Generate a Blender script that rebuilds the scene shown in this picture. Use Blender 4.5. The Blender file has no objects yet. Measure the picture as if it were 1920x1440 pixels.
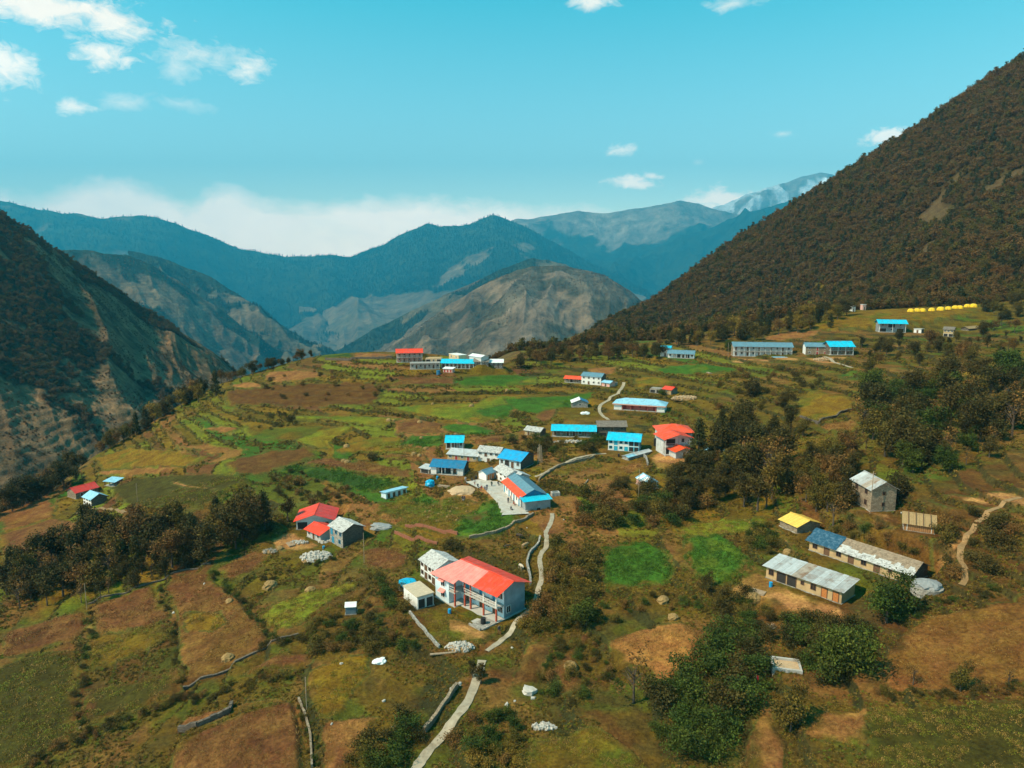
import bpy, math, random
import numpy as np
from mathutils import Vector, Matrix
random.seed(7); RNG = np.random.default_rng(11)
S = bpy.context.scene
COL = S.collection

# ------------------------------------------------------------------ camera
CAMZ = 65.0; F = 1333.0; PITCH = math.radians(9.4)
cam_d = bpy.data.cameras.new('camera'); cam = bpy.data.objects.new('camera', cam_d); COL.objects.link(cam)
cam_d.sensor_width = 36.0; cam_d.lens = 36.0 * F / 1920.0
cam_d.clip_start = 1.0; cam_d.clip_end = 60000.0
cam.location = (0, 0, CAMZ); cam.rotation_euler = (math.pi / 2 - PITCH, 0, 0)
S.camera = cam
S.render.resolution_x = 1024; S.render.resolution_y = 768

# ------------------------------------------------------------------ sky, sun, exposure
SUN_EL = math.radians(50); SUN_AZ = math.radians(-112)        # azimuth from +Y (view direction), clockwise
sd = bpy.data.lights.new('sun', 'SUN'); sun = bpy.data.objects.new('sun', sd); COL.objects.link(sun)
sd.energy = 5.0; sd.angle = math.radians(0.5); sd.color = (1.0, 0.82, 0.56)
to_sun = Vector((math.sin(SUN_AZ) * math.cos(SUN_EL), math.cos(SUN_AZ) * math.cos(SUN_EL), math.sin(SUN_EL)))
sun.rotation_euler = to_sun.to_track_quat('Z', 'Y').to_euler()
S.view_settings.view_transform = 'Standard'; S.view_settings.look = 'None'
S.view_settings.exposure = 0.3; S.view_settings.gamma = 1.0
S.view_settings.use_curve_mapping = False
S.render.engine = 'CYCLES'
S.cycles.use_denoising = True
S.cycles.max_bounces = 5; S.cycles.diffuse_bounces = 2; S.cycles.glossy_bounces = 1
S.cycles.transmission_bounces = 1; S.cycles.transparent_max_bounces = 4; S.cycles.volume_bounces = 0
S.cycles.caustics_reflective = False; S.cycles.caustics_refractive = False

def dirof(px, py):
    x = (px - 960) / F; u = (720 - py) / F
    c, s = math.cos(PITCH), math.sin(PITCH)
    return np.array([x, c + u * s, -s + u * c])
def azel(px, py):
    d = dirof(px, py); d = d / np.linalg.norm(d)
    return math.atan2(d[0], d[1]), math.asin(d[2])

world = bpy.data.worlds.new('World'); S.world = world; world.use_nodes = True
W = world.node_tree; W.nodes.clear()
def wn(t, **kw):
    n = W.nodes.new(t)
    for k, v in kw.items(): setattr(n, k, v)
    return n
def wmath(op, a, b=None, c=None, clamp=False):
    n = wn('ShaderNodeMath', operation=op); n.use_clamp = clamp
    for i, v in enumerate((a, b, c)):
        if v is None: continue
        if isinstance(v, (int, float)): n.inputs[i].default_value = v
        else: W.links.new(v, n.inputs[i])
    return n.outputs[0]
sky = wn('ShaderNodeTexSky', sky_type='NISHITA'); sky.sun_disc = False
sky.sun_elevation = SUN_EL; sky.sun_rotation = SUN_AZ; sky.altitude = 2200; sky.air_density = 1.0; sky.dust_density = 2.0; sky.ozone_density = 1.5
tint = wn('ShaderNodeMix', data_type='RGBA', blend_type='MULTIPLY'); tint.inputs[0].default_value = 1.0
W.links.new(sky.outputs[0], tint.inputs[6])
tc = wn('ShaderNodeTexCoord'); sep = wn('ShaderNodeSeparateXYZ'); W.links.new(tc.outputs['Generated'], sep.inputs[0])
AZ = wmath('ARCTAN2', sep.outputs[0], sep.outputs[1]); EL = wmath('ARCSINE', sep.outputs[2])
tr = wn('ShaderNodeValToRGB'); W.links.new(wmath('DIVIDE', EL, 0.6, clamp=True), tr.inputs[0]); te = tr.color_ramp.elements
te[0].position = 0.0; te[0].color = (3.6, 2.75, 1.8, 1); te[1].position = 1.0; te[1].color = (0.28, 2.35, 1.70, 1); e_ = te.new(0.28); e_.color = (2.2, 2.6, 1.75, 1); e_ = te.new(0.58); e_.color = (0.55, 2.4, 1.72, 1)
W.links.new(tr.outputs[0], tint.inputs[7])
cmb = wn('ShaderNodeCombineXYZ'); W.links.new(AZ, cmb.inputs[0]); W.links.new(wmath('MULTIPLY', EL, 1.7), cmb.inputs[1])
def wnoise(scale, detail, rough=0.6, dist=0.0):
    n = wn('ShaderNodeTexNoise'); n.noise_dimensions = '2D'
    W.links.new(cmb.outputs[0], n.inputs['Vector'])
    n.inputs['Scale'].default_value = scale; n.inputs['Detail'].default_value = detail
    n.inputs['Roughness'].default_value = rough; n.inputs['Distortion'].default_value = dist
    return n.outputs[0]
N1 = wnoise(22, 9, 0.62, 0.3); N2 = wnoise(9, 7, 0.55, 0.2); N3 = wnoise(46, 6, 0.65, 0.6)
edge = wmath('ADD', wmath('MULTIPLY_ADD', N1, 1.5, -0.75), wmath('MULTIPLY_ADD', N3, 1.3, -0.65))
# cumulus patches: centre pixel, half width, half height, softness, strength
CL = [(80, 15, 160, 32, 1.0, .95), (205, 38, 70, 32, 1.05, .9), (195, 108, 40, 24, .9, .9), (10, 128, 46, 34, 1.0, .9), (385, 104, 88, 24, 1.5, .72), (470, 128, 36, 22, 1.2, .8), (330, 125, 30, 26, 1.6, .5),
      (145, 203, 30, 13, 1.0, .8), (235, 195, 46, 14, 1.5, .45), (335, 195, 50, 13, 1.7, .35), (1110, 4, 42, 13, 1.1, .75), (1375, 6, 52, 11, 1.5, .55),
      (1167, 282, 30, 12, 1.1, .8), (1190, 343, 50, 13, .8, .92), (1225, 331, 22, 8, .9, .8), (1655, 257, 46, 13, .8, .9), (1468, 251, 20, 6, 1.4, .45), (1345, 372, 66, 22, .8, .92), (1300, 374, 34, 14, 1.1, .75), (1310, 305, 12, 5, 1.6, .3)]
total = None
for (px, py, hw, hh, soft, st) in CL:
    a0, e0 = azel(px, py)
    da = wmath('DIVIDE', wmath('SUBTRACT', AZ, a0), hw * 1.15 / F); de = wmath('DIVIDE', wmath('SUBTRACT', EL, e0), hh * 1.15 / F)
    rr = wmath('SQRT', wmath('ADD', wmath('MULTIPLY', da, da), wmath('MULTIPLY', de, de)))
    m = wmath('ADD', wmath('SUBTRACT', 0.9, rr), edge)
    m = wmath('MULTIPLY', wmath('DIVIDE', m, soft * 0.75, clamp=True), st)
    total = m if total is None else wmath('MAXIMUM', total, m)
# the long bank of cloud over the ridges
bank = [(-400, 350), (0, 346), (60, 362), (150, 330), (240, 324), (310, 350), (350, 374), (390, 344), (440, 338), (490, 365), (560, 372), (640, 366), (760, 360), (860, 368), (960, 376), (1100, 380), (1180, 392), (1260, 410), (1500, 430), (2300, 430)]
ramp = wn('ShaderNodeValToRGB'); a_lo, a_hi = -0.9, 0.9
W.links.new(wmath('DIVIDE', wmath('SUBTRACT', AZ, a_lo), a_hi - a_lo), ramp.inputs[0])
els = ramp.color_ramp.elements
for i, (px, py) in enumerate(bank):
    a, e = azel(px, py); p = min(max((a - a_lo) / (a_hi - a_lo), 0), 1); v = (e + 0.1) / 0.4
    if i < 2: el = els[i]; el.position = p
    else: el = els.new(p)
    el.color = (v, v, v, 1)
top = wmath('MULTIPLY_ADD', ramp.outputs[0], 0.4, -0.1)
b = wmath('DIVIDE', wmath('SUBTRACT', wmath('MULTIPLY_ADD', edge, 0.013, top), EL), 0.026, clamp=True)
b = wmath('MULTIPLY', b, wmath('MULTIPLY_ADD', N2, 0.5, 0.74, clamp=True))
b = wmath('MULTIPLY', b, 0.96)
total = wmath('MAXIMUM', total, b)
mixc = wn('ShaderNodeMix', data_type='RGBA'); W.links.new(total, mixc.inputs[0]); W.links.new(tint.outputs[2], mixc.inputs[6])
shade = wn('ShaderNodeMix', data_type='RGBA'); W.links.new(N1, shade.inputs[0]); shade.inputs[6].default_value = (21, 17.0, 13.6, 1); shade.inputs[7].default_value = (26, 20.5, 15.8, 1)
dim = wn('ShaderNodeMapRange'); W.links.new(EL, dim.inputs[0]); dim.inputs[1].default_value = 0.12; dim.inputs[2].default_value = 0.28; dim.inputs[3].default_value = 1.0; dim.inputs[4].default_value = 0.62
dmx = wn('ShaderNodeMix', data_type='RGBA', blend_type='MULTIPLY'); dmx.inputs[0].default_value = 1.0; W.links.new(shade.outputs[2], dmx.inputs[6]); W.links.new(dim.outputs[0], dmx.inputs[7])
W.links.new(dmx.outputs[2], mixc.inputs[7])
bg = wn('ShaderNodeBackground'); bg.inputs[1].default_value = 0.105; W.links.new(mixc.outputs[2], bg.inputs[0])
wo = wn('ShaderNodeOutputWorld'); W.links.new(bg.outputs[0], wo.inputs[0])

# ------------------------------------------------------------------ small tools
def lin(r, g, b):
    f = lambda c: (c / 255 / 12.92) if c <= 10.3 else ((c / 255 + 0.055) / 1.055) ** 2.4
    return (f(r), f(g), f(b))
def fade(t): return t * t * t * (t * (t * 6 - 15) + 10)
def vnoise(x, y, seed=0):
    xi = np.floor(x).astype(np.int64); yi = np.floor(y).astype(np.int64); fx = fade(x - xi); fy = fade(y - yi)
    def h(a, b):
        n = (a * 374761393 + b * 668265263 + seed * 974711) & 0xffffffff
        n = ((n ^ (n >> 13)) * 1274126177) & 0xffffffff
        return ((n ^ (n >> 16)) & 0xffff) / 65535.0
    return (h(xi, yi) * (1 - fx) + h(xi + 1, yi) * fx) * (1 - fy) + (h(xi, yi + 1) * (1 - fx) + h(xi + 1, yi + 1) * fx) * fy
def fbm(x, y, o=4, seed=0, rid=False):
    t = 0; a = 0.5; s = 0
    for k in range(o):
        n = vnoise(x * 2 ** k + 17.3 * k, y * 2 ** k + 5.1 * k, seed + k)
        if rid: n = 1 - abs(2 * n - 1)
        t = t + a * n; s += a; a *= 0.5
    return t / s
def sstep(a, b, x):
    t = np.clip((x - a) / (b - a), 0, 1); return t * t * (3 - 2 * t)
def inpoly(px, py, poly):
    c = np.zeros(px.shape, bool); n = len(poly)
    for i in range(n):
        x1, y1 = poly[i]; x2, y2 = poly[(i + 1) % n]
        cond = (y1 > py) != (y2 > py)
        with np.errstate(divide='ignore', invalid='ignore'):
            xi = (x2 - x1) * (py - y1) / (y2 - y1 + 1e-12) + x1
        c ^= cond & (px < xi)
    return c
def polydist(px, py, pts, closed=False):
    d = np.full(px.shape, 1e9); n = len(pts)
    for i in range(n if closed else n - 1):
        x1, y1 = pts[i]; x2, y2 = pts[(i + 1) % n]
        dx, dy = x2 - x1, y2 - y1; t = np.clip(((px - x1) * dx + (py - y1) * dy) / (dx * dx + dy * dy + 1e-12), 0, 1)
        d = np.minimum(d, np.hypot(px - x1 - t * dx, py - y1 - t * dy))
    return d
def mesh_np(name, V, Fq, mat=None, smooth=False, col=None, mats=None, mi=None):
    me = bpy.data.meshes.new(name)
    V = np.asarray(V, np.float32); Fq = np.asarray(Fq, np.int32); nv, nf = len(V), len(Fq); k = Fq.shape[1]
    me.vertices.add(nv); me.vertices.foreach_set('co', V.ravel())
    me.loops.add(nf * k); me.loops.foreach_set('vertex_index', Fq.ravel())
    me.polygons.add(nf); me.polygons.foreach_set('loop_start', np.arange(0, nf * k, k, dtype=np.int32))
    if mi is not None: me.polygons.foreach_set('material_index', np.asarray(mi, np.int32))
    me.polygons.foreach_set('use_smooth', np.full(nf, smooth, bool))
    me.update(calc_edges=True)
    if col is not None:
        a = me.color_attributes.new('Col', 'FLOAT_COLOR', 'POINT')
        c = np.ones((nv, 4), np.float32); c[:, :3] = col; a.data.foreach_set('color', c.ravel())
    for m in (mats or ([mat] if mat else [])): me.materials.append(m)
    return me
def link(name, data, parent=None, loc=None, **props):
    o = bpy.data.objects.new(name, data); COL.objects.link(o)
    if parent is not None: o.parent = parent
    if loc is not None: o.location = loc
    for k, v in props.items(): o[k] = v
    return o
def empty(name, loc, rz, label, cat, group=None):
    o = bpy.data.objects.new(name, None); COL.objects.link(o); o.empty_display_size = 0.3
    o.location = loc; o.rotation_euler = (0, 0, rz); o['label'] = label; o['category'] = cat
    if group: o['group'] = group
    return o
def tagged(name, data, loc, rz, label, cat, group=None, scale=None):
    o = link(name, data, None, loc); o.rotation_euler = (0, 0, rz); o['label'] = label; o['category'] = cat
    if group: o['group'] = group
    if scale is not None: o.scale = scale if hasattr(scale, '__len__') else (scale,) * 3
    return o

class MB:
    """collects boxes, prisms and tubes into one mesh"""
    def __init__(s): s.v = []; s.f = []; s.m = []
    def add(s, v, f, m=0):
        o = len(s.v); s.v += [tuple(p) for p in v]; s.f += [tuple(i + o for i in q) for q in f]; s.m += [m] * len(f); return s
    def box(s, x0, x1, y0, y1, z0, z1, m=0):
        return s.add([(x0, y0, z0), (x1, y0, z0), (x1, y1, z0), (x0, y1, z0), (x0, y0, z1), (x1, y0, z1), (x1, y1, z1), (x0, y1, z1)],
                     [(0, 3, 2, 1), (4, 5, 6, 7), (0, 1, 5, 4), (1, 2, 6, 5), (2, 3, 7, 6), (3, 0, 4, 7)], m)
    def hexa(s, p, m=0):
        return s.add(p, [(0, 3, 2, 1), (4, 5, 6, 7), (0, 1, 5, 4), (1, 2, 6, 5), (2, 3, 7, 6), (3, 0, 4, 7)], m)
    def slab(s, a, b, c, d, t, m=0):
        """thin plate on quad a b c d (counter-clockwise from above), thickness t downwards along its normal"""
        a, b, c, d = map(Vector, (a, b, c, d)); n = (b - a).cross(d - a).normalized() * t
        return s.hexa([a - n, b - n, c - n, d - n, a, b, c, d], m)
    def prism(s, poly, axis, a0, a1, m=0):
        n = len(poly); P = lambda u, w, t: (t, u, w) if axis == 'x' else (u, t, w)
        v = [P(u, w, a0) for u, w in poly] + [P(u, w, a1) for u, w in poly]
        f = [tuple(range(n)), tuple(range(2 * n - 1, n - 1, -1))] + [(i, (i + 1) % n, n + (i + 1) % n, n + i) for i in range(n)]
        if axis == 'x': f = [tuple(reversed(q)) for q in f]
        return s.add(v, f, m)
    def tube(s, pts, r, n=6, m=0, r2=None):
        pts = [Vector(p) for p in pts]; base = len(s.v); k = len(pts)
        for i, p in enumerate(pts):
            d = (pts[min(i + 1, k - 1)] - pts[max(i - 1, 0)]).normalized(); u = d.orthogonal().normalized(); w = d.cross(u)
            rr = r if r2 is None else r + (r2 - r) * i / (k - 1)
            s.v += [tuple(p + u * rr * math.cos(6.2832 * j / n) + w * rr * math.sin(6.2832 * j / n)) for j in range(n)]
        for i in range(k - 1):
            for j in range(n):
                s.f.append((base + i * n + j, base + i * n + (j + 1) % n, base + (i + 1) * n + (j + 1) % n, base + (i + 1) * n + j)); s.m.append(m)
        s.f.append(tuple(base + j for j in reversed(range(n)))); s.m.append(m)
        s.f.append(tuple(base + (k - 1) * n + j for j in range(n))); s.m.append(m)
        return s
    def mesh(s, name, mats, smooth=False):
        me = bpy.data.meshes.new(name); me.from_pydata(s.v, [], s.f)
        for m in (mats if isinstance(mats, (list, tuple)) else [mats]): me.materials.append(m)
        if any(s.m): me.polygons.foreach_set('material_index', s.m)
        if smooth: me.polygons.foreach_set('use_smooth', [True] * len(s.f))
        me.update(); return me
    def build(s, name, mats, parent=None, smooth=False, **kw):
        return link(name, s.mesh(name, mats, smooth), parent, **kw)

# ------------------------------------------------------------------ materials
MATS = {}
def mat(name, col, rough=0.8, var=0.25, scale=1.5, bump=0.0, spec=0.3, metal=0.0, stain=None, stain_amt=0.0, stain_scale=0.6, vcol=False, coords='Object', streak=None):
    if name in MATS: return MATS[name]
    m = bpy.data.materials.new(name); m.use_nodes = True; T = m.node_tree; P = T.nodes['Principled BSDF']
    P.inputs['Roughness'].default_value = rough; P.inputs['Metallic'].default_value = metal; P.inputs['Specular IOR Level'].default_value = spec
    def N(t): return T.nodes.new(t)
    tc = N('ShaderNodeTexCoord'); vec = tc.outputs[coords]
    if streak:
        mp = N('ShaderNodeMapping'); mp.inputs['Scale'].default_value = streak; T.links.new(vec, mp.inputs[0]); vec = mp.outputs[0]
    ns = N('ShaderNodeTexNoise'); ns.inputs['Scale'].default_value = scale; ns.inputs['Detail'].default_value = 5; ns.inputs['Roughness'].default_value = 0.65
    T.links.new(vec, ns.inputs['Vector'])
    mr = N('ShaderNodeMapRange'); mr.inputs[1].default_value = 0.25; mr.inputs[2].default_value = 0.75; mr.inputs[3].default_value = 1 - var; mr.inputs[4].default_value = 1 + var
    T.links.new(ns.outputs[0], mr.inputs[0])
    mx = N('ShaderNodeMix'); mx.data_type = 'RGBA'; mx.blend_type = 'MULTIPLY'; mx.inputs[0].default_value = 1
    if vcol:
        at = N('ShaderNodeVertexColor'); at.layer_name = 'Col'; T.links.new(at.outputs[0], mx.inputs[6])
    else: mx.inputs[6].default_value = (*col, 1)
    T.links.new(mr.outputs[0], mx.inputs[7]); out = mx.outputs[2]
    if stain:
        n2 = N('ShaderNodeTexNoise'); n2.inputs['Scale'].default_value = stain_scale; n2.inputs['Detail'].default_value = 6; n2.inputs['Roughness'].default_value = 0.7
        T.links.new(vec, n2.inputs['Vector'])
        r2 = N('ShaderNodeMapRange'); r2.inputs[1].default_value = 0.5; r2.inputs[2].default_value = 0.62; r2.inputs[3].default_value = 0; r2.inputs[4].default_value = stain_amt
        T.links.new(n2.outputs[0], r2.inputs[0])
        m2 = N('ShaderNodeMix'); m2.data_type = 'RGBA'; T.links.new(r2.outputs[0], m2.inputs[0]); T.links.new(out, m2.inputs[6]); m2.inputs[7].default_value = (*stain, 1); out = m2.outputs[2]
    T.links.new(out, P.inputs['Base Color'])
    if bump:
        bp = N('ShaderNodeBump'); bp.inputs['Strength'].default_value = bump; bp.inputs['Distance'].default_value = 0.15
        T.links.new(ns.outputs[0], bp.inputs['Height']); T.links.new(bp.outputs[0], P.inputs['Normal'])
    MATS[name] = m; return m
def mat_stone(name, c1, c2, mortar, scale=2.2):
    m = bpy.data.materials.new(name); m.use_nodes = True; T = m.node_tree; P = T.nodes['Principled BSDF']; P.inputs['Roughness'].default_value = 0.9
    tc = T.nodes.new('ShaderNodeTexCoord'); mp = T.nodes.new('ShaderNodeMapping'); mp.inputs['Scale'].default_value = (1, 1, 2.2); T.links.new(tc.outputs['Object'], mp.inputs[0])
    v = T.nodes.new('ShaderNodeTexVoronoi'); v.inputs['Scale'].default_value = scale; T.links.new(mp.outputs[0], v.inputs['Vector'])
    w = T.nodes.new('ShaderNodeTexVoronoi'); w.feature = 'DISTANCE_TO_EDGE'; w.inputs['Scale'].default_value = scale; T.links.new(mp.outputs[0], w.inputs['Vector'])
    sx = T.nodes.new('ShaderNodeSeparateColor'); T.links.new(v.outputs['Color'], sx.inputs[0])
    a = T.nodes.new('ShaderNodeMix'); a.data_type = 'RGBA'; T.links.new(sx.outputs[0], a.inputs[0]); a.inputs[6].default_value = (*c1, 1); a.inputs[7].default_value = (*c2, 1)
    r = T.nodes.new('ShaderNodeMapRange'); r.inputs[1].default_value = 0.0; r.inputs[2].default_value = 0.06; T.links.new(w.outputs[0], r.inputs[0])
    b = T.nodes.new('ShaderNodeMix'); b.data_type = 'RGBA'; T.links.new(r.outputs[0], b.inputs[0]); b.inputs[6].default_value = (*mortar, 1); T.links.new(a.outputs[2], b.inputs[7])
    T.links.new(b.outputs[2], P.inputs['Base Color'])
    bp = T.nodes.new('ShaderNodeBump'); bp.inputs['Strength'].default_value = 0.6; bp.inputs['Distance'].default_value = 0.08; T.links.new(r.outputs[0], bp.inputs['Height']); T.links.new(bp.outputs[0], P.inputs['Normal'])
    MATS[name] = m; return m
def roofpaint(name, c, var=0.24): return mat(name, c, rough=0.5, var=var, scale=0.9, spec=0.35, stain=tuple(0.6 * k + 0.06 for k in c), stain_amt=0.75, stain_scale=0.55)
R_RED = roofpaint('roof_red_paint', (0.76, 0.055, 0.018)); R_ORANGE = roofpaint('roof_orange_paint', (0.80, 0.08, 0.022)); R_PINK = roofpaint('roof_pink_paint', (0.80, 0.235, 0.20)); R_CRIM = roofpaint('roof_crimson_paint', (0.62, 0.045, 0.03))
R_CYAN = roofpaint('roof_cyan_paint', (0.008, 0.45, 0.66)); R_BLUE = roofpaint('roof_blue_paint', (0.01, 0.29, 0.58)); R_DBLUE = roofpaint('roof_deep_blue_paint', (0.012, 0.15, 0.30)); R_GBLUE = roofpaint('roof_grey_blue_paint', (0.11, 0.22, 0.29)); R_LBLUE = roofpaint('roof_pale_blue_paint', (0.25, 0.50, 0.65))
R_TIN = mat('tin_sheet', (0.45, 0.46, 0.47), rough=0.45, var=0.15, scale=0.8, spec=0.5, stain=(0.26, 0.19, 0.14), stain_amt=0.45, stain_scale=0.7)
R_TIN2 = mat('tin_sheet_dull', (0.36, 0.36, 0.36), rough=0.55, var=0.2, scale=0.9, stain=(0.2, 0.13, 0.09), stain_amt=0.6, stain_scale=0.6); R_TINR = mat('tin_sheet_rusty', (0.33, 0.27, 0.22), rough=0.65, var=0.25, scale=0.9, stain=(0.2, 0.1, 0.05), stain_amt=0.8, stain_scale=0.5)
R_WHITE = mat('white_sheet', (0.72, 0.72, 0.72), rough=0.5, var=0.1)
R_SLATE = mat('slate_pale', (0.46, 0.45, 0.44), rough=0.7, var=0.35, scale=2.5, stain=(0.13, 0.11, 0.10), stain_amt=0.7, stain_scale=1.6)
R_SLATED = mat('slate_dark', (0.20, 0.17, 0.145), rough=0.8, var=0.35, scale=2.5, stain=(0.09, 0.07, 0.055), stain_amt=0.6, stain_scale=1.4)
R_SLATEB = mat('slate_brown', (0.27, 0.20, 0.14), rough=0.85, var=0.3, scale=2.5, stain=(0.14, 0.095, 0.06), stain_amt=0.6, stain_scale=1.2)
R_THATCH = mat('thatch', (0.32, 0.215, 0.105), rough=0.95, var=0.4, scale=3, streak=(6, 1, 1), bump=0.6)
W_WHITE = mat('lime_wash', (0.72, 0.70, 0.68), var=0.12, scale=0.8, stain=(0.42, 0.37, 0.30), stain_amt=0.35, stain_scale=0.9)
W_PBLUE = mat('pale_blue_plaster', (0.55, 0.66, 0.72), var=0.1, stain=(0.45, 0.48, 0.5), stain_amt=0.3)
W_GREY = mat('cement_plaster', (0.26, 0.27, 0.28), var=0.2, scale=0.7, stain=(0.16, 0.165, 0.17), stain_amt=0.5)
W_LGREY = mat('grey_white_plaster', (0.50, 0.50, 0.50), var=0.15, stain=(0.34, 0.32, 0.30), stain_amt=0.5)
W_TAN = mat('mud_plaster', (0.46, 0.31, 0.16), var=0.2, scale=1.0, stain=(0.30, 0.19, 0.10), stain_amt=0.5, bump=0.2)
W_PINK = mat('pink_plaster', (0.66, 0.36, 0.30), var=0.12)
W_STONE = mat_stone('stone_wall', (0.20, 0.145, 0.095), (0.33, 0.25, 0.17), (0.10, 0.07, 0.045))
W_STONEG = mat_stone('grey_stone_wall', (0.22, 0.20, 0.18), (0.40, 0.37, 0.33), (0.12, 0.10, 0.085))
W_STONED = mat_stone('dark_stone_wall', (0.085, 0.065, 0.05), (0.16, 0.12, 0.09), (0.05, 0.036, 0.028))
W_BRICK = mat('brick_red_wall', (0.27, 0.11, 0.06), var=0.3, scale=5)
M_WOOD = mat('dark_wood', (0.13, 0.065, 0.035), var=0.3, scale=3); M_WOODO = mat('orange_door_wood', (0.45, 0.16, 0.045), var=0.25, scale=3); M_WOODL = mat('weathered_wood', (0.30, 0.22, 0.15), var=0.3, scale=3)
M_PLANK = mat('hut_planks', (0.30, 0.145, 0.055), var=0.35, scale=3)
M_BDOOR = mat('blue_door_paint', (0.03, 0.22, 0.36), var=0.2); M_CDOOR = mat('cyan_door_paint', (0.03, 0.36, 0.50), var=0.2); M_RDOOR = mat('red_door_paint', (0.36, 0.05, 0.04), var=0.2)
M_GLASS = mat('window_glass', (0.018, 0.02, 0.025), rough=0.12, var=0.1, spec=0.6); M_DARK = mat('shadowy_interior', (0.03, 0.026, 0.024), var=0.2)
M_FRAMEW = mat('white_frame', (0.62, 0.60, 0.57), var=0.1); M_COLR = mat('red_column_paint', (0.42, 0.07, 0.035), var=0.15); M_RED2 = mat('red_trim', (0.55, 0.13, 0.10), var=0.15)
M_PATH = mat('worn_path_concrete', (0.34, 0.28, 0.205), var=0.3, scale=1.0, stain=(0.2, 0.14, 0.075), stain_amt=0.45, stain_scale=0.9, bump=0.3); M_CONC = mat('concrete', (0.42, 0.40, 0.375), var=0.2, scale=1.2, stain=(0.28, 0.24, 0.2), stain_amt=0.5, bump=0.15); M_CONCD = mat('raw_concrete', (0.29, 0.27, 0.25), var=0.2)
M_PAVE = mat('courtyard_paving', (0.43, 0.40, 0.36), var=0.22, scale=0.9, stain=(0.3, 0.22, 0.14), stain_amt=0.5)
M_DIRT = mat('trodden_dirt', (0.26, 0.155, 0.068), var=0.3, scale=1.5, bump=0.3); M_SAND = mat('sand', (0.44, 0.30, 0.18), var=0.2, scale=2, bump=0.3); M_STRAW = mat('straw', (0.27, 0.165, 0.06), var=0.35, scale=3, bump=0.6)
M_TARPB = mat('blue_tarp', (0.01, 0.36, 0.60), rough=0.4, var=0.3, scale=2, bump=0.4); M_TARPG = mat('grey_tarp', (0.24, 0.245, 0.25), rough=0.6, var=0.3, scale=2, bump=0.4); M_TARPY = mat('yellow_tarp', (0.72, 0.46, 0.09), rough=0.55, var=0.2, scale=2, bump=0.3); M_TARPW = mat('white_tarp', (0.74, 0.75, 0.76), rough=0.6, var=0.15, bump=0.3); M_TARPD = mat('dark_blue_tarp', (0.02, 0.075, 0.13), rough=0.5, var=0.35, scale=2, bump=0.5, stain=(0.16, 0.22, 0.28), stain_amt=0.45, stain_scale=2)
M_TENT = mat('tent_yellow_fabric', (0.75, 0.45, 0.02), var=0.15); M_BLACK = mat('black_plastic', (0.02, 0.022, 0.025), rough=0.4, var=0.1)
M_ROCKL = mat('pale_rock', (0.42, 0.38, 0.34), var=0.3, scale=2.5); M_ROCK = mat('field_rock', (0.28, 0.235, 0.19), var=0.35, scale=2.5)
M_SKIN = mat('skin', (0.24, 0.13, 0.08), var=0.05); M_HAIR = mat('dark_hair', (0.012, 0.01, 0.01), var=0.05)
# ------------------------------------------------------------------ terrain: control points seen at (px, py), Y metres ahead
def P3(px, py, Y):
    d = dirof(px, py); return np.array([d[0] / d[1] * Y, Y, CAMZ + d[2] / d[1] * Y])
CP = [(0, 1440, 103), (-250, 1300, 130), (0, 1150, 161), (-200, 1100, 190), (0, 960, 250), (100, 930, 274), (190, 850, 320), (280, 800, 340), (400, 725, 385), (510, 690, 400), (590, 668, 420), (740, 661, 402), (767, 680, 370), (945, 690, 375),
      (180, 945, 248), (200, 1300, 119), (450, 1400, 93), (640, 1020, 178), (400, 1060, 167), (600, 750, 325), (600, 850, 255), (400, 800, 305), (400, 900, 232), (800, 780, 290), (850, 860, 225), (840, 960, 175), (960, 940, 182),
      (900, 1150, 126), (560, 1150, 132), (680, 1230, 114), (900, 1300, 102), (830, 1380, 94), (1180, 1070, 138), (1200, 1200, 113), (1100, 1400, 88), (1650, 1400, 80), (1900, 1400, 75), (2200, 1400, 70), (1800, 1200, 100), (1900, 1100, 108), (2250, 1100, 100), (1500, 1090, 123), (1740, 1090, 118), (1655, 955, 139), (1880, 930, 130), (2200, 900, 120),
      (1400, 960, 166), (1350, 860, 210), (1270, 850, 217), (1190, 845, 221), (1210, 770, 289), (1115, 715, 340), (1440, 673, 340), (1560, 662, 345), (1300, 670, 370), (1675, 625, 385), (1790, 622, 390), (1760, 580, 430), (1600, 580, 440), (1500, 605, 430), (1600, 730, 265), (1800, 720, 250), (1500, 780, 245), (1750, 820, 190), (1550, 850, 190), (1900, 800, 185), (2250, 700, 190),
      (1920, 552, 460), (2250, 480, 420), (1900, 400, 600), (2200, 250, 600), (1920, 95, 850), (2200, -60, 760), (1750, 210, 1000), (1560, 330, 1150), (1460, 395, 1200), (1300, 500, 1200), (1150, 590, 1050), (1010, 650, 850), (960, 688, 700), (1500, 500, 750), (1300, 600, 600), (1150, 645, 540), (1700, 420, 700)]
CPX = [P3(*c) for c in CP]
for c in ((1920, 95, 850), (1750, 210, 1000), (1560, 330, 1150), (1460, 395, 1200), (1300, 500, 1200), (1150, 590, 1050), (1010, 650, 850)):
    p = P3(*c); q = p * np.array([1.3, 1.3, 1]); q[2] = p[2] - 150; CPX.append(q)
CPX = np.array(CPX)
def tps_fit(C, lam=4e2):
    n = len(C); d = np.hypot(C[:, None, 0] - C[None, :, 0], C[:, None, 1] - C[None, :, 1])
    K = np.where(d > 0, d * d * np.log(d + 1e-9), 0) + lam * np.eye(n)
    Pm = np.c_[np.ones(n), C[:, :2]]; A = np.zeros((n + 3, n + 3)); A[:n, :n] = K; A[:n, n:] = Pm; A[n:, :n] = Pm.T
    return np.linalg.solve(A, np.r_[C[:, 2], np.zeros(3)])
TW = tps_fit(CPX)
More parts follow.
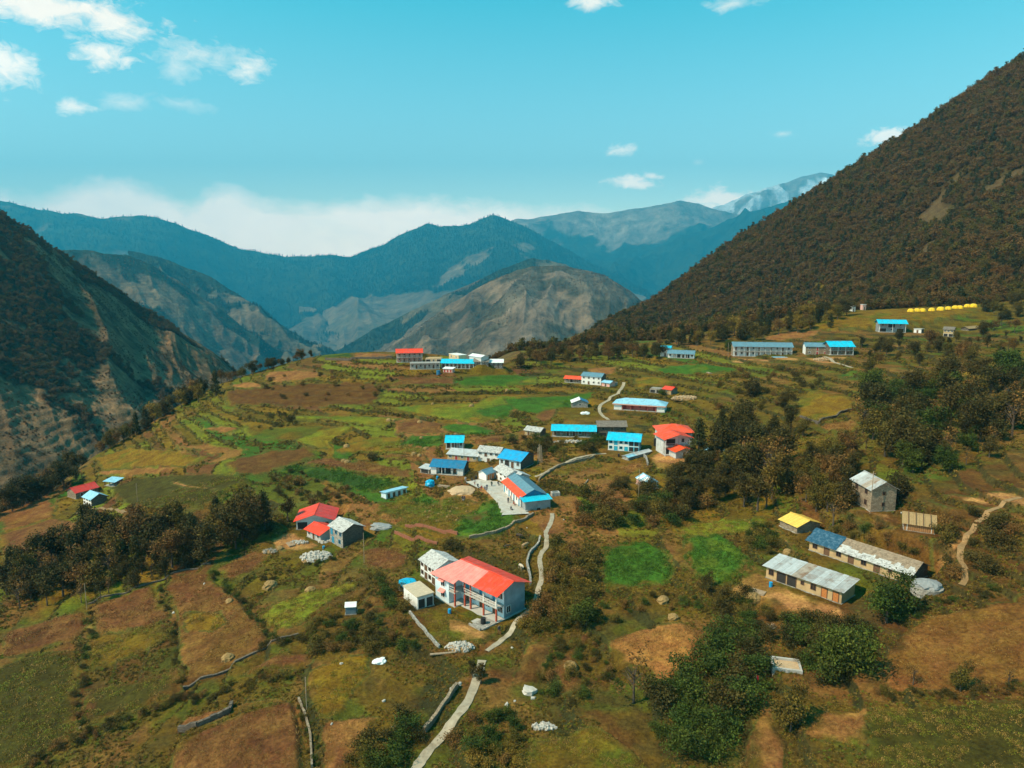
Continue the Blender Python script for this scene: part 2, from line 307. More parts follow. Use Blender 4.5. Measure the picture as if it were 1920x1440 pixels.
def tps(x, y):
    z = TW[-3] + TW[-2] * x + TW[-1] * y
    for (cx, cy, _), w in zip(CPX, TW):
        d2 = (x - cx) ** 2 + (y - cy) ** 2; z = z + w * 0.5 * d2 * np.log(d2 + 1e-9)
    return z
# polar grid of the ground sheet
NA = 820; AZS = np.radians(np.linspace(-47, 47, NA)); RS = [48.0]
while RS[-1] < 1900: r = RS[-1]; RS.append(r + min(max(r * r / 65 * 0.0015, 0.16), (0.0042 if r < 440 else 0.007) * r))
RS = np.array(RS); NR = len(RS); LRS = np.log(RS)
GX = RS[:, None] * np.sin(AZS)[None]; GY = RS[:, None] * np.cos(AZS)[None]
GZ = np.clip(tps(GX, GY), -60, 420)
# drop from the village shelf to the valley on the left
SHELF = [tuple(P3(*c)[:2]) for c in ((-250, 1020, 215), (0, 958, 252), (100, 932, 274), (190, 852, 320), (280, 803, 342), (400, 728, 387), (510, 692, 402), (590, 669, 422), (740, 661, 404), (820, 668, 398), (945, 689, 380))]
SHPOLY = [(-330, 0), (-300, 120)] + SHELF + [(6, 420), (0, 560), (-5, 700), (10, 900), (40, 2400), (3000, 2400), (3000, -10)]
out = ~inpoly(GX, GY, SHPOLY)
dd = polydist(GX, GY, SHPOLY[1:-2])
dd = np.where(out, dd, 0); drop = 0.62 * (np.sqrt(dd * dd + 64) - 8)
GZ = np.maximum(GZ - drop, -900)
# ravines on the wooded slope
hillw = sstep(48, 110, GZ) + 0.6 * sstep(430, 560, GY) * sstep(-60, 100, GX)
rav = fbm(GX / 150 + 0.3 * fbm(GX / 90, GY / 90, 2, 5), (GY - 0.4 * GX) / 420, 4, 3, True)
crest = 1 - sstep(880, 1250, np.hypot(GX, GY))
GZ = GZ + (rav - 0.55) * 46 * np.clip(hillw, 0, 1) * (0.25 + 0.75 * crest)
# hold the skyline of the wooded slope to its line against the sky (tree tops included)
SKYL = [(700, 745), (800, 730), (900, 712), (955, 694), (1010, 652), (1080, 622), (1150, 592), (1230, 557), (1300, 502), (1380, 443), (1460, 397), (1560, 332), (1660, 270), (1760, 206), (1850, 142), (1920, 97), (2100, -20), (2400, -200)]
ska = np.array([math.atan2(*dirof(*p)[:2]) for p in SKYL]); skr = np.array([dirof(*p)[2] / math.hypot(*dirof(*p)[:2]) for p in SKYL])
want = np.interp(AZS, ska, skr); far = RS > 520
cur = ((GZ[far] + 8 - CAMZ) / RS[far][:, None]).max(0); corr = np.clip(want - cur, -.2, .03) * sstep(ska[0] - .005, ska[0] + .05, AZS)
corr = np.convolve(np.pad(corr, 8, mode='edge'), np.ones(17) / 17, 'valid')
GZ = GZ + corr[None] * RS[:, None] * sstep(430, 850, RS)[:, None]
GZ = GZ + (fbm(GX / 14, GY / 14, 4, 9) - 0.5) * 1.1 * (1 - np.clip(out, 0, 1))

def gz(x, y):
    x = np.asarray(x, float); y = np.asarray(y, float)
    r = np.hypot(x, y); a = np.arctan2(x, y)
    ia = np.clip((a - AZS[0]) / (AZS[1] - AZS[0]), 0, NA - 1.001); i0 = ia.astype(int); fa = ia - i0
    ir = np.clip(np.interp(r, RS, np.arange(NR)), 0, NR - 1.001); j0 = ir.astype(int); fr = ir - j0
    return (GZ[j0, i0] * (1 - fa) + GZ[j0, i0 + 1] * fa) * (1 - fr) + (GZ[j0 + 1, i0] * (1 - fa) + GZ[j0 + 1, i0 + 1] * fa) * fr
TS = np.geomspace(52, 1850, 900)
def cast(px, py):
    d = dirof(px, py); d = d / math.hypot(d[0], d[1])
    f = lambda t: CAMZ + d[2] * t - gz(d[0] * t, d[1] * t)
    v = f(TS); k = np.argmax(v < 0)
    if v[k] >= 0: k = len(TS) - 1
    lo, hi = TS[max(k - 1, 0)], TS[k]
    for _ in range(18):
        m = 0.5 * (lo + hi)
        if f(np.array([m]))[0] < 0: hi = m
        else: lo = m
    return Vector((d[0] * hi, d[1] * hi, CAMZ + d[2] * hi))
def castplane(px, py, z):
    d = dirof(px, py); t = (z - CAMZ) / d[2]; return Vector((d[0] * t, d[1] * t, z))

# ------------------------------------------------------------------ fields: (kind, outline) as seen from the camera, laid on the ground
C_ = dict(green=(0.050, 0.150, 0.022), dgreen2=(0.030, 0.045, 0.012), dgreen=(0.032, 0.088, 0.018), lime=(0.165, 0.205, 0.026), olive=(0.135, 0.105, 0.018), olived=(0.060, 0.058, 0.014), ochre=(0.205, 0.135, 0.022),
          soil=(0.160, 0.092, 0.042), soild=(0.110, 0.060, 0.028), tan=(0.27, 0.165, 0.070), straw=(0.36, 0.215, 0.085), pale=(0.47, 0.31, 0.15), dirt=(0.42, 0.28, 0.14), russet=(0.125, 0.080, 0.027), plough=(0.225, 0.122, 0.048))
FIELDS = [
 ('russet', [(420, 735), (560, 715), (700, 715), (720, 735), (700, 757), (560, 762), (430, 760)], .3),
 ('dgreen', [(592, 670), (628, 660), (660, 662), (662, 671)], .8), ('tan', [(660, 662), (690, 661), (738, 664), (735, 670), (663, 671)], .8),
 ('tan', [(490, 712), (500, 698), (560, 692), (625, 705), (560, 711), (520, 716)], .8), ('tan', [(427, 724), (470, 714), (495, 720), (493, 727), (440, 728)], .8),
 ('lime', [(529, 784), (578, 777), (677, 779), (756, 782), (717, 798), (667, 792), (618, 787)], .8),
 ('olive', [(454, 800), (578, 798), (648, 796), (665, 798), (640, 815), (608, 824), (618, 840), (590, 842), (558, 830), (465, 820)], .8), ('lime', [(545, 826), (600, 805), (650, 797), (662, 800), (640, 815), (610, 828), (618, 840), (590, 841)], 0),
 ('tan', [(365, 806), (400, 798), (452, 800), (436, 813), (410, 811)], .8), ('ochre', [(618, 844), (697, 817), (757, 817), (745, 834), (800, 838), (796, 848), (707, 847), (638, 848)], .8),
 ('green', [(745, 832), (770, 815), (830, 814), (835, 834), (790, 838)], .8), ('soil', [(707, 850), (800, 848), (800, 863), (717, 858)], .8),
 ('soil', [(565, 866), (592, 858), (618, 858), (697, 866), (774, 880), (770, 899), (697, 889), (598, 872)], .8),
 ('dgreen', [(503, 886), (543, 870), (598, 874), (697, 892), (761, 903), (717, 915), (677, 921), (598, 903), (539, 891)], .8),
 ('russet', [(420, 868), (500, 843), (570, 836), (597, 850), (560, 866), (480, 888), (440, 888)], .5),
 ('tan', [(325, 837), (379, 831), (423, 835), (458, 841), (461, 850), (406, 867), (377, 871), (415, 853), (393, 850), (347, 842)], .7),
 ('ochre', [(173, 861), (244, 837), (325, 843), (366, 852), (406, 856), (371, 867), (339, 872), (190, 880)], .6), ('tan', [(190, 880), (339, 872), (333, 880), (244, 892), (179, 888)], .6),
 ('olived', [(200, 918), (260, 894), (347, 887), (433, 887), (474, 902), (423, 921), (406, 950), (298, 956), (233, 945)], .8), ('pale', [(309, 902), (325, 899), (358, 907), (409, 915), (390, 920), (347, 912)], 0),
 ('plough', [(0, 956), (100, 937), (103, 967), (0, 1000)], .7), ('soil', [(0, 1000), (95, 970), (200, 975), (245, 990), (180, 1010), (60, 1040), (0, 1045)], .6),
 ('soil', [(715, 725), (765, 705), (855, 708), (853, 720)], .7), ('green', [(857, 720), (870, 706), (940, 702), (1010, 705), (1012, 720), (960, 722), (870, 724)], .7), ('lime', [(975, 718), (985, 710), (1010, 707), (1010, 718)], 0),
 ('lime', [(740, 761), (813, 755), (886, 755), (922, 739), (981, 742), (959, 768), (944, 780), (893, 793), (857, 787), (784, 776), (740, 770)], .8), ('green', [(885, 770), (960, 755), (975, 765), (940, 785), (900, 782)], 0), ('ochre', [(870, 783), (900, 775), (940, 783), (900, 793)], 0),
 ('green', [(940, 747), (1000, 743), (1060, 740), (1120, 730), (1115, 742), (1075, 760), (1010, 774), (985, 775), (960, 767)], .7), ('soil', [(997, 782), (1020, 768), (1047, 765), (1037, 787), (1017, 793)], .7),
 ('soil', [(740, 796), (776, 780), (842, 795), (820, 800), (842, 812), (791, 812), (740, 811)], .7), ('green', [(822, 800), (849, 792), (893, 795), (930, 805), (922, 813), (871, 815), (835, 808)], .7), ('soil', [(878, 816), (944, 815), (947, 828), (900, 832)], .5),
 ('olive', [(690, 945), (775, 925), (860, 930), (905, 940), (940, 945), (972, 972), (975, 985), (940, 1002), (890, 1012), (840, 1006), (700, 985)], .4), ('green', [(840, 1003), (855, 975), (885, 955), (905, 940), (940, 942), (970, 972), (975, 985), (940, 1002), (890, 1012)], 0), ('green', [(765, 935), (800, 922), (830, 935), (800, 945)], 0),
 ('pale', [(852, 926), (880, 905), (910, 903), (945, 918), (940, 930), (905, 942), (880, 934)], 0), ('tan', [(700, 965), (735, 960), (762, 975), (740, 985), (708, 978)], 0), ('ochre', [(745, 995), (800, 990), (860, 1000), (855, 1015), (800, 1020)], 0), ('russet', [(870, 968), (905, 960), (912, 972), (885, 978)], 0),
 ('soil', [(167, 1137), (260, 1103), (287, 1097), (300, 1127), (317, 1153), (283, 1177), (177, 1180)], .8), ('soil', [(303, 1103), (333, 1077), (390, 1063), (400, 1083), (443, 1117), (483, 1160), (500, 1193), (497, 1210), (343, 1287), (337, 1227), (330, 1147)], .8), ('ochre', [(343, 1147), (417, 1147), (425, 1170), (400, 1185), (345, 1187)], 0),
 ('olive', [(167, 1187), (310, 1167), (323, 1193), (260, 1227), (167, 1260)], .7), ('olived', [(157, 1293), (327, 1253), (333, 1293), (233, 1333), (160, 1357)], .7), ('soild', [(0, 1187), (83, 1160), (160, 1143), (160, 1173), (140, 1195), (0, 1233)], .7), ('olived', [(0, 1247), (50, 1227), (147, 1213), (150, 1260), (143, 1360), (93, 1403), (0, 1440), (-150, 1440), (-150, 1260)], .7),
 ('soil', [(443, 1262), (517, 1223), (583, 1217), (587, 1243), (500, 1253)], .7), ('tan', [(317, 1373), (350, 1340), (430, 1320), (533, 1300), (537, 1307), (433, 1330), (367, 1363)], .8), ('soil', [(323, 1397), (427, 1340), (550, 1307), (563, 1360), (570, 1440), (575, 1500), (320, 1500)], .8),
 ('ochre', [(575, 1260), (650, 1228), (695, 1220), (690, 1255), (660, 1288), (650, 1330), (600, 1345), (578, 1305)], .4), ('tan', [(605, 1352), (675, 1342), (708, 1340), (690, 1370), (670, 1405), (662, 1440), (655, 1500), (600, 1500)], .6),
 ('olive', [(770, 1147), (817, 1128), (855, 1138), (935, 1172), (905, 1203), (825, 1214)], .9), ('dirt', [(840, 1158), (900, 1168), (925, 1178), (905, 1200), (865, 1205), (835, 1185)], 0),
 ('lime', [(485, 1150), (530, 1120), (575, 1108), (625, 1094), (682, 1084), (650, 1110), (600, 1142), (550, 1172), (515, 1185)], .7), ('soild', [(550, 1175), (605, 1140), (660, 1107), (707, 1083), (680, 1112), (625, 1137), (582, 1165)], .6), ('soil', [(672, 1132), (700, 1117), (725, 1120), (732, 1140), (690, 1142)], .5),
 ('soil', [(660, 1033), (727, 1020), (777, 1037), (768, 1058), (727, 1070), (685, 1062)], .6), ('soil', [(405, 1065), (440, 1040), (480, 1028), (500, 1040), (490, 1060), (470, 1075), (430, 1085)], .6),
 ('straw', [(1139, 1201), (1195, 1173), (1274, 1159), (1305, 1178), (1333, 1237), (1266, 1268), (1246, 1274), (1209, 1249), (1159, 1246)], .6), ('russet', [(982, 1221), (1029, 1198), (1024, 1237), (1001, 1282), (962, 1288)], .5), ('soil', [(1029, 1260), (1057, 1221), (1097, 1173), (1108, 1192), (1080, 1226), (1097, 1294), (1057, 1294)], .5),
 ('olive', [(976, 1440), (998, 1381), (1125, 1358), (1204, 1398), (1237, 1440), (1240, 1500), (970, 1500)], .5), ('tan', [(1419, 1302), (1443, 1302), (1451, 1351), (1481, 1386), (1479, 1500), (1395, 1500), (1416, 1351)], .5), ('tan', [(1519, 1313), (1573, 1324), (1630, 1324), (1630, 1391), (1562, 1383), (1516, 1378)], .5),
 ('plough', [(1627, 1245), (1679, 1215), (1684, 1183), (1752, 1150), (1920, 1115), (2150, 1070), (2150, 1260), (1920, 1280), (1806, 1294), (1684, 1288), (1649, 1267)], .8), ('olived', [(1636, 1324), (1920, 1310), (2100, 1300), (2100, 1500), (1630, 1500)], .7),
 ('green', [(1128, 1030), (1160, 1018), (1210, 1012), (1245, 1025), (1262, 1055), (1250, 1085), (1200, 1098), (1140, 1102), (1128, 1070)], .7), ('green', [(1290, 1005), (1350, 1000), (1380, 1015), (1405, 1045), (1400, 1070), (1350, 1090), (1300, 1075), (1285, 1040)], .7), ('lime', [(1270, 985), (1340, 972), (1450, 965), (1440, 985), (1380, 1000), (1280, 1003)], .5),
 ('pale', [(1355, 1105), (1385, 1080), (1430, 1060), (1440, 1075), (1560, 1125), (1605, 1140), (1580, 1165), (1490, 1150), (1400, 1115)], .5), ('dirt', [(1750, 1010), (1800, 985), (1830, 1000), (1800, 1050), (1820, 1085), (1800, 1100), (1770, 1050)], 0), ('dirt', [(1740, 935), (1800, 925), (1920, 908), (2050, 900), (2050, 940), (1920, 950), (1800, 945)], 0), ('dirt', [(1580, 960), (1640, 950), (1700, 955), (1690, 985), (1640, 975)], 0), ('pale', [(1450, 985), (1475, 1000), (1500, 1035), (1485, 1040), (1465, 1015), (1445, 1000)], 0),
 ('ochre', [(1488, 754), (1523, 730), (1599, 742), (1602, 765), (1532, 789), (1500, 780)], .5), ('tan', [(1535, 795), (1602, 783), (1611, 797), (1587, 806), (1558, 806)], .5), ('olive', [(1465, 830), (1547, 815), (1593, 815), (1587, 838), (1485, 873), (1470, 850)], .5), ('ochre', [(1573, 725), (1681, 725), (1841, 684), (1838, 707), (1719, 751), (1652, 751)], .4), ('green', [(1561, 703), (1611, 692), (1605, 700), (1582, 706)], .4),
 ('ochre', [(1480, 612), (1580, 585), (1700, 570), (1840, 560), (1860, 580), (1760, 600), (1640, 615), (1560, 620)], .3), ('tan', [(1430, 632), (1475, 620), (1545, 618), (1530, 630), (1440, 640)], .4),
 ('green', [(1225, 690), (1290, 682), (1370, 686), (1390, 695), (1330, 698), (1270, 702), (1240, 700)], .6), ('tan', [(1095, 691), (1160, 684), (1152, 700), (1110, 702)], .5), ('ochre', [(1190, 706), (1240, 705), (1275, 715), (1255, 722), (1195, 724)], .4),
 ('olive', [(1020, 885), (1060, 870), (1110, 856), (1130, 870), (1060, 890)], .4), ('tan', [(1157, 873), (1207, 855), (1215, 873), (1183, 888), (1163, 884)], .5), ('pale', [(1205, 857), (1240, 842), (1300, 852), (1312, 872), (1230, 877)], .4), ('dirt', [(1365, 672), (1500, 668), (1500, 676), (1370, 680)], 0), ('dirt', [(500, 1010), (550, 985), (600, 1020), (560, 1035), (510, 1030)], 0), ('pale', [(1505, 668), (1600, 667), (1570, 680), (1530, 678)], 0)]
C_ = {k: (c[0] * 0.84, c[1] * (0.70 if k in ('olive', 'olived', 'ochre', 'lime') else 0.59 if c[0] > c[1] else 0.66), c[2] * 0.40) for k, c in C_.items()}
POLY = []
for kind, pts, fl in FIELDS:
    q = [cast(*p) for p in pts]; POLY.append((kind, np.array([(p.x, p.y) for p in q]), fl))
# terraces on the open shelf, then each field levelled towards its own plane
shelfw = (1 - sstep(40, 55, GZ)) * (1 - sstep(410, 470, GY)) * (~out)
step = 1.5; zz = GZ + 1.2 * (fbm(GX / 60, GY / 60, 3, 21) - 0.5)
fr = zz / step - np.floor(zz / step)
tz = step * (np.floor(zz / step) + sstep(0.84, 0.98, fr)) - (zz - GZ)
RISER = sstep(0.79, 0.86, fr) * (1 - sstep(0.975, 1.0, fr)) * shelfw
GZ0 = GZ.copy(); GZ = GZ + (tz - GZ) * 0.8 * shelfw
wx = GX + 1.6 * (fbm(GX / 5, GY / 5, 3, 31) - 0.5) + 3.0 * (fbm(GX / 22, GY / 22, 2, 33) - 0.5); wy = GY + 1.6 * (fbm(GX / 5, GY / 5, 3, 41) - 0.5) + 3.0 * (fbm(GX / 22, GY / 22, 2, 43) - 0.5)
PAINT = []; TLEV = np.floor(zz / step).astype(np.int64); FID = np.full(GX.shape, -1, int); INF = np.zeros(GX.shape)
for i, (kind, pl, fl) in enumerate(POLY):
    x0, y0 = pl.min(0) - 4; x1, y1 = pl.max(0) + 4
    bb = (wx > x0) & (wx < x1) & (wy > y0) & (wy < y1); idx = np.nonzero(bb)
    ins = inpoly(wx[idx], wy[idx], [tuple(p) for p in pl]); sel = (idx[0][ins], idx[1][ins])
    if len(sel[0]) < 3: continue
    FID[sel] = i
    dl = polydist(GX[sel], GY[sel], [tuple(p) for p in pl], True); PAINT.append((i, kind, sel, dl))
    if fl > 0:
        A = np.c_[GX[sel], GY[sel], np.ones(len(sel[0]))]; ok_ = dd[sel] < .5
        if ok_.sum() < 4: continue
        co, *_ = np.linalg.lstsq(A[ok_], GZ0[sel][ok_], rcond=None)
        e = np.clip(polydist(GX[sel], GY[sel], [tuple(p) for p in pl], True) / 0.9, 0, 1)
        GZ[sel] = GZ[sel] + (A @ co - GZ[sel]) * fl * e * (dd[sel] < .5); INF[sel] = 1; RISER[sel] *= 0.15

# ------------------------------------------------------------------ levelling pads under buildings (filled by the builders below)
def frame(A, B, dz=0.0):
    a = cast(*A); a.z += dz; b = castplane(*B, a.z); return a, math.atan2(b.y - a.y, b.x - a.x), (b - a).length
FOOT = []
def pad(a, ang, x0, x1, y0, y1, z, m=0.9, blend=3.0):
    c, s = math.cos(ang), math.sin(ang); u = (GX - a.x) * c + (GY - a.y) * s; v = -(GX - a.x) * s + (GY - a.y) * c
    d = np.hypot(np.maximum(np.maximum(x0 - m - u, u - x1 - m), 0), np.maximum(np.maximum(y0 - m - v, v - y1 - m), 0))
    FOOT.append((a.x, a.y, ang, x0, x1, y0, y1)); w = 1 - sstep(0, blend, d); GZ[:] = GZ * (1 - w) + z * w; RISER[:] = RISER * (1 - w)
# ------------------------------------------------------------------ houses
def window(par, x, z, w, h, place, fm, pm=None):
    """place(u, v, d): point on the wall plane at u along, v up, d outwards"""
    f = MB(); t = 0.09
    for (u0, u1, v0, v1) in ((x - w / 2 - t, x + w / 2 + t, z - t, z), (x - w / 2 - t, x + w / 2 + t, z + h, z + h + t), (x - w / 2 - t, x - w / 2, z, z + h), (x + w / 2, x + w / 2 + t, z, z + h), (x - 0.03, x + 0.03, z, z + h)):
        p = [place(u, v, d) for d, v in ((0.0, v0), (0.0, v1)) for u in (u0, u1)]; q = [place(u, v, 0.08) for v in (v0, v1) for u in (u0, u1)]
        f.hexa([p[0], p[1], q[1], q[0], p[2], p[3], q[3], q[2]])
    o = f.build('window', fm, par)
    g = MB(); p = [place(x - w / 2, z, 0.0), place(x + w / 2, z, 0.0), place(x + w / 2, z, 0.03), place(x - w / 2, z, 0.03)]
    g.hexa(p + [place(x - w / 2, z + h, 0.0), place(x + w / 2, z + h, 0.0), place(x + w / 2, z + h, 0.03), place(x - w / 2, z + h, 0.03)]); g.build('pane', pm or M_GLASS, o)
    return o
def door(par, x, z, w, h, place, dm, fm):
    g = MB(); g.hexa([place(x - w / 2, z, 0.0), place(x + w / 2, z, 0.0), place(x + w / 2, z, 0.04), place(x - w / 2, z, 0.04), place(x - w / 2, z + h, 0.0), place(x + w / 2, z + h, 0.0), place(x + w / 2, z + h, 0.04), place(x - w / 2, z + h, 0.04)])
    o = g.build('door', dm, par); f = MB(); t = 0.1
    for (u0, u1, v0, v1) in ((x - w / 2 - t, x + w / 2 + t, z + h, z + h + t), (x - w / 2 - t, x - w / 2, z, z + h), (x + w / 2, x + w / 2 + t, z, z + h)):
        f.hexa([place(u0, v0, 0.0), place(u1, v0, 0.0), place(u1, v0, 0.09), place(u0, v0, 0.09), place(u0, v1, 0.0), place(u1, v1, 0.0), place(u1, v1, 0.09), place(u0, v1, 0.09)])
    f.build('door_frame', fm, o); return o
def lerp3(a, b, t): return tuple(a[i] + (b[i] - a[i]) * t for i in range(3))
def slope(par, a, b, c, d, mats, style, near=False, name='roof_slope', sheet=1.0, split=None):
    """a b eave left/right, c d ridge right/left; built of separate sheets or slates"""
    L = (Vector(b) - Vector(a)).length; rng = random.Random(int(abs(a[0] * 31 + b[0] * 7 + L * 100)) + 3)
    nrm = (Vector(b) - Vector(a)).cross(Vector(d) - Vector(a)).normalized()
    ms = mats if isinstance(mats, (list, tuple)) else [mats]
    up = lambda p, h: tuple(Vector(p) + nrm * h)
    if style == 'sheet':
        n = max(2, int(round(L / sheet))); M = MB(); base = None
        for i in range(n):
            t0, t1 = i / n, (i + 1) / n - 0.018 / L; h = 0.02 * (i % 2) + rng.uniform(0, 0.012)
            cuts = [0, 1] if not split else [0, split, 1]
            for k in range(len(cuts) - 1):
                s0, s1 = cuts[k], cuts[k + 1]
                lo0, lo1 = lerp3(lerp3(a, b, t0), lerp3(d, c, t0), s0), lerp3(lerp3(a, b, t1), lerp3(d, c, t1), s0); hi0, hi1 = lerp3(lerp3(a, b, t0), lerp3(d, c, t0), s1), lerp3(lerp3(a, b, t1), lerp3(d, c, t1), s1)
                hh = h + 0.03 * k; tm = 0.5 * (t0 + t1); q = [up(p, hh) for p in (lo0, lo1, hi1, hi0)]
                mi = k if split else (min(int(tm * len(ms)), len(ms) - 1) if len(ms) > 1 else 0)
                if near:
                    T = MB(); ribs = 3
                    for r_ in range(ribs):
                        u0, u1 = r_ / ribs, (r_ + 1) / ribs; hq = 0.025 * (r_ == 1)
                        T.slab(up(lerp3(q[0], q[1], u0), hq), up(lerp3(q[0], q[1], u1), hq), up(lerp3(q[3], q[2], u1), hq), up(lerp3(q[3], q[2], u0), hq), 0.03)
                    T.build('roof_sheet', ms[mi], par)
                else: M.slab(*q, 0.04, mi)
        return None if near else M.build(name, ms, par)
    M = MB(); H = (Vector(d) - Vector(a)).length; rows = max(3, int(H / 0.42)); gap = 0.02
    for r_ in range(rows):
        s0, s1 = r_ / rows, min((r_ + 1.25) / rows, 1.0); n = max(3, int(L / 0.62)); x = [0.0]
        while x[-1] < 1: x.append(x[-1] + rng.uniform(0.6, 1.4) / n)
        x[-1] = 1.0
        for t0, t1 in zip(x[:-1], x[1:]):
            if t1 - t0 < 0.006: continue
            h = 0.05 + rng.uniform(0, 0.05); jit = rng.uniform(-0.012, 0.012)
            lo = [lerp3(lerp3(a, b, t), lerp3(d, c, t), max(s0 + jit, 0)) for t in (t0, t1 - gap / L)]; hi = [lerp3(lerp3(a, b, t), lerp3(d, c, t), s1) for t in (t1 - gap / L, t0)]
            mi = 0
            if len(ms) > 1: mi = 0 if (r_ + 0.5) / rows < (split or 0.5) + rng.uniform(-.12, .12) else 1
            M.slab(up(lo[0], h), up(lo[1], h), up(hi[0], 0.03), up(hi[1], 0.03), 0.035, mi)
    o = M.build(name, ms, par); o['kind'] = 'stuff'; return o
def house(name, label, A, B, D, H, roof='gable', rise=1.3, rm=None, wm=None, sm=None, ops=(), rops=(), lops=(), L=None, group=None, oh=0.45, near=False, style='sheet', dm=None, fm=None, trim=None, ver=None, split=None, cat='house', plm=None, dz=0.0, rmb=None, wh=None, sheet=1.0, gabm=None):
    a, ang, l = frame(A, B, dz); L = L or max(l, 2.0); root = empty(name, a, ang, label, cat, group)
    pad(a, ang, 0, L, 0, D, a.z)
    wm = wm or W_WHITE; sm = sm or wm; dm = dm or M_WOOD; fm = fm or M_FRAMEW; plm = plm or W_STONEG; vd = ver['d'] if ver else 0.0
    MB().box(-0.15, L + 0.15, -0.15, D + 0.15, -1.6, 0.12).build('plinth', plm, root)
    y0 = vd
    w = MB()
    if roof in ('gable', 'hip', 'flat'):
        w.box(0, L, y0, D, 0.121, H, 0)
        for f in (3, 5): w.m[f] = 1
        if roof == 'gable':
            hr = rise * (1 - abs(0)); w.prism([(0.02, H - 0.001), (D - 0.02, H - 0.001), (D / 2, H + rise - 0.08)], 'x', 0.003, L - 0.003, 1 if not gabm else 2)
    elif roof == 'gable_y':
        w.box(0, L, y0, D, 0.121, H, 0)
        for f in (3, 5): w.m[f] = 1
        w.prism([(0.02, H - 0.001), (L - 0.02, H - 0.001), (L / 2, H + rise - 0.08)], 'y', y0 + 0.003, D - 0.003, 0 if not gabm else 2)
    elif roof == 'shed': w.prism([(y0, 0.121), (D, 0.121), (D, H + rise - 0.06), (y0, H + rise * y0 / D - 0.06)], 'x', 0, L, 0)
    w.build('wall', [wm, sm] + ([gabm] if gabm else []), root)
    rmb = rmb or rm
    if roof == 'gable':
        k = rise / (D / 2); e = H - oh * k
        slope(root, (-oh, -oh, e), (L + oh, -oh, e), (L + oh, D / 2, H + rise), (-oh, D / 2, H + rise), rm, style, near, split=split, sheet=sheet)
        slope(root, (L + oh, D + oh, e), (-oh, D + oh, e), (-oh, D / 2, H + rise), (L + oh, D / 2, H + rise), rmb, style, near, sheet=sheet)
        rc = MB(); zz = H + rise + 0.07
        rc.slab((-oh, D / 2 - 0.22, zz - 0.22 * k + 0.03), (L + oh, D / 2 - 0.22, zz - 0.22 * k + 0.03), (L + oh, D / 2, zz + 0.03), (-oh, D / 2, zz + 0.03), 0.03); rc.slab((-oh, D / 2, zz + 0.03), (L + oh, D / 2, zz + 0.03), (L + oh, D / 2 + 0.22, zz - 0.22 * k + 0.03), (-oh, D / 2 + 0.22, zz - 0.22 * k + 0.03), 0.03); rc.build('ridge_cap', (rm[-1] if isinstance(rm, (list, tuple)) else rm), root)
    elif roof == 'gable_y':
        k = rise / (L / 2); e = H - oh * k
        slope(root, (-oh, D + oh, e), (-oh, -oh, e), (L / 2, -oh, H + rise), (L / 2, D + oh, H + rise), rm, style, near, split=split, sheet=sheet)
        slope(root, (L + oh, -oh, e), (L + oh, D + oh, e), (L / 2, D + oh, H + rise), (L / 2, -oh, H + rise), rmb, style, near, sheet=sheet)
        MB().box(L / 2 - 0.15, L / 2 + 0.15, -oh - 0.02, D + oh + 0.02, H + rise + 0.04, H + rise + 0.1).build('ridge_cap', (rm[-1] if isinstance(rm, (list, tuple)) else rm), root)
    elif roof == 'shed':
        k = rise / D; slope(root, (-oh, -oh, H - oh * k), (L + oh, -oh, H - oh * k), (L + oh, D + oh, H + rise + oh * k), (-oh, D + oh, H + rise + oh * k), rm, style, near, split=split, sheet=sheet)
    elif roof == 'flat': MB().box(-oh, L + oh, -oh, D + oh, H + 0.002, H + 0.18).build('roof_slab', rm, root)
    elif roof == 'hip':
        hd = D / 2 + oh; e = H - 0.1; r0, r1 = (-oh + hd, L + oh - hd) if L > D else (L / 2 - .3, L / 2 + .3); zr = H + rise
        slope(root, (-oh, -oh, e), (L + oh, -oh, e), (r1, D / 2, zr), (r0, D / 2, zr), rm, style, near, sheet=sheet); slope(root, (L + oh, D + oh, e), (-oh, D + oh, e), (r0, D / 2, zr), (r1, D / 2, zr), rmb, style, near, sheet=sheet)
        slope(root, (L + oh, -oh, e), (L + oh, D + oh, e), (r1, D / 2 + 0.01, zr), (r1, D / 2 - 0.01, zr), rmb, style, near, sheet=sheet); slope(root, (-oh, D + oh, e), (-oh, -oh, e), (r0, D / 2 - 0.01, zr), (r0, D / 2 + 0.01, zr), rmb, style, near, sheet=sheet)
    if trim: MB().box(-oh, L + oh, -oh - 0.05, -oh - 0.003, H - oh * (rise / (D / 2) if roof == 'gable' else 0.2) - 0.42, H - oh * (rise / (D / 2) if roof == 'gable' else 0.2) - 0.02).build('fascia', trim, root)
    # openings, one string per storey from the ground up
    def facade(strs, length, place, y=0):
        if not strs: return
        sh = (H - 0.12) / len(strs)
        for s, st in enumerate(strs):
            n = len(st)
            for i, ch in enumerate(st):
                x = length * (i + 0.5) / n; z = 0.122 + s * sh; ww = min(0.95, length / n * 0.6)
                if ch == 'w': window(root, x, z + sh * 0.34, ww * 0.9, min(sh * 0.42, 1.25), place, fm)
                elif ch == 's': window(root, x, z + sh * 0.45, min(0.5, ww), sh * 0.25, place, fm)
                elif ch == 'd': door(root, x, z, ww, min(sh * 0.74, 2.0), place, dm, fm)
                elif ch == 'o': door(root, x, z, length / n * 0.8, sh * 0.78, place, M_DARK, fm)  # open bay without a leaf: its inner shade painted as a dark panel
    facade(ops, L, lambda u, v, d: (u, y0 - d, v)); facade(rops, D - y0, lambda u, v, d: (L + d, y0 + u, v)); facade(lops, D - y0, lambda u, v, d: (-d, D - u, v))
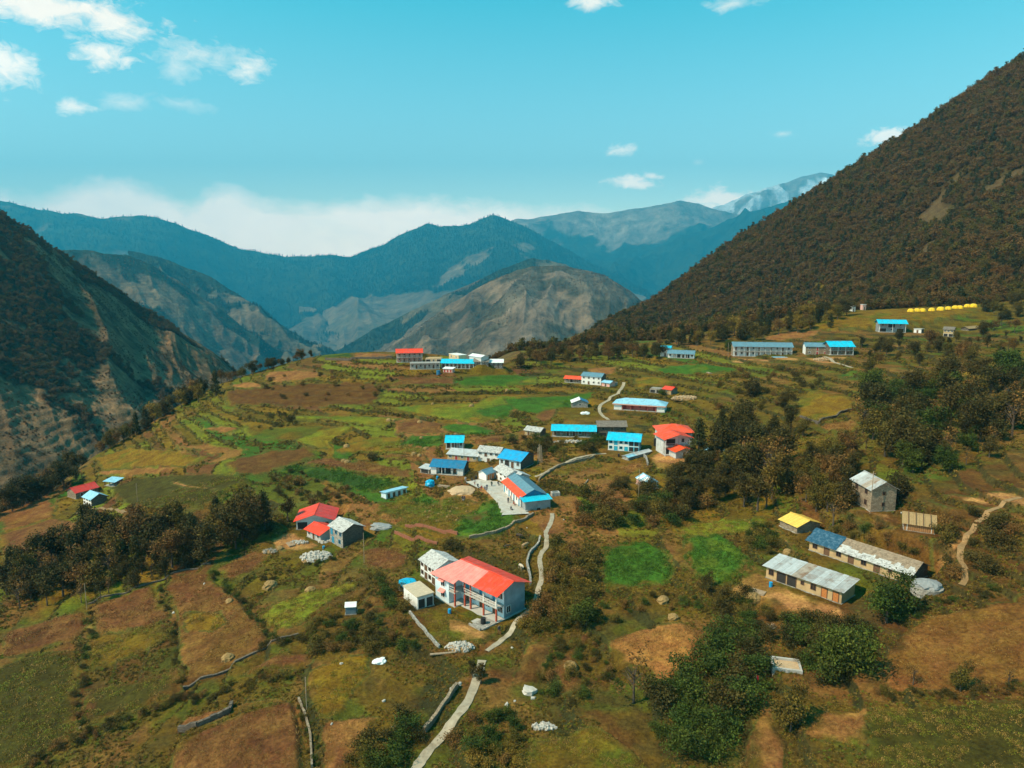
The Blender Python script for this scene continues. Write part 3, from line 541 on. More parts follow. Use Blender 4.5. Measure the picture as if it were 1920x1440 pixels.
    if ver:
        n = ver.get('n', 5); cm = ver.get('m', M_FRAMEW); st = ver.get('st', 1); y = ver.get('y', 0.12)
        MB().box(0.001, L - 0.001, 0.0, vd - 0.002, 0.121, 0.19).build('verandah_floor', M_CONC, root)
        for i in range(n):
            x = 0.15 + (L - 0.3) * i / (n - 1); MB().box(x - 0.11, x + 0.11, y - 0.11, y + 0.11, 0.19, H - 0.05).build('column', cm, root)
        if st == 2:
            MB().box(0.002, L - 0.002, -0.12, vd - 0.002, H * 0.5, H * 0.5 + 0.16).build('balcony_slab', M_CONC, root)
            r = MB(); r.box(0, L, y - 0.03, y + 0.03, H * .5 + .95, H * .5 + 1.03); r.box(0, L, y - 0.02, y + 0.02, H * .5 + .55, H * .5 + .6)
            r.build('railing', ver.get('rail', M_FRAMEW), root)
        if ver.get('ends'):
            MB().box(0.001, ver['ends'], 0.0, vd - 0.003, 0.195, H - 0.002).build('end_room', ver.get('endm', wm), root); MB().box(L - ver['ends'], L - 0.001, 0.0, vd - 0.003, 0.195, H - 0.002).build('end_room', ver.get('endm', wm), root)
    return root, L
H = house
# left house cluster
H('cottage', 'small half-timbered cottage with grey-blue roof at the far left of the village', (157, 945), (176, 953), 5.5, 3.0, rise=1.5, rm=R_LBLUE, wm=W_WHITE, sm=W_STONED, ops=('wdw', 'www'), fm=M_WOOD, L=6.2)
H('cottage', 'crimson roofed low cottage behind the grey-blue cottage at far left', (143, 936), (180, 926), 6, 2.6, rise=1.5, rm=R_CRIM, wm=W_STONE, ops=('dw',), L=8.5)
H('open_shed', 'pale blue tin canopy on posts beside the crimson roofed cottage', (196, 911), (216, 913), 4, 2.0, roof='shed', rise=0.5, rm=R_LBLUE, wm=M_WOOD, ver=dict(d=3.2, n=3, m=M_WOOD), cat='shed')
# near red roofs and stone house, left of centre
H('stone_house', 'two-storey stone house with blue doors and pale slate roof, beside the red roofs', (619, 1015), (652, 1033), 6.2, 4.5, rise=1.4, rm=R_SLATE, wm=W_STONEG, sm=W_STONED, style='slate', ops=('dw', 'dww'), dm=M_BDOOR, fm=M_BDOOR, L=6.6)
H('red_roof_house', 'larger of the two red roofed blocks behind the pale stone heap', (556, 993), (625, 990), 9, 2.7, roof='gable_y', rise=1.6, rm=R_RED, rmb=R_CRIM, wm=W_LGREY, ops=('owd',), near=True, oh=0.7, sheet=1.1)
H('red_roof_annexe', 'low red roofed annexe in front of the larger red roofed block', (576, 1006), (606, 1019), 5.5, 2.4, roof='gable', rise=1.0, rm=R_RED, wm=W_LGREY, ops=('wdw',), near=True, oh=0.7, sheet=1.1, L=6.3)
H('toilet_block', 'pale toilet block with three brown doors and sloping tin roof on the meadow', (724, 936), (763, 926), 2.6, 2.1, roof='shed', rise=-0.35, rm=R_LBLUE, wm=W_PBLUE, sm=W_WHITE, ops=('dddd',), dm=M_WOOD, cat='toilet block')
H('garden_shed', 'tiny grey-blue shed with white roof alone on the terrace edge', (648, 1153), (667, 1152), 1.7, 1.7, rise=0.5, rm=R_WHITE, wm=mat('shed_blue', (0.12, 0.17, 0.2)), oh=0.15, cat='shed', sheet=0.6)
# village centre, left rows
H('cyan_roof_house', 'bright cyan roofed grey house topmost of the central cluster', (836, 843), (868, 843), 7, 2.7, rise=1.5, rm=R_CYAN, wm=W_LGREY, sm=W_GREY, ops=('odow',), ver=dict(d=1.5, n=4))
H('long_tin_house', 'long low mud-walled house with pale tin roof in the central cluster', (839, 861), (895, 866), 4, 1.9, roof='shed', rise=0.9, rm=R_TIN, wm=W_TAN, ops=('wdwdw',), dm=M_RDOOR, oh=0.4)
H('white_slate_house', 'white two-storey house with white slate roof between tin roof and blue roof', (896, 865), (936, 869), 5.5, 3.6, rise=1.1, rm=R_SLATE, style='slate', wm=W_WHITE, ops=('sdd', 'wdww'))
H('blue_roof_house', 'white house with large bright blue roof at the right of the central cluster', (936, 874), (976, 881), 8, 3.0, rise=1.6, rm=R_BLUE, wm=W_PBLUE, sm=W_STONED, ops=('wodw',), dm=M_WOOD, near=False, oh=0.6)
H('deep_blue_house', 'white house with deep blue roof and dark verandah facing the meadow', (808, 889), (868, 893), 6.5, 2.7, rise=1.4, rm=R_DBLUE, wm=W_WHITE, sm=W_STONED, ops=('woodw',), ver=dict(d=1.5, n=4, ends=1.8), oh=0.5)
H('lean_to_shed', 'rusty tin lean-to shed at the left end of the deep blue roofed house', (788, 886), (805, 889), 3, 1.7, roof='shed', rise=0.4, rm=R_TIN, wm=W_STONE, ops=('o',), cat='shed')
H('wooden_hut', 'small brown boarded hut with grey-blue roof in the courtyard', (912, 902), (928, 897), 3.2, 2.3, rise=0.8, rm=R_GBLUE, wm=M_PLANK, sm=W_WHITE, ops=('dd',), dm=M_WOODO, cat='hut')
H('white_slate_cottage', 'white washed slate roofed cottage at the head of the courtyard', (928, 896), (948, 908), 4.5, 2.9, rise=1.2, rm=R_SLATE, style='slate', wm=W_WHITE, ops=('dwd', 'www'), L=8.0, fm=M_WOODL)
H('pink_gable_cottage', 'pale cottage with grey gable wedged between slate cottage and long hall', (952, 906), (964, 913), 5.0, 2.7, rise=1.0, rm=R_TIN, wm=W_PINK, sm=W_LGREY, ops=('d',), L=4.0)
hall, hl = H('school_hall', 'long hall with orange and grey roof and a cyan lean-to at its near end', (944, 921), (976, 952), 7.2, 3.0, rise=1.7, rm=[R_ORANGE, R_GBLUE], split=0.48, rmb=R_GBLUE, wm=W_WHITE, sm=W_GREY, gabm=R_DBLUE, ops=('dwdwdwd',), dm=M_BDOOR, near=True, oh=0.6)
MB().box(hl + 0.003, hl + 2.9, 0.3, 7.2, -1.2, 2.55).build('lean_to_wall', [W_GREY], hall)
slope(hall, (hl + 3.3, -0.4, 2.55), (hl + 3.3, 7.7, 2.55), (hl + 0.02, 7.7, 3.05), (hl + 0.02, -0.4, 3.05), R_CYAN, 'sheet', True)
door(hall, 3.6, -0.6, 0.9, 1.1, lambda u, v, d: (hl + 2.9 + d, 0.3 + u, v), M_DARK, W_GREY)  # low opening, the shade inside painted as a dark panel
MB().box(-4.0, hl + 2.0, -4.4, -0.16, -2.2, 0.05).build('stone_terrace', [M_PAVE], hall)
for i in range(4): MB().box(-6.5, -4.0, -4.2 + 0.45 * i, 0.3, -0.9 + 0.2 * i - 0.6, -0.7 + 0.2 * i).build('step', M_PAVE, hall)
# village centre, right rows
H('slate_hut', 'small mud hut with white slate roof among bushes above the long blue roof', (984, 815), (1012, 819), 4.5, 1.9, rise=1.0, rm=R_SLATE, style='slate', wm=W_TAN, sm=W_STONED, ops=('dw',), cat='hut')
H('long_blue_house', 'long low stone house with straight cyan roof and pillared front', (1035, 819), (1117, 821), 5.5, 2.5, rise=1.5, rm=R_CYAN, wm=W_STONE, ops=('dwddwdw',), ver=dict(d=1.3, n=6, m=W_STONEG), oh=0.4)
H('dark_slate_house', 'dark two-storey stone house with grey slate roof touching the long cyan roof', (1121, 819), (1174, 819), 5.5, 3.9, rise=1.4, rm=R_SLATED, style='slate', wm=W_STONED, ops=('odo', 'wdw'), fm=M_WOODL)
H('twin_cyan_house', 'white house with blue doors under two cyan roofs near the orange house', (1140, 844), (1198, 848), 7.5, 3.7, rise=1.5, rm=[R_CYAN, roofpaint('roof_light_cyan', (0.02, 0.46, 0.70))], rmb=R_CYAN, wm=W_WHITE, sm=W_GREY, ops=('wdwdoo', 'wdwwoo'), dm=M_CDOOR, fm=M_CDOOR, near=True, oh=0.6)
H('low_tin_shed', 'low narrow tin shed below the twin cyan roofs', (1178, 863), (1221, 851), 2.4, 1.0, rise=0.35, rm=[R_LBLUE, R_TIN, R_TIN], wm=W_STONEG, cat='shed', oh=0.3)
H('orange_hip_house', 'orange hip roofed house at the back of the orange roofed group', (1238, 834), (1297, 834), 9, 4.4, roof='hip', rise=1.8, rm=R_ORANGE, wm=W_LGREY, ops=('wdw', 'www'), oh=0.9)
H('orange_gable_house', 'white two-storey house with orange gable roof beside the dark conifer', (1247, 855), (1295, 852), 7, 5.6, roof='gable_y', rise=1.2, rm=R_ORANGE, wm=W_WHITE, sm=W_LGREY, ops=('od', 'ow'), ver=dict(d=1.4, n=3, st=2, m=W_LGREY), oh=0.9, near=True)
H('orange_porch', 'small grey outbuilding with low orange gable roof, nearest of the orange roofs', (1267, 860), (1298, 857), 4, 2.4, roof='gable_y', rise=0.9, rm=R_ORANGE, wm=W_LGREY, ops=('d',), oh=0.7, near=True)
H('pink_long_house', 'long pink and white house with pale blue hip roof and red doors', (1151, 768), (1246, 774), 8, 2.9, roof='hip', rise=1.7, rm=R_LBLUE, wm=M_RED2, sm=W_WHITE, ops=('wddwddw',), dm=M_RDOOR, fm=M_RED2, trim=W_PINK, ver=dict(d=1.6, n=7, m=M_RED2, ends=3.2, endm=W_WHITE), oh=0.6)
H('red_roof_hut', 'small stone hut with red roof above the pink long house', (1242, 738), (1258, 740), 6, 2.2, rise=0.9, rm=R_RED, wm=W_TAN, sm=W_STONE, ops=('s',), cat='hut', L=4.2)
H('roofless_house', 'roofless unfinished stone house left of the small red roofed hut', (1218, 736), (1241, 738), 4, 1.9, roof='flat', rm=W_STONEG, wm=W_STONE, ops=('oo',), oh=-0.3)
H('blue_stone_barn', 'stone barn with deep blue and white roof beside the winding path', (1073, 764), (1102, 764), 6, 2.2, roof='gable_y', rise=1.3, rm=R_WHITE, rmb=R_DBLUE, wm=W_STONEG, sm=W_STONED, ops=('w',), cat='barn')
H('orange_low_house', 'low stone house with orange roof left of the white two-storey house', (1058, 717), (1089, 719), 5, 2.1, rise=1.0, rm=R_ORANGE, wm=W_STONE, ops=('wodw',), ver=dict(d=1.2, n=4, m=M_WOODL))
H('white_tall_house', 'white two-storey house with grey-blue roof at the top of the path', (1090, 720), (1127, 723), 6.5, 4.2, rise=1.3, rm=R_GBLUE, wm=W_WHITE, sm=W_STONED, ops=('wdww', 'wwww'))
H('pink_annexe', 'little pink annexe with pale blue roof beside the white two-storey house', (1128, 724), (1143, 726), 4.5, 2.0, rise=0.7, rm=R_LBLUE, wm=W_PINK, ops=('d',))
H('stone_pen', 'roofless pale stone pen at the head of the winding path', (1145, 725), (1158, 722), 3.5, 1.4, roof='flat', rm=W_TAN, wm=W_STONEG, oh=-0.3, cat='pen')
H('blue_stripe_hut', 'small hut with pale blue striped tin roof on the slope below the orange house', (1208, 918), (1234, 916), 5.5, 1.9, roof='gable_y', rise=1.0, rm=[R_LBLUE, R_WHITE, R_LBLUE, R_WHITE, R_LBLUE], rmb=R_LBLUE, wm=W_WHITE, sm=W_PINK, ops=('w',), oh=0.3, near=True, sheet=0.9, cat='hut')
# upper right
H('small_cyan_tower', 'narrow two-storey house with cyan roof left of a low grey-blue house', (1238, 668), (1256, 669), 5, 4.8, rise=0.9, rm=R_CYAN, wm=W_WHITE, ops=('d', 'w'))
H('grey_blue_bungalow', 'low white bungalow with grey-blue roof under the wooded slope', (1252, 671), (1301, 673), 6, 2.6, rise=1.5, rm=R_GBLUE, wm=W_WHITE, ops=('wdodow',), ver=dict(d=1.3, n=5))
H('long_verandah_house', 'long two-storey verandah house with slate blue roof below the forest', (1375, 668), (1485, 670), 8, 5.3, rise=1.7, rm=R_GBLUE, wm=W_LGREY, sm=W_STONE, ops=('dwdwdwdwdw', 'dwdwdwdwdw'), ver=dict(d=1.7, n=12, st=2, m=M_FRAMEW), oh=0.6)
H('beige_house', 'beige two-storey house with slate blue roof joined to a cyan roofed one', (1510, 665), (1554, 666), 7, 4.2, rise=1.5, rm=R_GBLUE, wm=W_STONE, sm=W_WHITE, ops=('wdd', 'wdw'), dm=M_RDOOR)
H('cyan_verandah_house', 'two-storey verandah house with cyan roof, right of the beige house', (1556, 666), (1600, 666), 8, 4.4, rise=2.0, rm=R_CYAN, wm=W_STONE, sm=W_STONED, ops=('dwd', 'wdw'), ver=dict(d=1.8, n=4, st=2), oh=0.7)
H('cyan_post_house', 'grey house with bright cyan roof on tall posts half hidden by trees', (1648, 623), (1698, 624), 8, 5.2, rise=1.6, rm=R_CYAN, wm=W_GREY, sm=W_GREY, ops=('owo', 'wow'), ver=dict(d=2.2, n=3, m=W_WHITE), oh=0.9)
H('white_outhouse', 'tiny white outhouse beside the cyan roofed house on posts', (1713, 624), (1727, 625), 3, 2.2, roof='flat', rm=M_CONC, wm=W_WHITE, sm=W_STONED, ops=('d',), oh=0.25, cat='outhouse')
H('stone_granary', 'small two-storey stone house with grey slate roof below the tents', (1768, 631), (1787, 632), 6, 3.9, rise=1.2, rm=R_SLATED, style='slate', wm=W_TAN, sm=W_STONED, ops=('oo', 'www'))
H('thatch_shelter', 'low tan thatched shelter right of the stone house below the tents', (1816, 620), (1838, 618), 4, 1.2, rise=0.9, rm=R_THATCH, wm=W_STONED, cat='shelter')
H('stone_herder_hut', 'pale stone hut with slate roof at the end of the tent row', (1826, 567), (1842, 566), 5, 2.4, rise=1.3, rm=R_SLATE, style='slate', wm=W_STONEG, ops=('d',), cat='hut')
# far edge of the shelf
H('red_verandah_house', 'two-storey verandah house with red roof on the far edge of the fields', (744, 680), (792, 679), 8, 5.2, rise=1.6, rm=R_RED, wm=W_BRICK, sm=W_STONEG, ops=('wdwdw', 'dwdwd'), ver=dict(d=1.7, n=6, st=2), oh=0.5)
H('long_cyan_row', 'long brown row house with cyan roof at the far edge of the fields', (827, 691), (888, 692), 7, 3.0, rise=1.6, rm=R_CYAN, wm=W_STONE, ops=('dwdwdwdw',), ver=dict(d=1.3, n=9, m=W_WHITE))
H('grey_tall_row', 'dark two-storey row house with grey roof joined to the cyan row', (889, 692), (916, 692), 7, 3.9, rise=1.2, rm=R_SLATED, wm=W_STONED, ops=('wdwd', 'wwww'), fm=M_FRAMEW)
H('white_roof_row', 'dark house with white sheet roof at the right end of the far row', (917, 691), (943, 691), 7, 3.2, rise=1.3, rm=R_WHITE, wm=W_STONED, ops=('wdw', 'www'))
H('pink_kiosk', 'tiny pink kiosk with white roof in front of the far cyan row', (831, 698), (848, 699), 3, 2.0, roof='shed', rise=0.4, rm=R_WHITE, wm=W_PINK, ops=('ddd',), dm=M_RDOOR, cat='kiosk')
H('concrete_frame', 'unfinished grey concrete frame building below the far red roofed house', (769, 693), (825, 692), 6, 3.0, roof='flat', rm=M_CONCD, wm=W_STONEG, ops=('wdwdwdw',), ver=dict(d=1.5, n=8, m=M_CONC), oh=0.1, cat='building')
H('sandy_wall_house', 'roofless sandy coloured walls behind the far concrete frame', (798, 681), (828, 681), 5, 2.6, roof='flat', rm=W_TAN, wm=mat('sandy_plaster', (0.55, 0.38, 0.22)), ops=('owo',), oh=-0.3)
H('sandy_back_house', 'pale sandy two-storey block rising behind the far cyan roof', (842, 683), (860, 683), 5, 4.6, roof='flat', rm=W_WHITE, wm=mat('sandy_plaster', (0.55, 0.38, 0.22)), ops=('ww', 'ww'), oh=0.1, dz=1.0)
H('pale_back_row', 'low house with pale roof just behind the far grey row', (880, 684), (902, 684), 5, 4.0, rise=0.8, rm=R_WHITE, wm=W_LGREY, dz=1.0)
# right foreground
H('tower_house', 'tall narrow stone house with weathered grey roof and a pole in front', (1631, 959), (1683, 958), 7.5, 4.9, roof='gable_y', rise=1.5, rm=[R_TIN, R_TIN2, R_TINR, R_TIN2], rmb=R_TIN2, wm=W_STONE, ops=('s', 's'), lops=('dw', 'ww'), fm=M_WOOD, L=5.4, near=True, sheet=0.9, oh=0.5)
H('yellow_tarp_hut', 'low stone hut with yellow tarpaulin roof beside the footpath', (1494, 1001), (1537, 993), 5.0, 1.6, roof='gable_y', rise=1.0, rm=M_TARPY, wm=W_STONE, sm=W_STONE, oh=0.35, near=True, cat='hut')
th, thl = H('thatched_hut', 'thatched plank-walled hut with poles on its roof at the right', (1695, 994), (1751, 1002), 4.6, 1.7, rise=1.3, rm=R_THATCH, wm=M_PLANK, sm=M_WOOD, oh=0.45, near=True, cat='hut', ops=('o',))
for i in range(4):
    x = thl * (i + 0.5) / 4; MB().tube([(x, -0.55, 1.66), (x, 2.3, 3.28)], 0.06, 5).build('roof_pole', M_WOOD, th)
for i in range(14): MB().box(thl * i / 14 + 0.03, thl * (i + 1) / 14 - 0.02, -0.06 - 0.02 * (i % 2), -0.003, 0.13, 1.6).build('plank', M_PLANK, th)
lh, lhl = H('long_slate_house', 'long mud-walled house with slate roof partly under a dark blue tarpaulin', (1517, 1031), (1707, 1097), 6.2, 2.1, rise=1.5, rm=[R_SLATE, R_SLATEB], split=0.42, style='slate', wm=W_TAN, sm=W_STONED, ops=('wdwdwdsw',), fm=M_WOOD, oh=0.5, rmb=R_SLATEB)
tp = MB(); nx, ny = 14, 8; rg = random.Random(4)
for i in range(nx + 1):
    for j in range(ny + 1): x = -0.6 + 6.4 * i / nx + rg.uniform(-.12, .12); y = -0.62 + 3.8 * j / ny; tp.v.append((x, y, 2.1 + 1.5 / 3.1 * min(y, 6.2 - y) + 0.2 + rg.uniform(0, 0.09)))
for i in range(nx):
    for j in range(ny): k = i * (ny + 1) + j; tp.f.append((k, k + ny + 1, k + ny + 2, k + 1)); tp.m.append(0)
tp.build('roof_tarpaulin', M_TARPD, lh, smooth=True)
tin, tinl = H('tin_roof_house', 'long mud house with pale tin roof and orange doors in the right foreground', (1436, 1083), (1577, 1133), 5.2, 2.5, roof='shed', rise=0.55, rm=[R_TIN, R_TIN2, R_TIN, R_TIN, R_TINR, R_TIN2, R_TIN, R_TIN2, R_TIN, R_TIN2], wm=W_TAN, ops=('wooswdd',), dm=M_WOODO, fm=M_WOOD, near=True, oh=0.6)
H('flat_roof_store', 'small grey-white store with flat roof and brown doors beside the red roofed house', (783, 1143), (813, 1134), 6.0, 2.5, roof='flat', rm=mat('flat_roof_screed', (0.48, 0.39, 0.28), var=0.2), wm=W_LGREY, sm=W_WHITE, ops=('oo',), oh=0.15, cat='store')
H('white_slate_wing', 'white two-storey stone house with pale slate roof behind the big red roof', (789, 1079), (817, 1099), 6.0, 3.8, rise=1.3, rm=R_SLATE, style='slate', wm=W_WHITE, ops=('wdwd', 'wdwd'), fm=M_WOOD, L=6.4)

# the big red-roofed house: two storeys, projecting left block, columned verandah with balcony
a, ang, w2 = frame((817, 1120), (853, 1138)); L = 16.2; D = 9.0; Hh = 5.5; w1 = 4.1; yc = 1.4; yw = 3.3
pad(a, ang, 0, L, -0.3, D, a.z, 1.2)
rh = empty('red_roof_villa', a, ang, 'big two-storey house with pink and red roof, red columns and balcony', 'house')
W_VGAB = mat('weathered_blue_plaster', (0.24, 0.28, 0.31), var=0.25, scale=0.5)
MB().box(-0.2, w1, -0.2, yc - 0.35, -1.8, 0.13).build('plinth', M_CONC, rh); MB().box(-0.2, L + 0.3, yc - 0.35, D + 0.2, -1.8, 0.131).build('plinth', M_CONC, rh); MB().box(w1 + 0.001, w2 + 0.3, -0.25, yc - 0.351, -1.8, 0.129).build('plinth', M_CONC, rh)
k = 0.36; zr = 7.35; yr = 4.9; zf = lambda y: zr - k * abs(y - yr)
w = MB(); w.box(0, w1, 0, D, 0.14, 5.42); w.build('left_block', [W_PBLUE], rh)
w = MB(); w.prism([(yw, 0.14), (D, 0.14), (D, zf(D) - .1), (yr, zr - .12), (yw, zf(yw) - .1)], 'x', w1 + .002, L, 0); w.m[1] = 1; w.m[0] = 1; w.build('wall', [W_PBLUE, W_VGAB], rh)
MB().box(w1 + .002, L + .15, yc - .2, yw - .002, 2.75, 2.95).build('balcony_slab', M_CONC, rh); MB().box(w1 + .002, w2 + .15, -.15, yc - .202, 2.752, 2.952).build('balcony_slab', M_CONC, rh)
MB().box(w1 + .002, L, yc - .3, yw - .002, 0.132, 0.2).build('verandah_floor', M_CONC, rh)
for i, (x, y) in enumerate(((w2, 0.05), (7.25, yc), (8.95, yc), (12.6, yc), (L - .15, yc))):
    MB().box(x - .14, x + .14, y - .14, y + .14, 0.13, 2.748).build('column', M_COLR, rh); MB().box(x - .11, x + .11, y - .11, y + .11, 2.955, zf(y) - .12).build('column', M_COLR if i < 3 else M_FRAMEW, rh)
r = MB()
for z in (3.4, 3.9):
    r.box(7.1, L, yc - .14, yc - .08, z, z + .07); r.box(w1 + .01, w2, -.1, -.04, z, z + .07)
for i in range(20): x = 7.1 + (L - 7.1) * i / 19; r.box(x - .02, x + .02, yc - .13, yc - .09, 2.951, 3.9)
r.build('railing', M_FRAMEW, rh)
fp = lambda u, v, d: (u, yw - d, v); bp_ = lambda u, v, d: (u, -d, v)
for s_ in range(2):
    z = 0.2 + 2.76 * s_
    for x in (6.0, 9.9, 13.6): door(rh, x, z, 0.95, 2.05, fp, M_BDOOR if s_ else M_WOOD, M_FRAMEW)
    for x in (7.7, 11.7, 15.2): window(rh, x, z + 0.85, 1.2, 1.1, fp, M_FRAMEW)
for z in (0.95, 3.25):
    window(rh, 2.3, z, 1.0, 1.15, bp_, M_FRAMEW)
    hd = MB(); hd.add([(1.5, -.003, z + 1.75), (3.1, -.003, z + 1.75), (1.45, -.8, z + 1.25), (3.15, -.8, z + 1.25), (1.5, -.003, z + 1.2), (3.1, -.003, z + 1.2)], [(0, 2, 3, 1), (0, 4, 2), (1, 3, 5), (2, 4, 5, 3), (0, 1, 5, 4)]); hd.build('window_hood', R_PINK, rh)
window(rh, 1.2, 0.95, 1.0, 1.3, lambda u, v, d: (L + d, yw + u, v), M_FRAMEW)
for z in (0.95, 3.7): window(rh, 2.2, z, .9, 1.1, lambda u, v, d: (-d, D - u, v), M_FRAMEW)
ef, em = -0.9, yc - 1.0; xs = w2 + .7
slope(rh, (-.8, ef, zf(ef)), (xs, ef, zf(ef)), (xs, yr, zr), (2.4, yr, zr), R_PINK, 'sheet', True)
slope(rh, (-.8, D + .8, zf(D + .8)), (-.8, ef, zf(ef)), (2.4, yr - .02, zr), (2.4, yr + .02, zr), R_PINK, 'sheet', True)
slope(rh, (xs + .01, em, zf(em)), (L + 1.1, em, zf(em)), (L + 1.1, yr, zr), (xs + .01, yr, zr), [R_PINK, R_PINK, R_RED, R_RED, R_RED, R_RED], 'sheet', True)
slope(rh, (L + 1.1, D + .8, zf(D + .8)), (-.8, D + .8, zf(D + .8)), (2.4, yr, zr), (L + 1.1, yr, zr), R_RED, 'sheet', True)
MB().box(2.3, L + 1.12, yr - .16, yr + .16, zr + .03, zr + .1).build('ridge_cap', R_RED, rh)
MB().box(L - 2.6, L + .4, yc - 4.2, yc - .36, -1.2, .30).build('stone_porch', W_STONEG, rh)
for i in range(3): MB().box(L - 3.05 - .42 * i, L - 2.62 - .42 * i, yc - 3.2, yc - 1.4, -.6, .2 - .09 * i).build('step', M_CONC, rh)
MB().box(L - 2.6, L + .4, yc - 4.8, yc - 4.5, -1.2, .75).build('parapet', W_STONEG, rh)
tk_ = MB(); tk_.tube([(L - 1.2, yc - 2.4, .3), (L - 1.2, yc - 2.4, 1.3), (L - 1.2, yc - 2.4, 1.4)], .5, 12); tk_.build('water_drum', M_BLACK, rh)
# ------------------------------------------------------------------ ground sheet
def ground_colour():
    r1 = fbm(GX / 34, GY / 34, 4, 51); r2 = fbm(GX / 9, GY / 9, 4, 61); r3 = fbm(GX / 2.6, GY / 2.6, 3, 71)
    A = lambda k: np.array(C_[k])
    c = np.zeros(GX.shape + (3,)); mixw = lambda c, k, w: c + (np.asarray(k) - c) * w[..., None]
    c[:] = A('olive'); nearw = 1 - sstep(130, 175, GY); c = mixw(c, A('russet'), np.clip(sstep(0.50, 0.66, r1) * .8 + .35 * nearw, 0, 1)); c = mixw(c, A('green'), sstep(0.54, 0.68, r2) * (0.7 - .25 * nearw))
    c = mixw(c, A('tan') * 0.85, sstep(0.56, 0.68, fbm(GX / 16, GY / 16, 4, 81)) * 0.7); c = mixw(c, np.array((0.075, 0.050, 0.012)), sstep(0.58, 0.72, fbm(GX / 6, GY / 6, 3, 91)) * 0.7)
    hsh = lambda a, b: ((((a * 73856093) ^ (b * 19349663)) & 0x7fffffff) % 997) / 997.0
    cell = np.floor((GX + 0.25 * GY + 14 * hsh(TLEV, TLEV * 3) + 5 * (fbm(GX / 9, GY / 9, 2, 301) - .5)) / (16 + 16 * hsh(TLEV, TLEV + 5))).astype(np.int64); hv = hsh(TLEV + 400, cell + 900)
    tm = shelfw * sstep(135, 175, GY) * (1 - sstep(30, 110, GX - 0.15 * GY)) * (0.45 + 0.5 * sstep(.35, .6, r1)); pal = ['olive', 'lime', 'ochre', 'green', 'soil', 'olive', 'tan', 'lime', 'ochre', 'olive']
    for k_, nm in enumerate(pal): w_ = tm * ((hv >= k_ / 10) & (hv < (k_ + 1) / 10)); c = mixw(c, A(nm), w_)
    c = c * (0.78 + 0.44 * r3)[..., None]
    r4 = fbm(GX / 1.1, GY / 1.1, 2, 77)
    for i, kind, s, dl in PAINT:
        base = A(kind) * (0.92 + 0.16 * ((i * 37) % 10) / 10); n = r2[s]; m = r3[s]
        cc = base[None] * (0.72 + 0.56 * m)[:, None]
        if kind in ('lime', 'ochre', 'olive'): cc = cc + (A('ochre') - cc) * (sstep(0.5, 0.7, n) * 0.6)[:, None]; cc = cc + (A('green') - cc) * (sstep(0.5, 0.36, n) * 0.45)[:, None]
        if kind in ('soil', 'tan', 'plough', 'soild', 'straw'): cc = cc + (A('olive') - cc) * (sstep(0.54, 0.66, r1[s]) * 0.35)[:, None]; cc = cc + (A('tan') - cc) * (sstep(0.5, 0.68, n) * 0.35)[:, None]; cc = cc * (0.80 + 0.40 * r4[s])[:, None]
        if kind in ('green', 'dgreen'): cc = cc + (A('lime') - cc) * (sstep(0.55, 0.72, n) * 0.4)[:, None]
        if kind in ('pale', 'dirt'): cc = cc + (A('olive') - cc) * (sstep(0.54, 0.64, n) * 0.6)[:, None]
        fw = 2.6 if kind in ('pale', 'dirt', 'russet', 'olive') else 1.8
        w = sstep(-0.1, 1.0, dl / fw + (m - 0.5) * 1.8 + (n - 0.5) * 1.2)
        c[s] = c[s] + (cc - c[s]) * w[:, None]
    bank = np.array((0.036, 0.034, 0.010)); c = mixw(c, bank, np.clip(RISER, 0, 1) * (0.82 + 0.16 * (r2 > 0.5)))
    edge = np.zeros(GX.shape)                                             # grassy margins where field meets field
    edge[:, 1:] = np.maximum(edge[:, 1:], (FID[:, 1:] != FID[:, :-1])); edge[1:] = np.maximum(edge[1:], (FID[1:] != FID[:-1])); edge[:, :-1] = np.maximum(edge[:, :-1], (FID[:, 1:] != FID[:, :-1])); edge[:-1] = np.maximum(edge[:-1], (FID[1:] != FID[:-1]))
    c = mixw(c, np.array((0.075, 0.072, 0.014)), edge * (r3 > 0.45) * 0.8)
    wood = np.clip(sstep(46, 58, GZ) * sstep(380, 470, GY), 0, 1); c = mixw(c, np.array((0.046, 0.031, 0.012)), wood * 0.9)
    scr = sstep(0.70, 0.78, fbm(GX / 70, GY / 45, 4, 101)) * wood; c = mixw(c, np.array((0.12, 0.076, 0.036)), scr * 0.5)
    c = mixw(c, np.array((0.10, 0.075, 0.03)), np.clip(dd / 12, 0, 1) * 0.8)
    return c
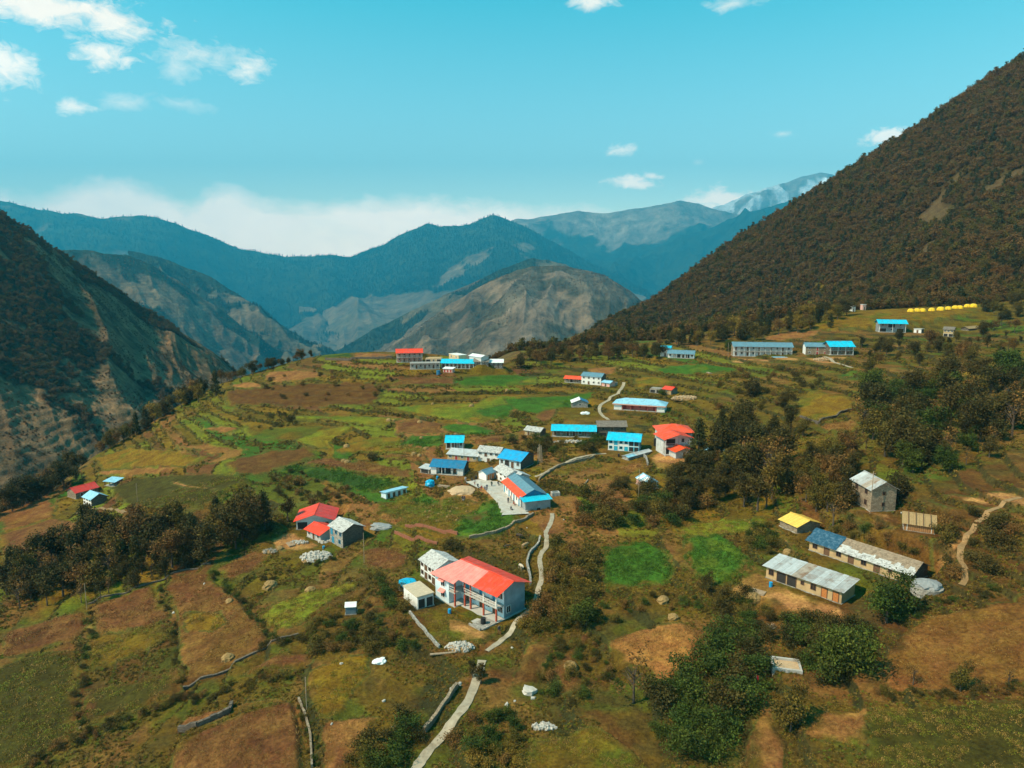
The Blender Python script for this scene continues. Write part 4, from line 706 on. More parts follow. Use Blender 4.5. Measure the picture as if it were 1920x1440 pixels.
def ground_material():
    m = bpy.data.materials.new('ground'); m.use_nodes = True; T = m.node_tree; P = T.nodes['Principled BSDF']; P.inputs['Roughness'].default_value = 0.95; P.inputs['Specular IOR Level'].default_value = 0.1
    N = T.nodes.new; at = N('ShaderNodeVertexColor'); at.layer_name = 'Col'; tc = N('ShaderNodeTexCoord')
    n1 = N('ShaderNodeTexNoise'); n1.inputs['Scale'].default_value = 1.7; n1.inputs['Detail'].default_value = 6; n1.inputs['Roughness'].default_value = 0.75; T.links.new(tc.outputs['Object'], n1.inputs['Vector'])
    n2 = N('ShaderNodeTexNoise'); n2.inputs['Scale'].default_value = 0.22; n2.inputs['Detail'].default_value = 5; n2.inputs['Roughness'].default_value = 0.7; T.links.new(tc.outputs['Object'], n2.inputs['Vector'])
    a = N('ShaderNodeMapRange'); a.inputs[1].default_value = 0.28; a.inputs[2].default_value = 0.72; a.inputs[3].default_value = 0.35; a.inputs[4].default_value = 1.65; T.links.new(n1.outputs[0], a.inputs[0])
    b = N('ShaderNodeMapRange'); b.inputs[1].default_value = 0.3; b.inputs[2].default_value = 0.7; b.inputs[3].default_value = 0.72; b.inputs[4].default_value = 1.28; T.links.new(n2.outputs[0], b.inputs[0])
    mu = N('ShaderNodeMath'); mu.operation = 'MULTIPLY'; T.links.new(a.outputs[0], mu.inputs[0]); T.links.new(b.outputs[0], mu.inputs[1])
    mx = N('ShaderNodeMix'); mx.data_type = 'RGBA'; mx.blend_type = 'MULTIPLY'; mx.inputs[0].default_value = 1; T.links.new(at.outputs[0], mx.inputs[6]); T.links.new(mu.outputs[0], mx.inputs[7])
    hs = N('ShaderNodeHueSaturation'); T.links.new(mx.outputs[2], hs.inputs['Color']); h = N('ShaderNodeMapRange'); h.inputs[1].default_value = 0.3; h.inputs[2].default_value = 0.7; h.inputs[3].default_value = 0.485; h.inputs[4].default_value = 0.515; T.links.new(n2.outputs[0], h.inputs[0]); T.links.new(h.outputs[0], hs.inputs['Hue'])
    T.links.new(hs.outputs[0], P.inputs['Base Color'])
    bp = N('ShaderNodeBump'); bp.inputs['Strength'].default_value = 0.9; bp.inputs['Distance'].default_value = 0.35; T.links.new(n1.outputs[0], bp.inputs['Height']); T.links.new(bp.outputs[0], P.inputs['Normal'])
    return m
GZ = GZ + (fbm(GX / 1.6, GY / 1.6, 3, 111) - 0.5) * np.where(INF > 0, 0.12, 0.42) * np.clip(1.4 - RS[:, None] / 500, 0, 1)
ij = np.arange(NR * NA).reshape(NR, NA)
q = np.stack([ij[:-1, :-1], ij[:-1, 1:], ij[1:, 1:], ij[1:, :-1]], -1).reshape(-1, 4)
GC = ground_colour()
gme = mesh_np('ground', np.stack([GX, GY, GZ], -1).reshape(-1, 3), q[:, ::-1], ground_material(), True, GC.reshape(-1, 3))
link('ground', gme, kind='structure')

# ------------------------------------------------------------------ far hills: a ridge line and a foot line, both at their own distance
def curve(pts, n, seed, rough):
    q = np.array([P3(*p) for p in pts]); s = np.r_[0, np.cumsum(np.hypot(*np.diff(q[:, :2], axis=0).T))]; t = np.linspace(0, s[-1], n)
    o = np.stack([np.interp(t, s, q[:, k]) for k in range(3)], -1)
    k = max(3, n // 90); ker = np.hanning(k + 2)[1:-1]; ker /= ker.sum()
    for j in range(3): o[:, j] = np.convolve(np.pad(o[:, j], k // 2, mode='edge'), ker, 'same')[k // 2: k // 2 + n]
    o[:, 2] += rough * (fbm(t / (rough * 9) , t * 0, 4, seed) - 0.5) * 2
    return o, t
def hill(name, ridge, foot, colour, nu=420, nv=170, amp=60, gully=260, back=900, seed=1, rough=10, prof=1.15, crest_keep=0.22, tstep=0):
    R, t = curve(ridge, nu, seed, rough); Fo, _ = curve(foot, nu, seed + 1, 2.0)
    v = np.r_[np.linspace(0, 1, nv), np.linspace(1.05, 1.6, 14)]
    U = np.repeat(t[None], len(v), 0); V = np.repeat(v[:, None], nu, 1); Vc = np.clip(V, 0, 1)
    dirv = (R - Fo)[None]; X = Fo[None, :, 0] + dirv[..., 0] * V; Y = Fo[None, :, 1] + dirv[..., 1] * V
    Z = Fo[None, :, 2] + dirv[..., 2] * Vc ** prof - np.clip(V - 1, 0, 9) * back
    warp = 0.35 * gully * (fbm(U / gully, V * 3, 3, seed + 5) - 0.5)
    g = fbm((U + warp) / gully, V * 1.3 + 0.15 * U / gully, 4, seed + 9, True)
    env = np.clip((1 - Vc) / crest_keep, 0, 1) ** 0.7 * np.clip(Vc * 5, 0, 1)
    Z = Z + amp * (g - 0.6) * env * 1.9 + amp * 0.22 * (fbm(X / (gully * .3), Y / (gully * .3), 4, seed + 13) - 0.5) * np.clip((1 - Vc) / 0.05, 0, 1)
    Z = Z + amp * 0.5 * (fbm(U / (gully * .45), V * 7, 5, seed + 21) - 0.5) * np.clip((1 - Vc) / 0.06, 0, 1)
    if tstep:
        fz = Z / tstep + 3.5 * fbm(X / 130, Y / 130, 4, 77); ft = fz - np.floor(fz); Z = Z + tstep * (sstep(.55, .95, ft) - ft) * .35 * sstep(.62, .42, V) * sstep(.42, .56, fbm(X / 160, Y / 160, 3, 79))
    c = colour(U / t[-1], Vc, g, X, Y, Z)
    ij = np.arange(len(v) * nu).reshape(len(v), nu)
    f = np.stack([ij[:-1, :-1], ij[:-1, 1:], ij[1:, 1:], ij[1:, :-1]], -1).reshape(-1, 4)
    me = mesh_np(name, np.stack([X, Y, Z], -1).reshape(-1, 3), f, hill_material(name, 11.0 / max(R[:, 1].mean(), 1)), True, c.reshape(-1, 3))
    link(name, me, kind='structure'); return X, Y, Z, U / t[-1], V
def hill_material(name, sc):
    m = bpy.data.materials.new(name); m.use_nodes = True; T = m.node_tree; P = T.nodes['Principled BSDF']; P.inputs['Roughness'].default_value = 1.0; P.inputs['Specular IOR Level'].default_value = 0.05; N = T.nodes.new
    at = N('ShaderNodeVertexColor'); at.layer_name = 'Col'; tc = N('ShaderNodeTexCoord'); o = at.outputs[0]; hgt = None
    for k, (f, lo, hi) in enumerate(((sc, 0.62, 1.38), (sc * 5.3, 0.45, 1.6))):
        n = N('ShaderNodeTexNoise'); n.inputs['Scale'].default_value = f; n.inputs['Detail'].default_value = 7; n.inputs['Roughness'].default_value = 0.72; T.links.new(tc.outputs['Object'], n.inputs['Vector'])
        r = N('ShaderNodeMapRange'); r.inputs[1].default_value = 0.32; r.inputs[2].default_value = 0.68; r.inputs[3].default_value = lo; r.inputs[4].default_value = hi; T.links.new(n.outputs[0], r.inputs[0])
        x = N('ShaderNodeMix'); x.data_type = 'RGBA'; x.blend_type = 'MULTIPLY'; x.inputs[0].default_value = 1; T.links.new(o, x.inputs[6]); T.links.new(r.outputs[0], x.inputs[7]); o = x.outputs[2]; hgt = n.outputs[0]
    T.links.new(o, P.inputs['Base Color']); bp = N('ShaderNodeBump'); bp.inputs['Strength'].default_value = 0.8; bp.inputs['Distance'].default_value = 0.12 / sc; T.links.new(hgt, bp.inputs['Height']); T.links.new(bp.outputs[0], P.inputs['Normal'])
    return m
def blend(a, b, w): return np.asarray(a) + (np.asarray(b) - np.asarray(a)) * w[..., None]
FOR = np.array((0.030, 0.038, 0.016)); BARE = np.array((0.165, 0.115, 0.062)); SCRUB = np.array((0.115, 0.090, 0.045)); ROCK = np.array((0.27, 0.21, 0.155))
def zeros3(u): return np.zeros(u.shape + (3,))
def terr(X, Y, Z, h=7.0): w = Z / h; return (w - np.floor(w) > 0.72) * 1.0
def col_snow(u, v, g, X, Y, Z):
    c = blend(zeros3(u) + ROCK * 1.1, SCRUB, sstep(.55, .35, v)); n = fbm(X / 935, Y / 935, 5, 301) + 0.25 * (g - 0.5)
    return blend(c, (0.92, 0.92, 0.95), sstep(0.40, 0.50, n) * sstep(.52, .72, v))
def col_brown(u, v, g, X, Y, Z):
    n = fbm(X / 1020, Y / 1020, 5, 311); lvl = 0.78 + 0.45 * (n - 0.5) + 0.5 * (g - 0.6)
    c = blend(zeros3(u) + FOR, ROCK * 0.95, sstep(lvl - .03, lvl + .05, v)); return c
def col_blue(u, v, g, X, Y, Z):
    n = fbm(X / 1258, Y / 1258, 4, 321); m = sstep(.50, .58, n + .5 * (.42 - v)); return blend(blend(zeros3(u) + FOR * (0.45 + 1.3 * g)[..., None], SCRUB, sstep(.6, .3, v) * 0.7), BARE, m * 0.85)  # relief shading painted into the forest colour: lighter spurs, darker gullies
def col_mid(u, v, g, X, Y, Z):
    n = fbm(X / 270, Y / 270, 5, 331); c = blend(zeros3(u) + np.array((0.17, 0.115, 0.068)), SCRUB * 0.65, sstep(.46, .58, n + 0.25 * (0.6 - g))); return blend(c, ROCK * .7, sstep(.68, .76, g) * .35)
def col_left(u, v, g, X, Y, Z):
    n = fbm(X / 110, Y / 110, 5, 341); n2 = fbm(X / 30, Y / 30, 4, 343)
    c = blend(zeros3(u) + np.array((0.21, 0.120, 0.058)), np.array((0.115, 0.072, 0.034)), sstep(.50, .60, n2)); c = blend(c, np.array((0.20, 0.14, 0.085)), terr(X, Y, Z + 22 * fbm(X / 130, Y / 130, 4, 77), 6.5) * sstep(.55, .35, v) * .35)
    return blend(c, np.array((0.062, 0.044, 0.020)), np.clip(sstep(.58, .64, n + 0.30 * (0.36 - u) + 0.16 * sstep(.80, .95, v) * (u < .8)), 0, 1))
def col_spur(u, v, g, X, Y, Z):
    n = fbm(X / 315, Y / 315, 5, 351); c = blend(zeros3(u) + BARE * 0.8, SCRUB, sstep(.45, .58, n)); c = blend(c, BARE * 1.3, terr(X, Y, Z, 18) * 0.5)
    return blend(c, FOR, sstep(.50, .57, n + .35 * (v - .62)))
def col_centre(u, v, g, X, Y, Z):
    n = fbm(X / 1020, Y / 1020, 5, 361); c = blend(zeros3(u) + BARE * 0.95, SCRUB * 1.1, sstep(.42, .56, n)); c = blend(c, BARE * 0.95, terr(X, Y, Z, 55) * 0.4)
    return blend(c, FOR * (0.45 + 1.3 * g)[..., None], sstep(.47, .53, n + .75 * (v - .58)))  # forest colour brightened on spurs, darkened in gullies to paint in relief shading
HD = {}
HD['snow'] = hill('snow_peak_ridge', [(1180, 470, 26979), (1280, 420, 26979), (1340, 390, 26979), (1400, 366, 26979), (1450, 351, 26979), (1490, 333, 26979), (1540, 322, 26979), (1580, 330, 26784), (1660, 345, 26588), (1800, 380, 26197)], [(1180, 560, 23460), (1500, 560, 23069), (1800, 560, 22678)], col_snow, 420, 120, 900, 2735, seed=401, rough=133, back=3519)
HD['brown'] = hill('brown_crest_ridge', [(880, 440, 22287), (965, 413, 22287), (1020, 406, 22287), (1080, 396, 22287), (1130, 400, 22092), (1200, 390, 21896), (1275, 376, 21700), (1310, 383, 21700), (1345, 393, 21505), (1400, 403, 21505), (1480, 390, 21310), (1560, 372, 21114), (1680, 350, 20918)], [(880, 700, 14620), (1200, 690, 14280), (1680, 660, 13940)], col_brown, 460, 150, 914, 4750, seed=411, rough=42, back=3519)
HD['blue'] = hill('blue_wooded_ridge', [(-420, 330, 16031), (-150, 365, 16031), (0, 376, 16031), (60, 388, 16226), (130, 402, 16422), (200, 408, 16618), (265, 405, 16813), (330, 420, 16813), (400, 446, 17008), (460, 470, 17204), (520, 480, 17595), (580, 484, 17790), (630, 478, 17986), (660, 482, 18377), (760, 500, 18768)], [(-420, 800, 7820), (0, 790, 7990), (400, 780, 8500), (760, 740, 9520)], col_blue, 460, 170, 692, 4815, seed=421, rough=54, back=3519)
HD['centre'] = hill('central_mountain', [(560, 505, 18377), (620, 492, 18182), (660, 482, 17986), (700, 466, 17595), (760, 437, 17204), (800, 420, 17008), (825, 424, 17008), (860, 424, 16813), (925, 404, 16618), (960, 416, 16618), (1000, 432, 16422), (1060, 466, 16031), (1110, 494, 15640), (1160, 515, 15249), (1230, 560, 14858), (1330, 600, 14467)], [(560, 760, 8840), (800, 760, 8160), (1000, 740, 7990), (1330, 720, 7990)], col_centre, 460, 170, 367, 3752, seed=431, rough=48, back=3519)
HD['wood2'] = hill('blue_wooded_spur', [(1080, 540, 19550), (1150, 505, 19550), (1230, 470, 19159), (1320, 432, 18768), (1400, 400, 18377), (1480, 375, 17986), (1560, 350, 17595), (1700, 300, 17204)], [(1080, 620, 14076), (1300, 620, 13294), (1700, 620, 12512)], lambda u, v, g, X, Y, Z: zeros3(u) + FOR * 0.9, 300, 100, 937, 2876, seed=441, rough=48, back=3519)
HD['spur'] = hill('terraced_left_spur', [(-300, 440, 3990), (0, 455, 4200), (120, 465, 4410), (200, 474, 4515), (235, 474, 4620), (290, 500, 4725), (350, 535, 4830), (400, 572, 4935), (460, 615, 5040), (520, 655, 5145), (570, 685, 5250), (640, 715, 5355)], [(-300, 800, 2520), (100, 790, 2940), (400, 760, 3570), (640, 740, 4410)], col_spur, 420, 150, 205, 709, seed=451, rough=17, back=1890)
HD['mid'] = hill('bare_brown_hill', [(660, 705, 4725), (740, 642, 4725), (800, 602, 4680), (860, 560, 4635), (920, 524, 4590), (970, 506, 4545), (1000, 500, 4500), (1060, 498, 4500), (1120, 510, 4455), (1180, 545, 4410), (1230, 590, 4388), (1300, 640, 4275)], [(660, 760, 3375), (800, 750, 3038), (1000, 740, 2812), (1300, 720, 2812)], col_mid, 420, 170, 121, 420, seed=461, rough=12, back=2025)
HD['left'] = hill('left_valley_slope', [(-420, 140, 850), (-200, 270, 950), (0, 399, 1080), (60, 436, 1120), (120, 480, 1180), (200, 530, 1260), (280, 580, 1340), (340, 622, 1420), (400, 660, 1500), (440, 690, 1560), (500, 722, 1620), (580, 760, 1700)], [(-420, 1050, 430), (0, 985, 520), (150, 960, 580), (300, 900, 700), (450, 840, 900), (580, 800, 1150)], col_left, 460, 230, 20, 150, seed=471, rough=5, prof=1.05, tstep=6.5)
def col_valley(u, v, g, X, Y, Z):
    n = fbm(X / 420, Y / 420, 5, 371); c = blend(zeros3(u) + BARE * .85, SCRUB, sstep(.44, .56, n)); c = blend(c, BARE * 1.15, terr(X, Y, Z + 60 * fbm(X / 500, Y / 500, 3, 9), 26) * 0.4)
    return blend(c, FOR, sstep(.52, .58, fbm(X / 600, Y / 600, 5, 373) + .3 * (v - .6)))
HD['valley1'] = hill('terraced_valley_spur', [(240, 470, 6400), (330, 492, 6400), (400, 522, 6300), (470, 566, 6200), (540, 615, 6100), (600, 655, 6000), (680, 705, 5900)], [(240, 800, 4200), (450, 780, 4300), (680, 760, 4500)], col_valley, 300, 110, 200, 700, seed=481, rough=26)
HD['valley2'] = hill('terraced_valley_spur', [(560, 700, 7000), (620, 665, 7000), (700, 618, 7000), (770, 582, 7000), (850, 545, 7100), (930, 508, 7200), (1000, 484, 7300), (1060, 498, 7300), (1120, 530, 7300)], [(560, 780, 5000), (850, 760, 4900), (1120, 740, 4900)], col_valley, 300, 110, 210, 760, seed=491, rough=26)
v = 50000.0
vf = MB(); vf.add([(-v, 300, -2650), (v, 300, -2650), (v, v, -2650), (-v, v, -2650)], [(0, 1, 2, 3)]); vf.build('valley_floor', mat('valley_scrub', (0.10, 0.09, 0.045), var=0.4, scale=0.02), kind='structure')

# ------------------------------------------------------------------ haze in the valley air
hz = MB(); hz.box(-24000, 24000, -300, 29500, -2651, 4120)
HZM = bpy.data.materials.new('haze'); HZM.use_nodes = True; T = HZM.node_tree; T.nodes.remove(T.nodes['Principled BSDF'])
pv = T.nodes.new('ShaderNodeVolumePrincipled'); pv.inputs['Color'].default_value = (0.045, 0.55, 0.90, 1); pv.inputs['Density'].default_value = 0.00005; pv.inputs['Anisotropy'].default_value = 0.0
T.links.new(pv.outputs[0], T.nodes['Material Output'].inputs['Volume'])
hzo = hz.build('haze', HZM, kind='stuff')
# ------------------------------------------------------------------ vegetation: crowns of many small leaf faces
def leafmat(name, c1, c2, var=0.35):
    m = bpy.data.materials.new(name); m.use_nodes = True; T = m.node_tree; P = T.nodes['Principled BSDF']; P.inputs['Roughness'].default_value = 0.75; P.inputs['Specular IOR Level'].default_value = 0.15
    oi = T.nodes.new('ShaderNodeObjectInfo'); mx = T.nodes.new('ShaderNodeMix'); mx.data_type = 'RGBA'; T.links.new(oi.outputs['Random'], mx.inputs[0]); mx.inputs[6].default_value = (*c1, 1); mx.inputs[7].default_value = (*c2, 1)
    at = T.nodes.new('ShaderNodeVertexColor'); at.layer_name = 'Col'; mu = T.nodes.new('ShaderNodeMix'); mu.data_type = 'RGBA'; mu.blend_type = 'MULTIPLY'; mu.inputs[0].default_value = 1; T.links.new(mx.outputs[2], mu.inputs[6]); T.links.new(at.outputs[0], mu.inputs[7])
    T.links.new(mu.outputs[2], P.inputs['Base Color']); return m
L_DARK = leafmat('leaf_dark_olive', (0.042, 0.036, 0.008), (0.066, 0.046, 0.010)); L_OLIVE = leafmat('leaf_olive', (0.085, 0.068, 0.011), (0.115, 0.076, 0.014)); L_GREEN = leafmat('leaf_green', (0.036, 0.058, 0.008), (0.056, 0.068, 0.009))
L_BROWN = leafmat('leaf_brown', (0.130, 0.064, 0.018), (0.160, 0.085, 0.022)); L_OCHRE = leafmat('leaf_ochre', (0.180, 0.110, 0.018), (0.140, 0.095, 0.015)); L_CON = leafmat('leaf_conifer', (0.036, 0.038, 0.010), (0.050, 0.044, 0.011)); L_FOREST = leafmat('leaf_forest', (0.100, 0.056, 0.015), (0.122, 0.064, 0.018)); L_FARF = leafmat('leaf_far_forest', (0.025, 0.034, 0.015), (0.040, 0.044, 0.018))
M_BARK = mat('bark', (0.085, 0.062, 0.045), var=0.3, scale=4)
def leaves(P, size, rng, C):
    n = len(P); u = rng.normal(size=(n, 3)); u /= np.linalg.norm(u, axis=1)[:, None]; w = rng.normal(size=(n, 3)); w -= (w * u).sum(1)[:, None] * u; w /= np.linalg.norm(w, axis=1)[:, None]
    s = (size * rng.uniform(0.6, 1.3, n))[:, None]; V = np.stack([P - u * s, P - w * s * .6, P + u * s, P + w * s * .6], 1).reshape(-1, 3)
    return V, np.arange(n * 4).reshape(-1, 4), np.repeat(C, 4, 0)
def crown(seed, nclump, per, rx, rz, zc, csize, leaf, shape='round', hollow=0.55, kv=.5):
    rng = np.random.default_rng(seed); P = []; C = []
    nl = rng.integers(4, 7); LB = [np.array([0, 0, zc + rz * .25])] + [np.array([*(rng.normal(size=2) * rx * .42), zc + rng.uniform(-.6, .7) * rz]) for _ in range(nl)]; LR = rng.uniform(.38, .66, nl + 1)
    for i in range(nclump):
        d = rng.normal(size=3); d /= np.linalg.norm(d); r = rng.uniform(hollow, 1.0)
        if shape == 'cone': h = rng.uniform(0, 1) ** 1.2; a = rng.uniform(0, 6.28); rr = rx * (1.02 - h) * rng.uniform(.6, 1); c = np.array([rr * math.cos(a), rr * math.sin(a), zc - rz + 2 * rz * h])
        else: k_ = i % (nl + 1); c = LB[k_] + d * np.array([rx, rx, rz * .85]) * LR[k_] * r
        cs = csize * rng.uniform(.6, 1.35); q = rng.normal(size=(per, 3)) * cs * np.array([.5, .5, .38]) + c; P.append(q)
        k = rng.uniform(1 - kv, 1 + kv); C.append(np.repeat(np.array([[k * rng.uniform(.92, 1.1), k, k * rng.uniform(.8, 1.05)]]), per, 0) * rng.uniform(.8, 1.2, (per, 1)))
    P = np.concatenate(P); P[:, 2] = np.maximum(P[:, 2], 0.05); return leaves(P, leaf, rng, np.concatenate(C))
def trunk_mesh(seed, h, r, branches, spread):
    rng = random.Random(seed); m = MB(); lean = rng.uniform(-.05, .05) * h
    m.tube([(0, 0, -0.4), (lean * .3, 0, h * .35), (lean, rng.uniform(-.04, .04) * h, h * .8)], r, 6, 0, r * .3)
    for i in range(branches):
        z = h * rng.uniform(.3, .65); a = rng.uniform(0, 6.28); s = spread * rng.uniform(.5, .9); x0 = lean * z / h
        m.tube([(x0, 0, z), (x0 + math.cos(a) * s * .5, math.sin(a) * s * .5, z + h * .13), (x0 + math.cos(a) * s, math.sin(a) * s, z + h * .24)], r * .42, 5, 0, r * .1)
    return m.mesh('trunk', M_BARK)
TREES = {}
def proto(key, h, rx, rz, zc, nclump, per, cs, leaf, lm, shape='round', hollow=.55, n=3, br=6):
    TREES[key] = [(trunk_mesh(hash_(key) + k, h * .85, h * .022 + .05, br, rx * .8), mesh_np('crown', *crown_(hash_(key) + k, nclump, per, rx, rz, zc, cs, leaf, shape, hollow), mat_=lm)) for k in range(n)]
def hash_(s): return sum(ord(c) * (i + 3) for i, c in enumerate(s))
def crown_(*a): return crown(*a)
_m = mesh_np
def mesh_np2(name, V, Fq, C, mat_): return _m(name, V, Fq, mat_, False, C)
mesh_np = mesh_np2
# unit trees are built at 8 m (trees) and 2 m (bushes) and scaled
proto('oak', 8, 3.0, 3.6, 4.3, 74, 64, 1.2, .20, L_DARK); proto('olive', 8, 2.6, 3.6, 4.3, 64, 60, 1.1, .19, L_OLIVE); proto('round', 8, 3.3, 3.5, 4.2, 90, 70, 1.15, .19, L_GREEN, n=2); proto('russet', 8, 2.6, 3.5, 4.3, 52, 56, 1.15, .19, L_BROWN); proto('slim', 8, 1.5, 3.6, 4.4, 46, 60, .85, .18, L_DARK, hollow=.4)
proto('conifer', 8, 1.9, 3.9, 4.2, 66, 50, .7, .18, L_CON, 'cone', n=2, br=0); proto('ochre', 8, 2.6, 3.2, 4.7, 46, 60, 1.15, .2, L_OCHRE, n=2)
proto('bare', 8, 2.2, 3.2, 4.6, 30, 14, 1.1, .2, L_BROWN, n=2, br=14)
BUSH = {}
def bproto(key, rx, rz, zc, nclump, per, cs, leaf, lm, n=3):
    BUSH[key] = []
    for k in range(n):
        V, Fq, C = crown(hash_(key) * 3 + k, nclump, per, rx, rz, zc, cs, leaf, hollow=.3); BUSH[key].append(mesh_np('bush', V, Fq, C, lm))
bproto('bgreen', 1.2, 1.0, .85, 30, 60, .55, .082, L_GREEN); bproto('bolive', 1.2, .95, .8, 30, 60, .55, .082, L_OLIVE); bproto('bdark', 1.2, 1.0, .85, 30, 60, .55, .082, L_DARK); bproto('bbrown', 1.15, 1.0, .8, 24, 60, .55, .082, L_BROWN); bproto('bochre', 1.2, .8, .7, 28, 60, .5, .082, L_OCHRE)
VR = random.Random(99)
def tree(kind, p, h, label, group=None, name=None):
    if isinstance(p, tuple): p = cast(*p)
    tm, cm = VR.choice(TREES[kind]); s = h / 8.0; o = empty(name or {'conifer': 'conifer_tree', 'slim': 'slim_tree', 'bare': 'bare_tree', 'oak': 'evergreen_tree', 'olive': 'broadleaf_tree', 'round': 'round_tree', 'russet': 'russet_tree', 'ochre': 'ochre_tree'}[kind], p, VR.uniform(0, 6.28), label, 'tree', group); o.scale = (s * VR.uniform(.9, 1.12), s * VR.uniform(.9, 1.12), s)
    link('trunk', tm, o); link('crown', cm, o); return o
def bush(kind, p, h, label, group=None):
    if isinstance(p, tuple): p = cast(*p)
    s = h / 1.9; return tagged({'bgreen': 'green_bush', 'bolive': 'olive_bush', 'bdark': 'dark_bush', 'bbrown': 'brown_bush', 'bochre': 'ochre_bush'}[kind], VR.choice(BUSH[kind]), p, VR.uniform(0, 6.28), label, 'bush', group, (s * VR.uniform(.9, 1.25), s * VR.uniform(.9, 1.25), s))
def fill(pts, n, mind, kinds, hr, label, group, isbush=False, tries=40):
    x0, x1 = min(p[0] for p in pts), max(p[0] for p in pts); y0, y1 = min(p[1] for p in pts), max(p[1] for p in pts); done = []
    for _ in range(n * tries):
        if len(done) >= n: break
        x, y = VR.uniform(x0, x1), VR.uniform(y0, y1)
        if not inpoly(np.array([x]), np.array([y]), pts)[0]: continue
        p = cast(x, y)
        if any((p - q).length < mind for q in done) or blocked(p.x, p.y, 1.5 if isbush else 2.0, 1.8): continue
        done.append(p); k = VR.choice(kinds); t = VR.random(); h = hr[0] + (hr[1] - hr[0]) * t; u = (x - x0) / (x1 - x0); fy = (y - y0) / (y1 - y0)
        lb = f"{'low' if t < .33 else 'tall' if t > .67 else 'medium'} {KADJ[k]} {label}, {'far' if fy < .4 else 'near' if fy > .7 else 'inner'} {'left' if u < .33 else 'right' if u > .67 else 'middle'} part"
        (bush if isbush else tree)(k, p, h, lb, group)
PATHS = [[(1035, 961), (1036, 973), (1029, 988), (1020, 1005), (1032, 1013), (1026, 1025), (1013, 1038), (1011, 1053), (1015, 1068), (1017, 1082), (1012, 1098), (1008, 1118), (1000, 1137), (990, 1150), (960, 1185), (935, 1205), (908, 1225)], [(1000, 898), (1017, 890), (1047, 871), (1080, 860), (1113, 852), (1140, 850)],
         [(1170, 717), (1163, 732), (1147, 743), (1127, 758), (1123, 770), (1130, 780), (1142, 788)], [(905, 1235), (900, 1255), (893, 1278), (885, 1300), (870, 1330), (845, 1365), (812, 1397), (780, 1440), (760, 1480)], [(1800, 1100), (1815, 1080), (1795, 1045), (1810, 1010), (1850, 960), (1920, 925)], [(140, 962), (180, 953), (210, 955), (235, 962)], [(1600, 690), (1560, 676), (1545, 668)], [(880, 916), (905, 905), (930, 912), (948, 925), (958, 945), (968, 968)]]
PATHW = [[tuple(cast(*p).xy) for p in l] for l in PATHS]
def blocked(x, y, m=1.2, pm=1.6):
    x = np.asarray(x, float); y = np.asarray(y, float); bad = np.zeros(x.shape, bool)
    for ax, ay, an, x0, x1, y0, y1 in FOOT:
        c, s = math.cos(an), math.sin(an); u = (x - ax) * c + (y - ay) * s; v = -(x - ax) * s + (y - ay) * c; bad |= (u > x0 - m) & (u < x1 + m) & (v > y0 - m - 1.0) & (v < y1 + m)
    for k, l in enumerate(PATHW): bad |= polydist(x, y, l) < (pm if k < 7 else 4.0)
    return bad
KADJ = dict(oak='dark', olive='olive green', russet='rust-brown', slim='slim dark', conifer='spire-shaped', ochre='ochre', round='green', bare='bare', bgreen='green', bolive='olive', bdark='dark', bbrown='brown', bochre='ochre')
# single trees and bushes that stand out
for a_ in [('oak', (455, 1012), 12.5, 'tall dark tree standing above the lower left grove near the red roofs'), ('bare', (502, 992), 9.5, 'thin half-bare tree left of the red roofs'), ('slim', (540, 978), 8.5, 'slim dark tree closest to the red roofs'),
           ('conifer', (1309, 872), 13.5, 'tall dark conifer in front of the orange roofed houses'), ('bare', (1287, 871), 6, 'small bare tree left of the tall dark conifer'), ('round', (1662, 1168), 8.2, 'round green tree at the near end of the tin roofed house'), ('round', (1572, 1268), 9.5, 'large green tree right of the concrete water tank'), ('olive', (1482, 1372), 6.5, 'bushy young tree below the concrete water tank'),
           ('bare', (1188, 1318), 8.0, 'brown half-bare tree beside the straw coloured field'), ('olive', (1800, 1296), 4.0, 'taller of the saplings on the edge of the ploughed field'), ('bare', (1712, 1284), 3.4, 'thin sapling at the left corner of the ploughed field'), ('bare', (1890, 1284), 2.8, 'small bare sapling at the far right of the ploughed field'),
           ('round', (1100, 1172), 6.0, 'green tree standing below the two bright green fields'), ('slim', (902, 1282), 4.2, 'dark green slim tree beside the lower stone path'), ('slim', (886, 1272), 3.6, 'shorter slim tree left of the lower stone path'), ('slim', (1430, 641), 9.0, 'lone slim dark tree behind the long verandah house'), ('ochre', (1388, 632), 10, 'ochre tree at the forest edge left of the lone slim tree'), ('round', (1365, 655), 6, 'fresh green tree left of the long verandah house'),
           ('olive', (1538, 945), 8.5, 'pale green feathery tree among dark trees left of the tall stone house'), ('bare', (1562, 985), 6.5, 'leafless dark tree between yellow tarp hut and tall stone house'), ('oak', (1682, 940), 7.5, 'dark tree leaning over the roof of the tall stone house'), ('oak', (1412, 745), 9, 'dark tree in the scrub right of the red roofed hut'), ('slim', (1482, 815), 10, 'slim dark tree by the ochre field on the right'), ('olive', (1505, 818), 6, 'round olive tree right of the slim dark tree'), ('oak', (1360, 905), 6, 'dark crooked tree right of the tall conifer'),
           ('conifer', (405, 742), 12.5, 'tallest spire-shaped tree on the left edge of the fields'), ('russet', (290, 782), 11, 'rust-brown tree standing apart on the left edge'), ('ochre', (340, 764), 9, 'ochre-brown tree left of the spire-shaped tree'), ('ochre', (372, 754), 9.5, 'ochre tree next to the spire-shaped tree'), ('olive', (1630, 700), 8, 'rounded tree in the meadow below the cyan verandah house'), ('oak', (1470, 770), 7, 'dark tree above the slim tree by the ochre field'), ('ochre', (1690, 520), 11, 'pale ochre tree standing out low on the wooded slope')]:
    tree(*a_)
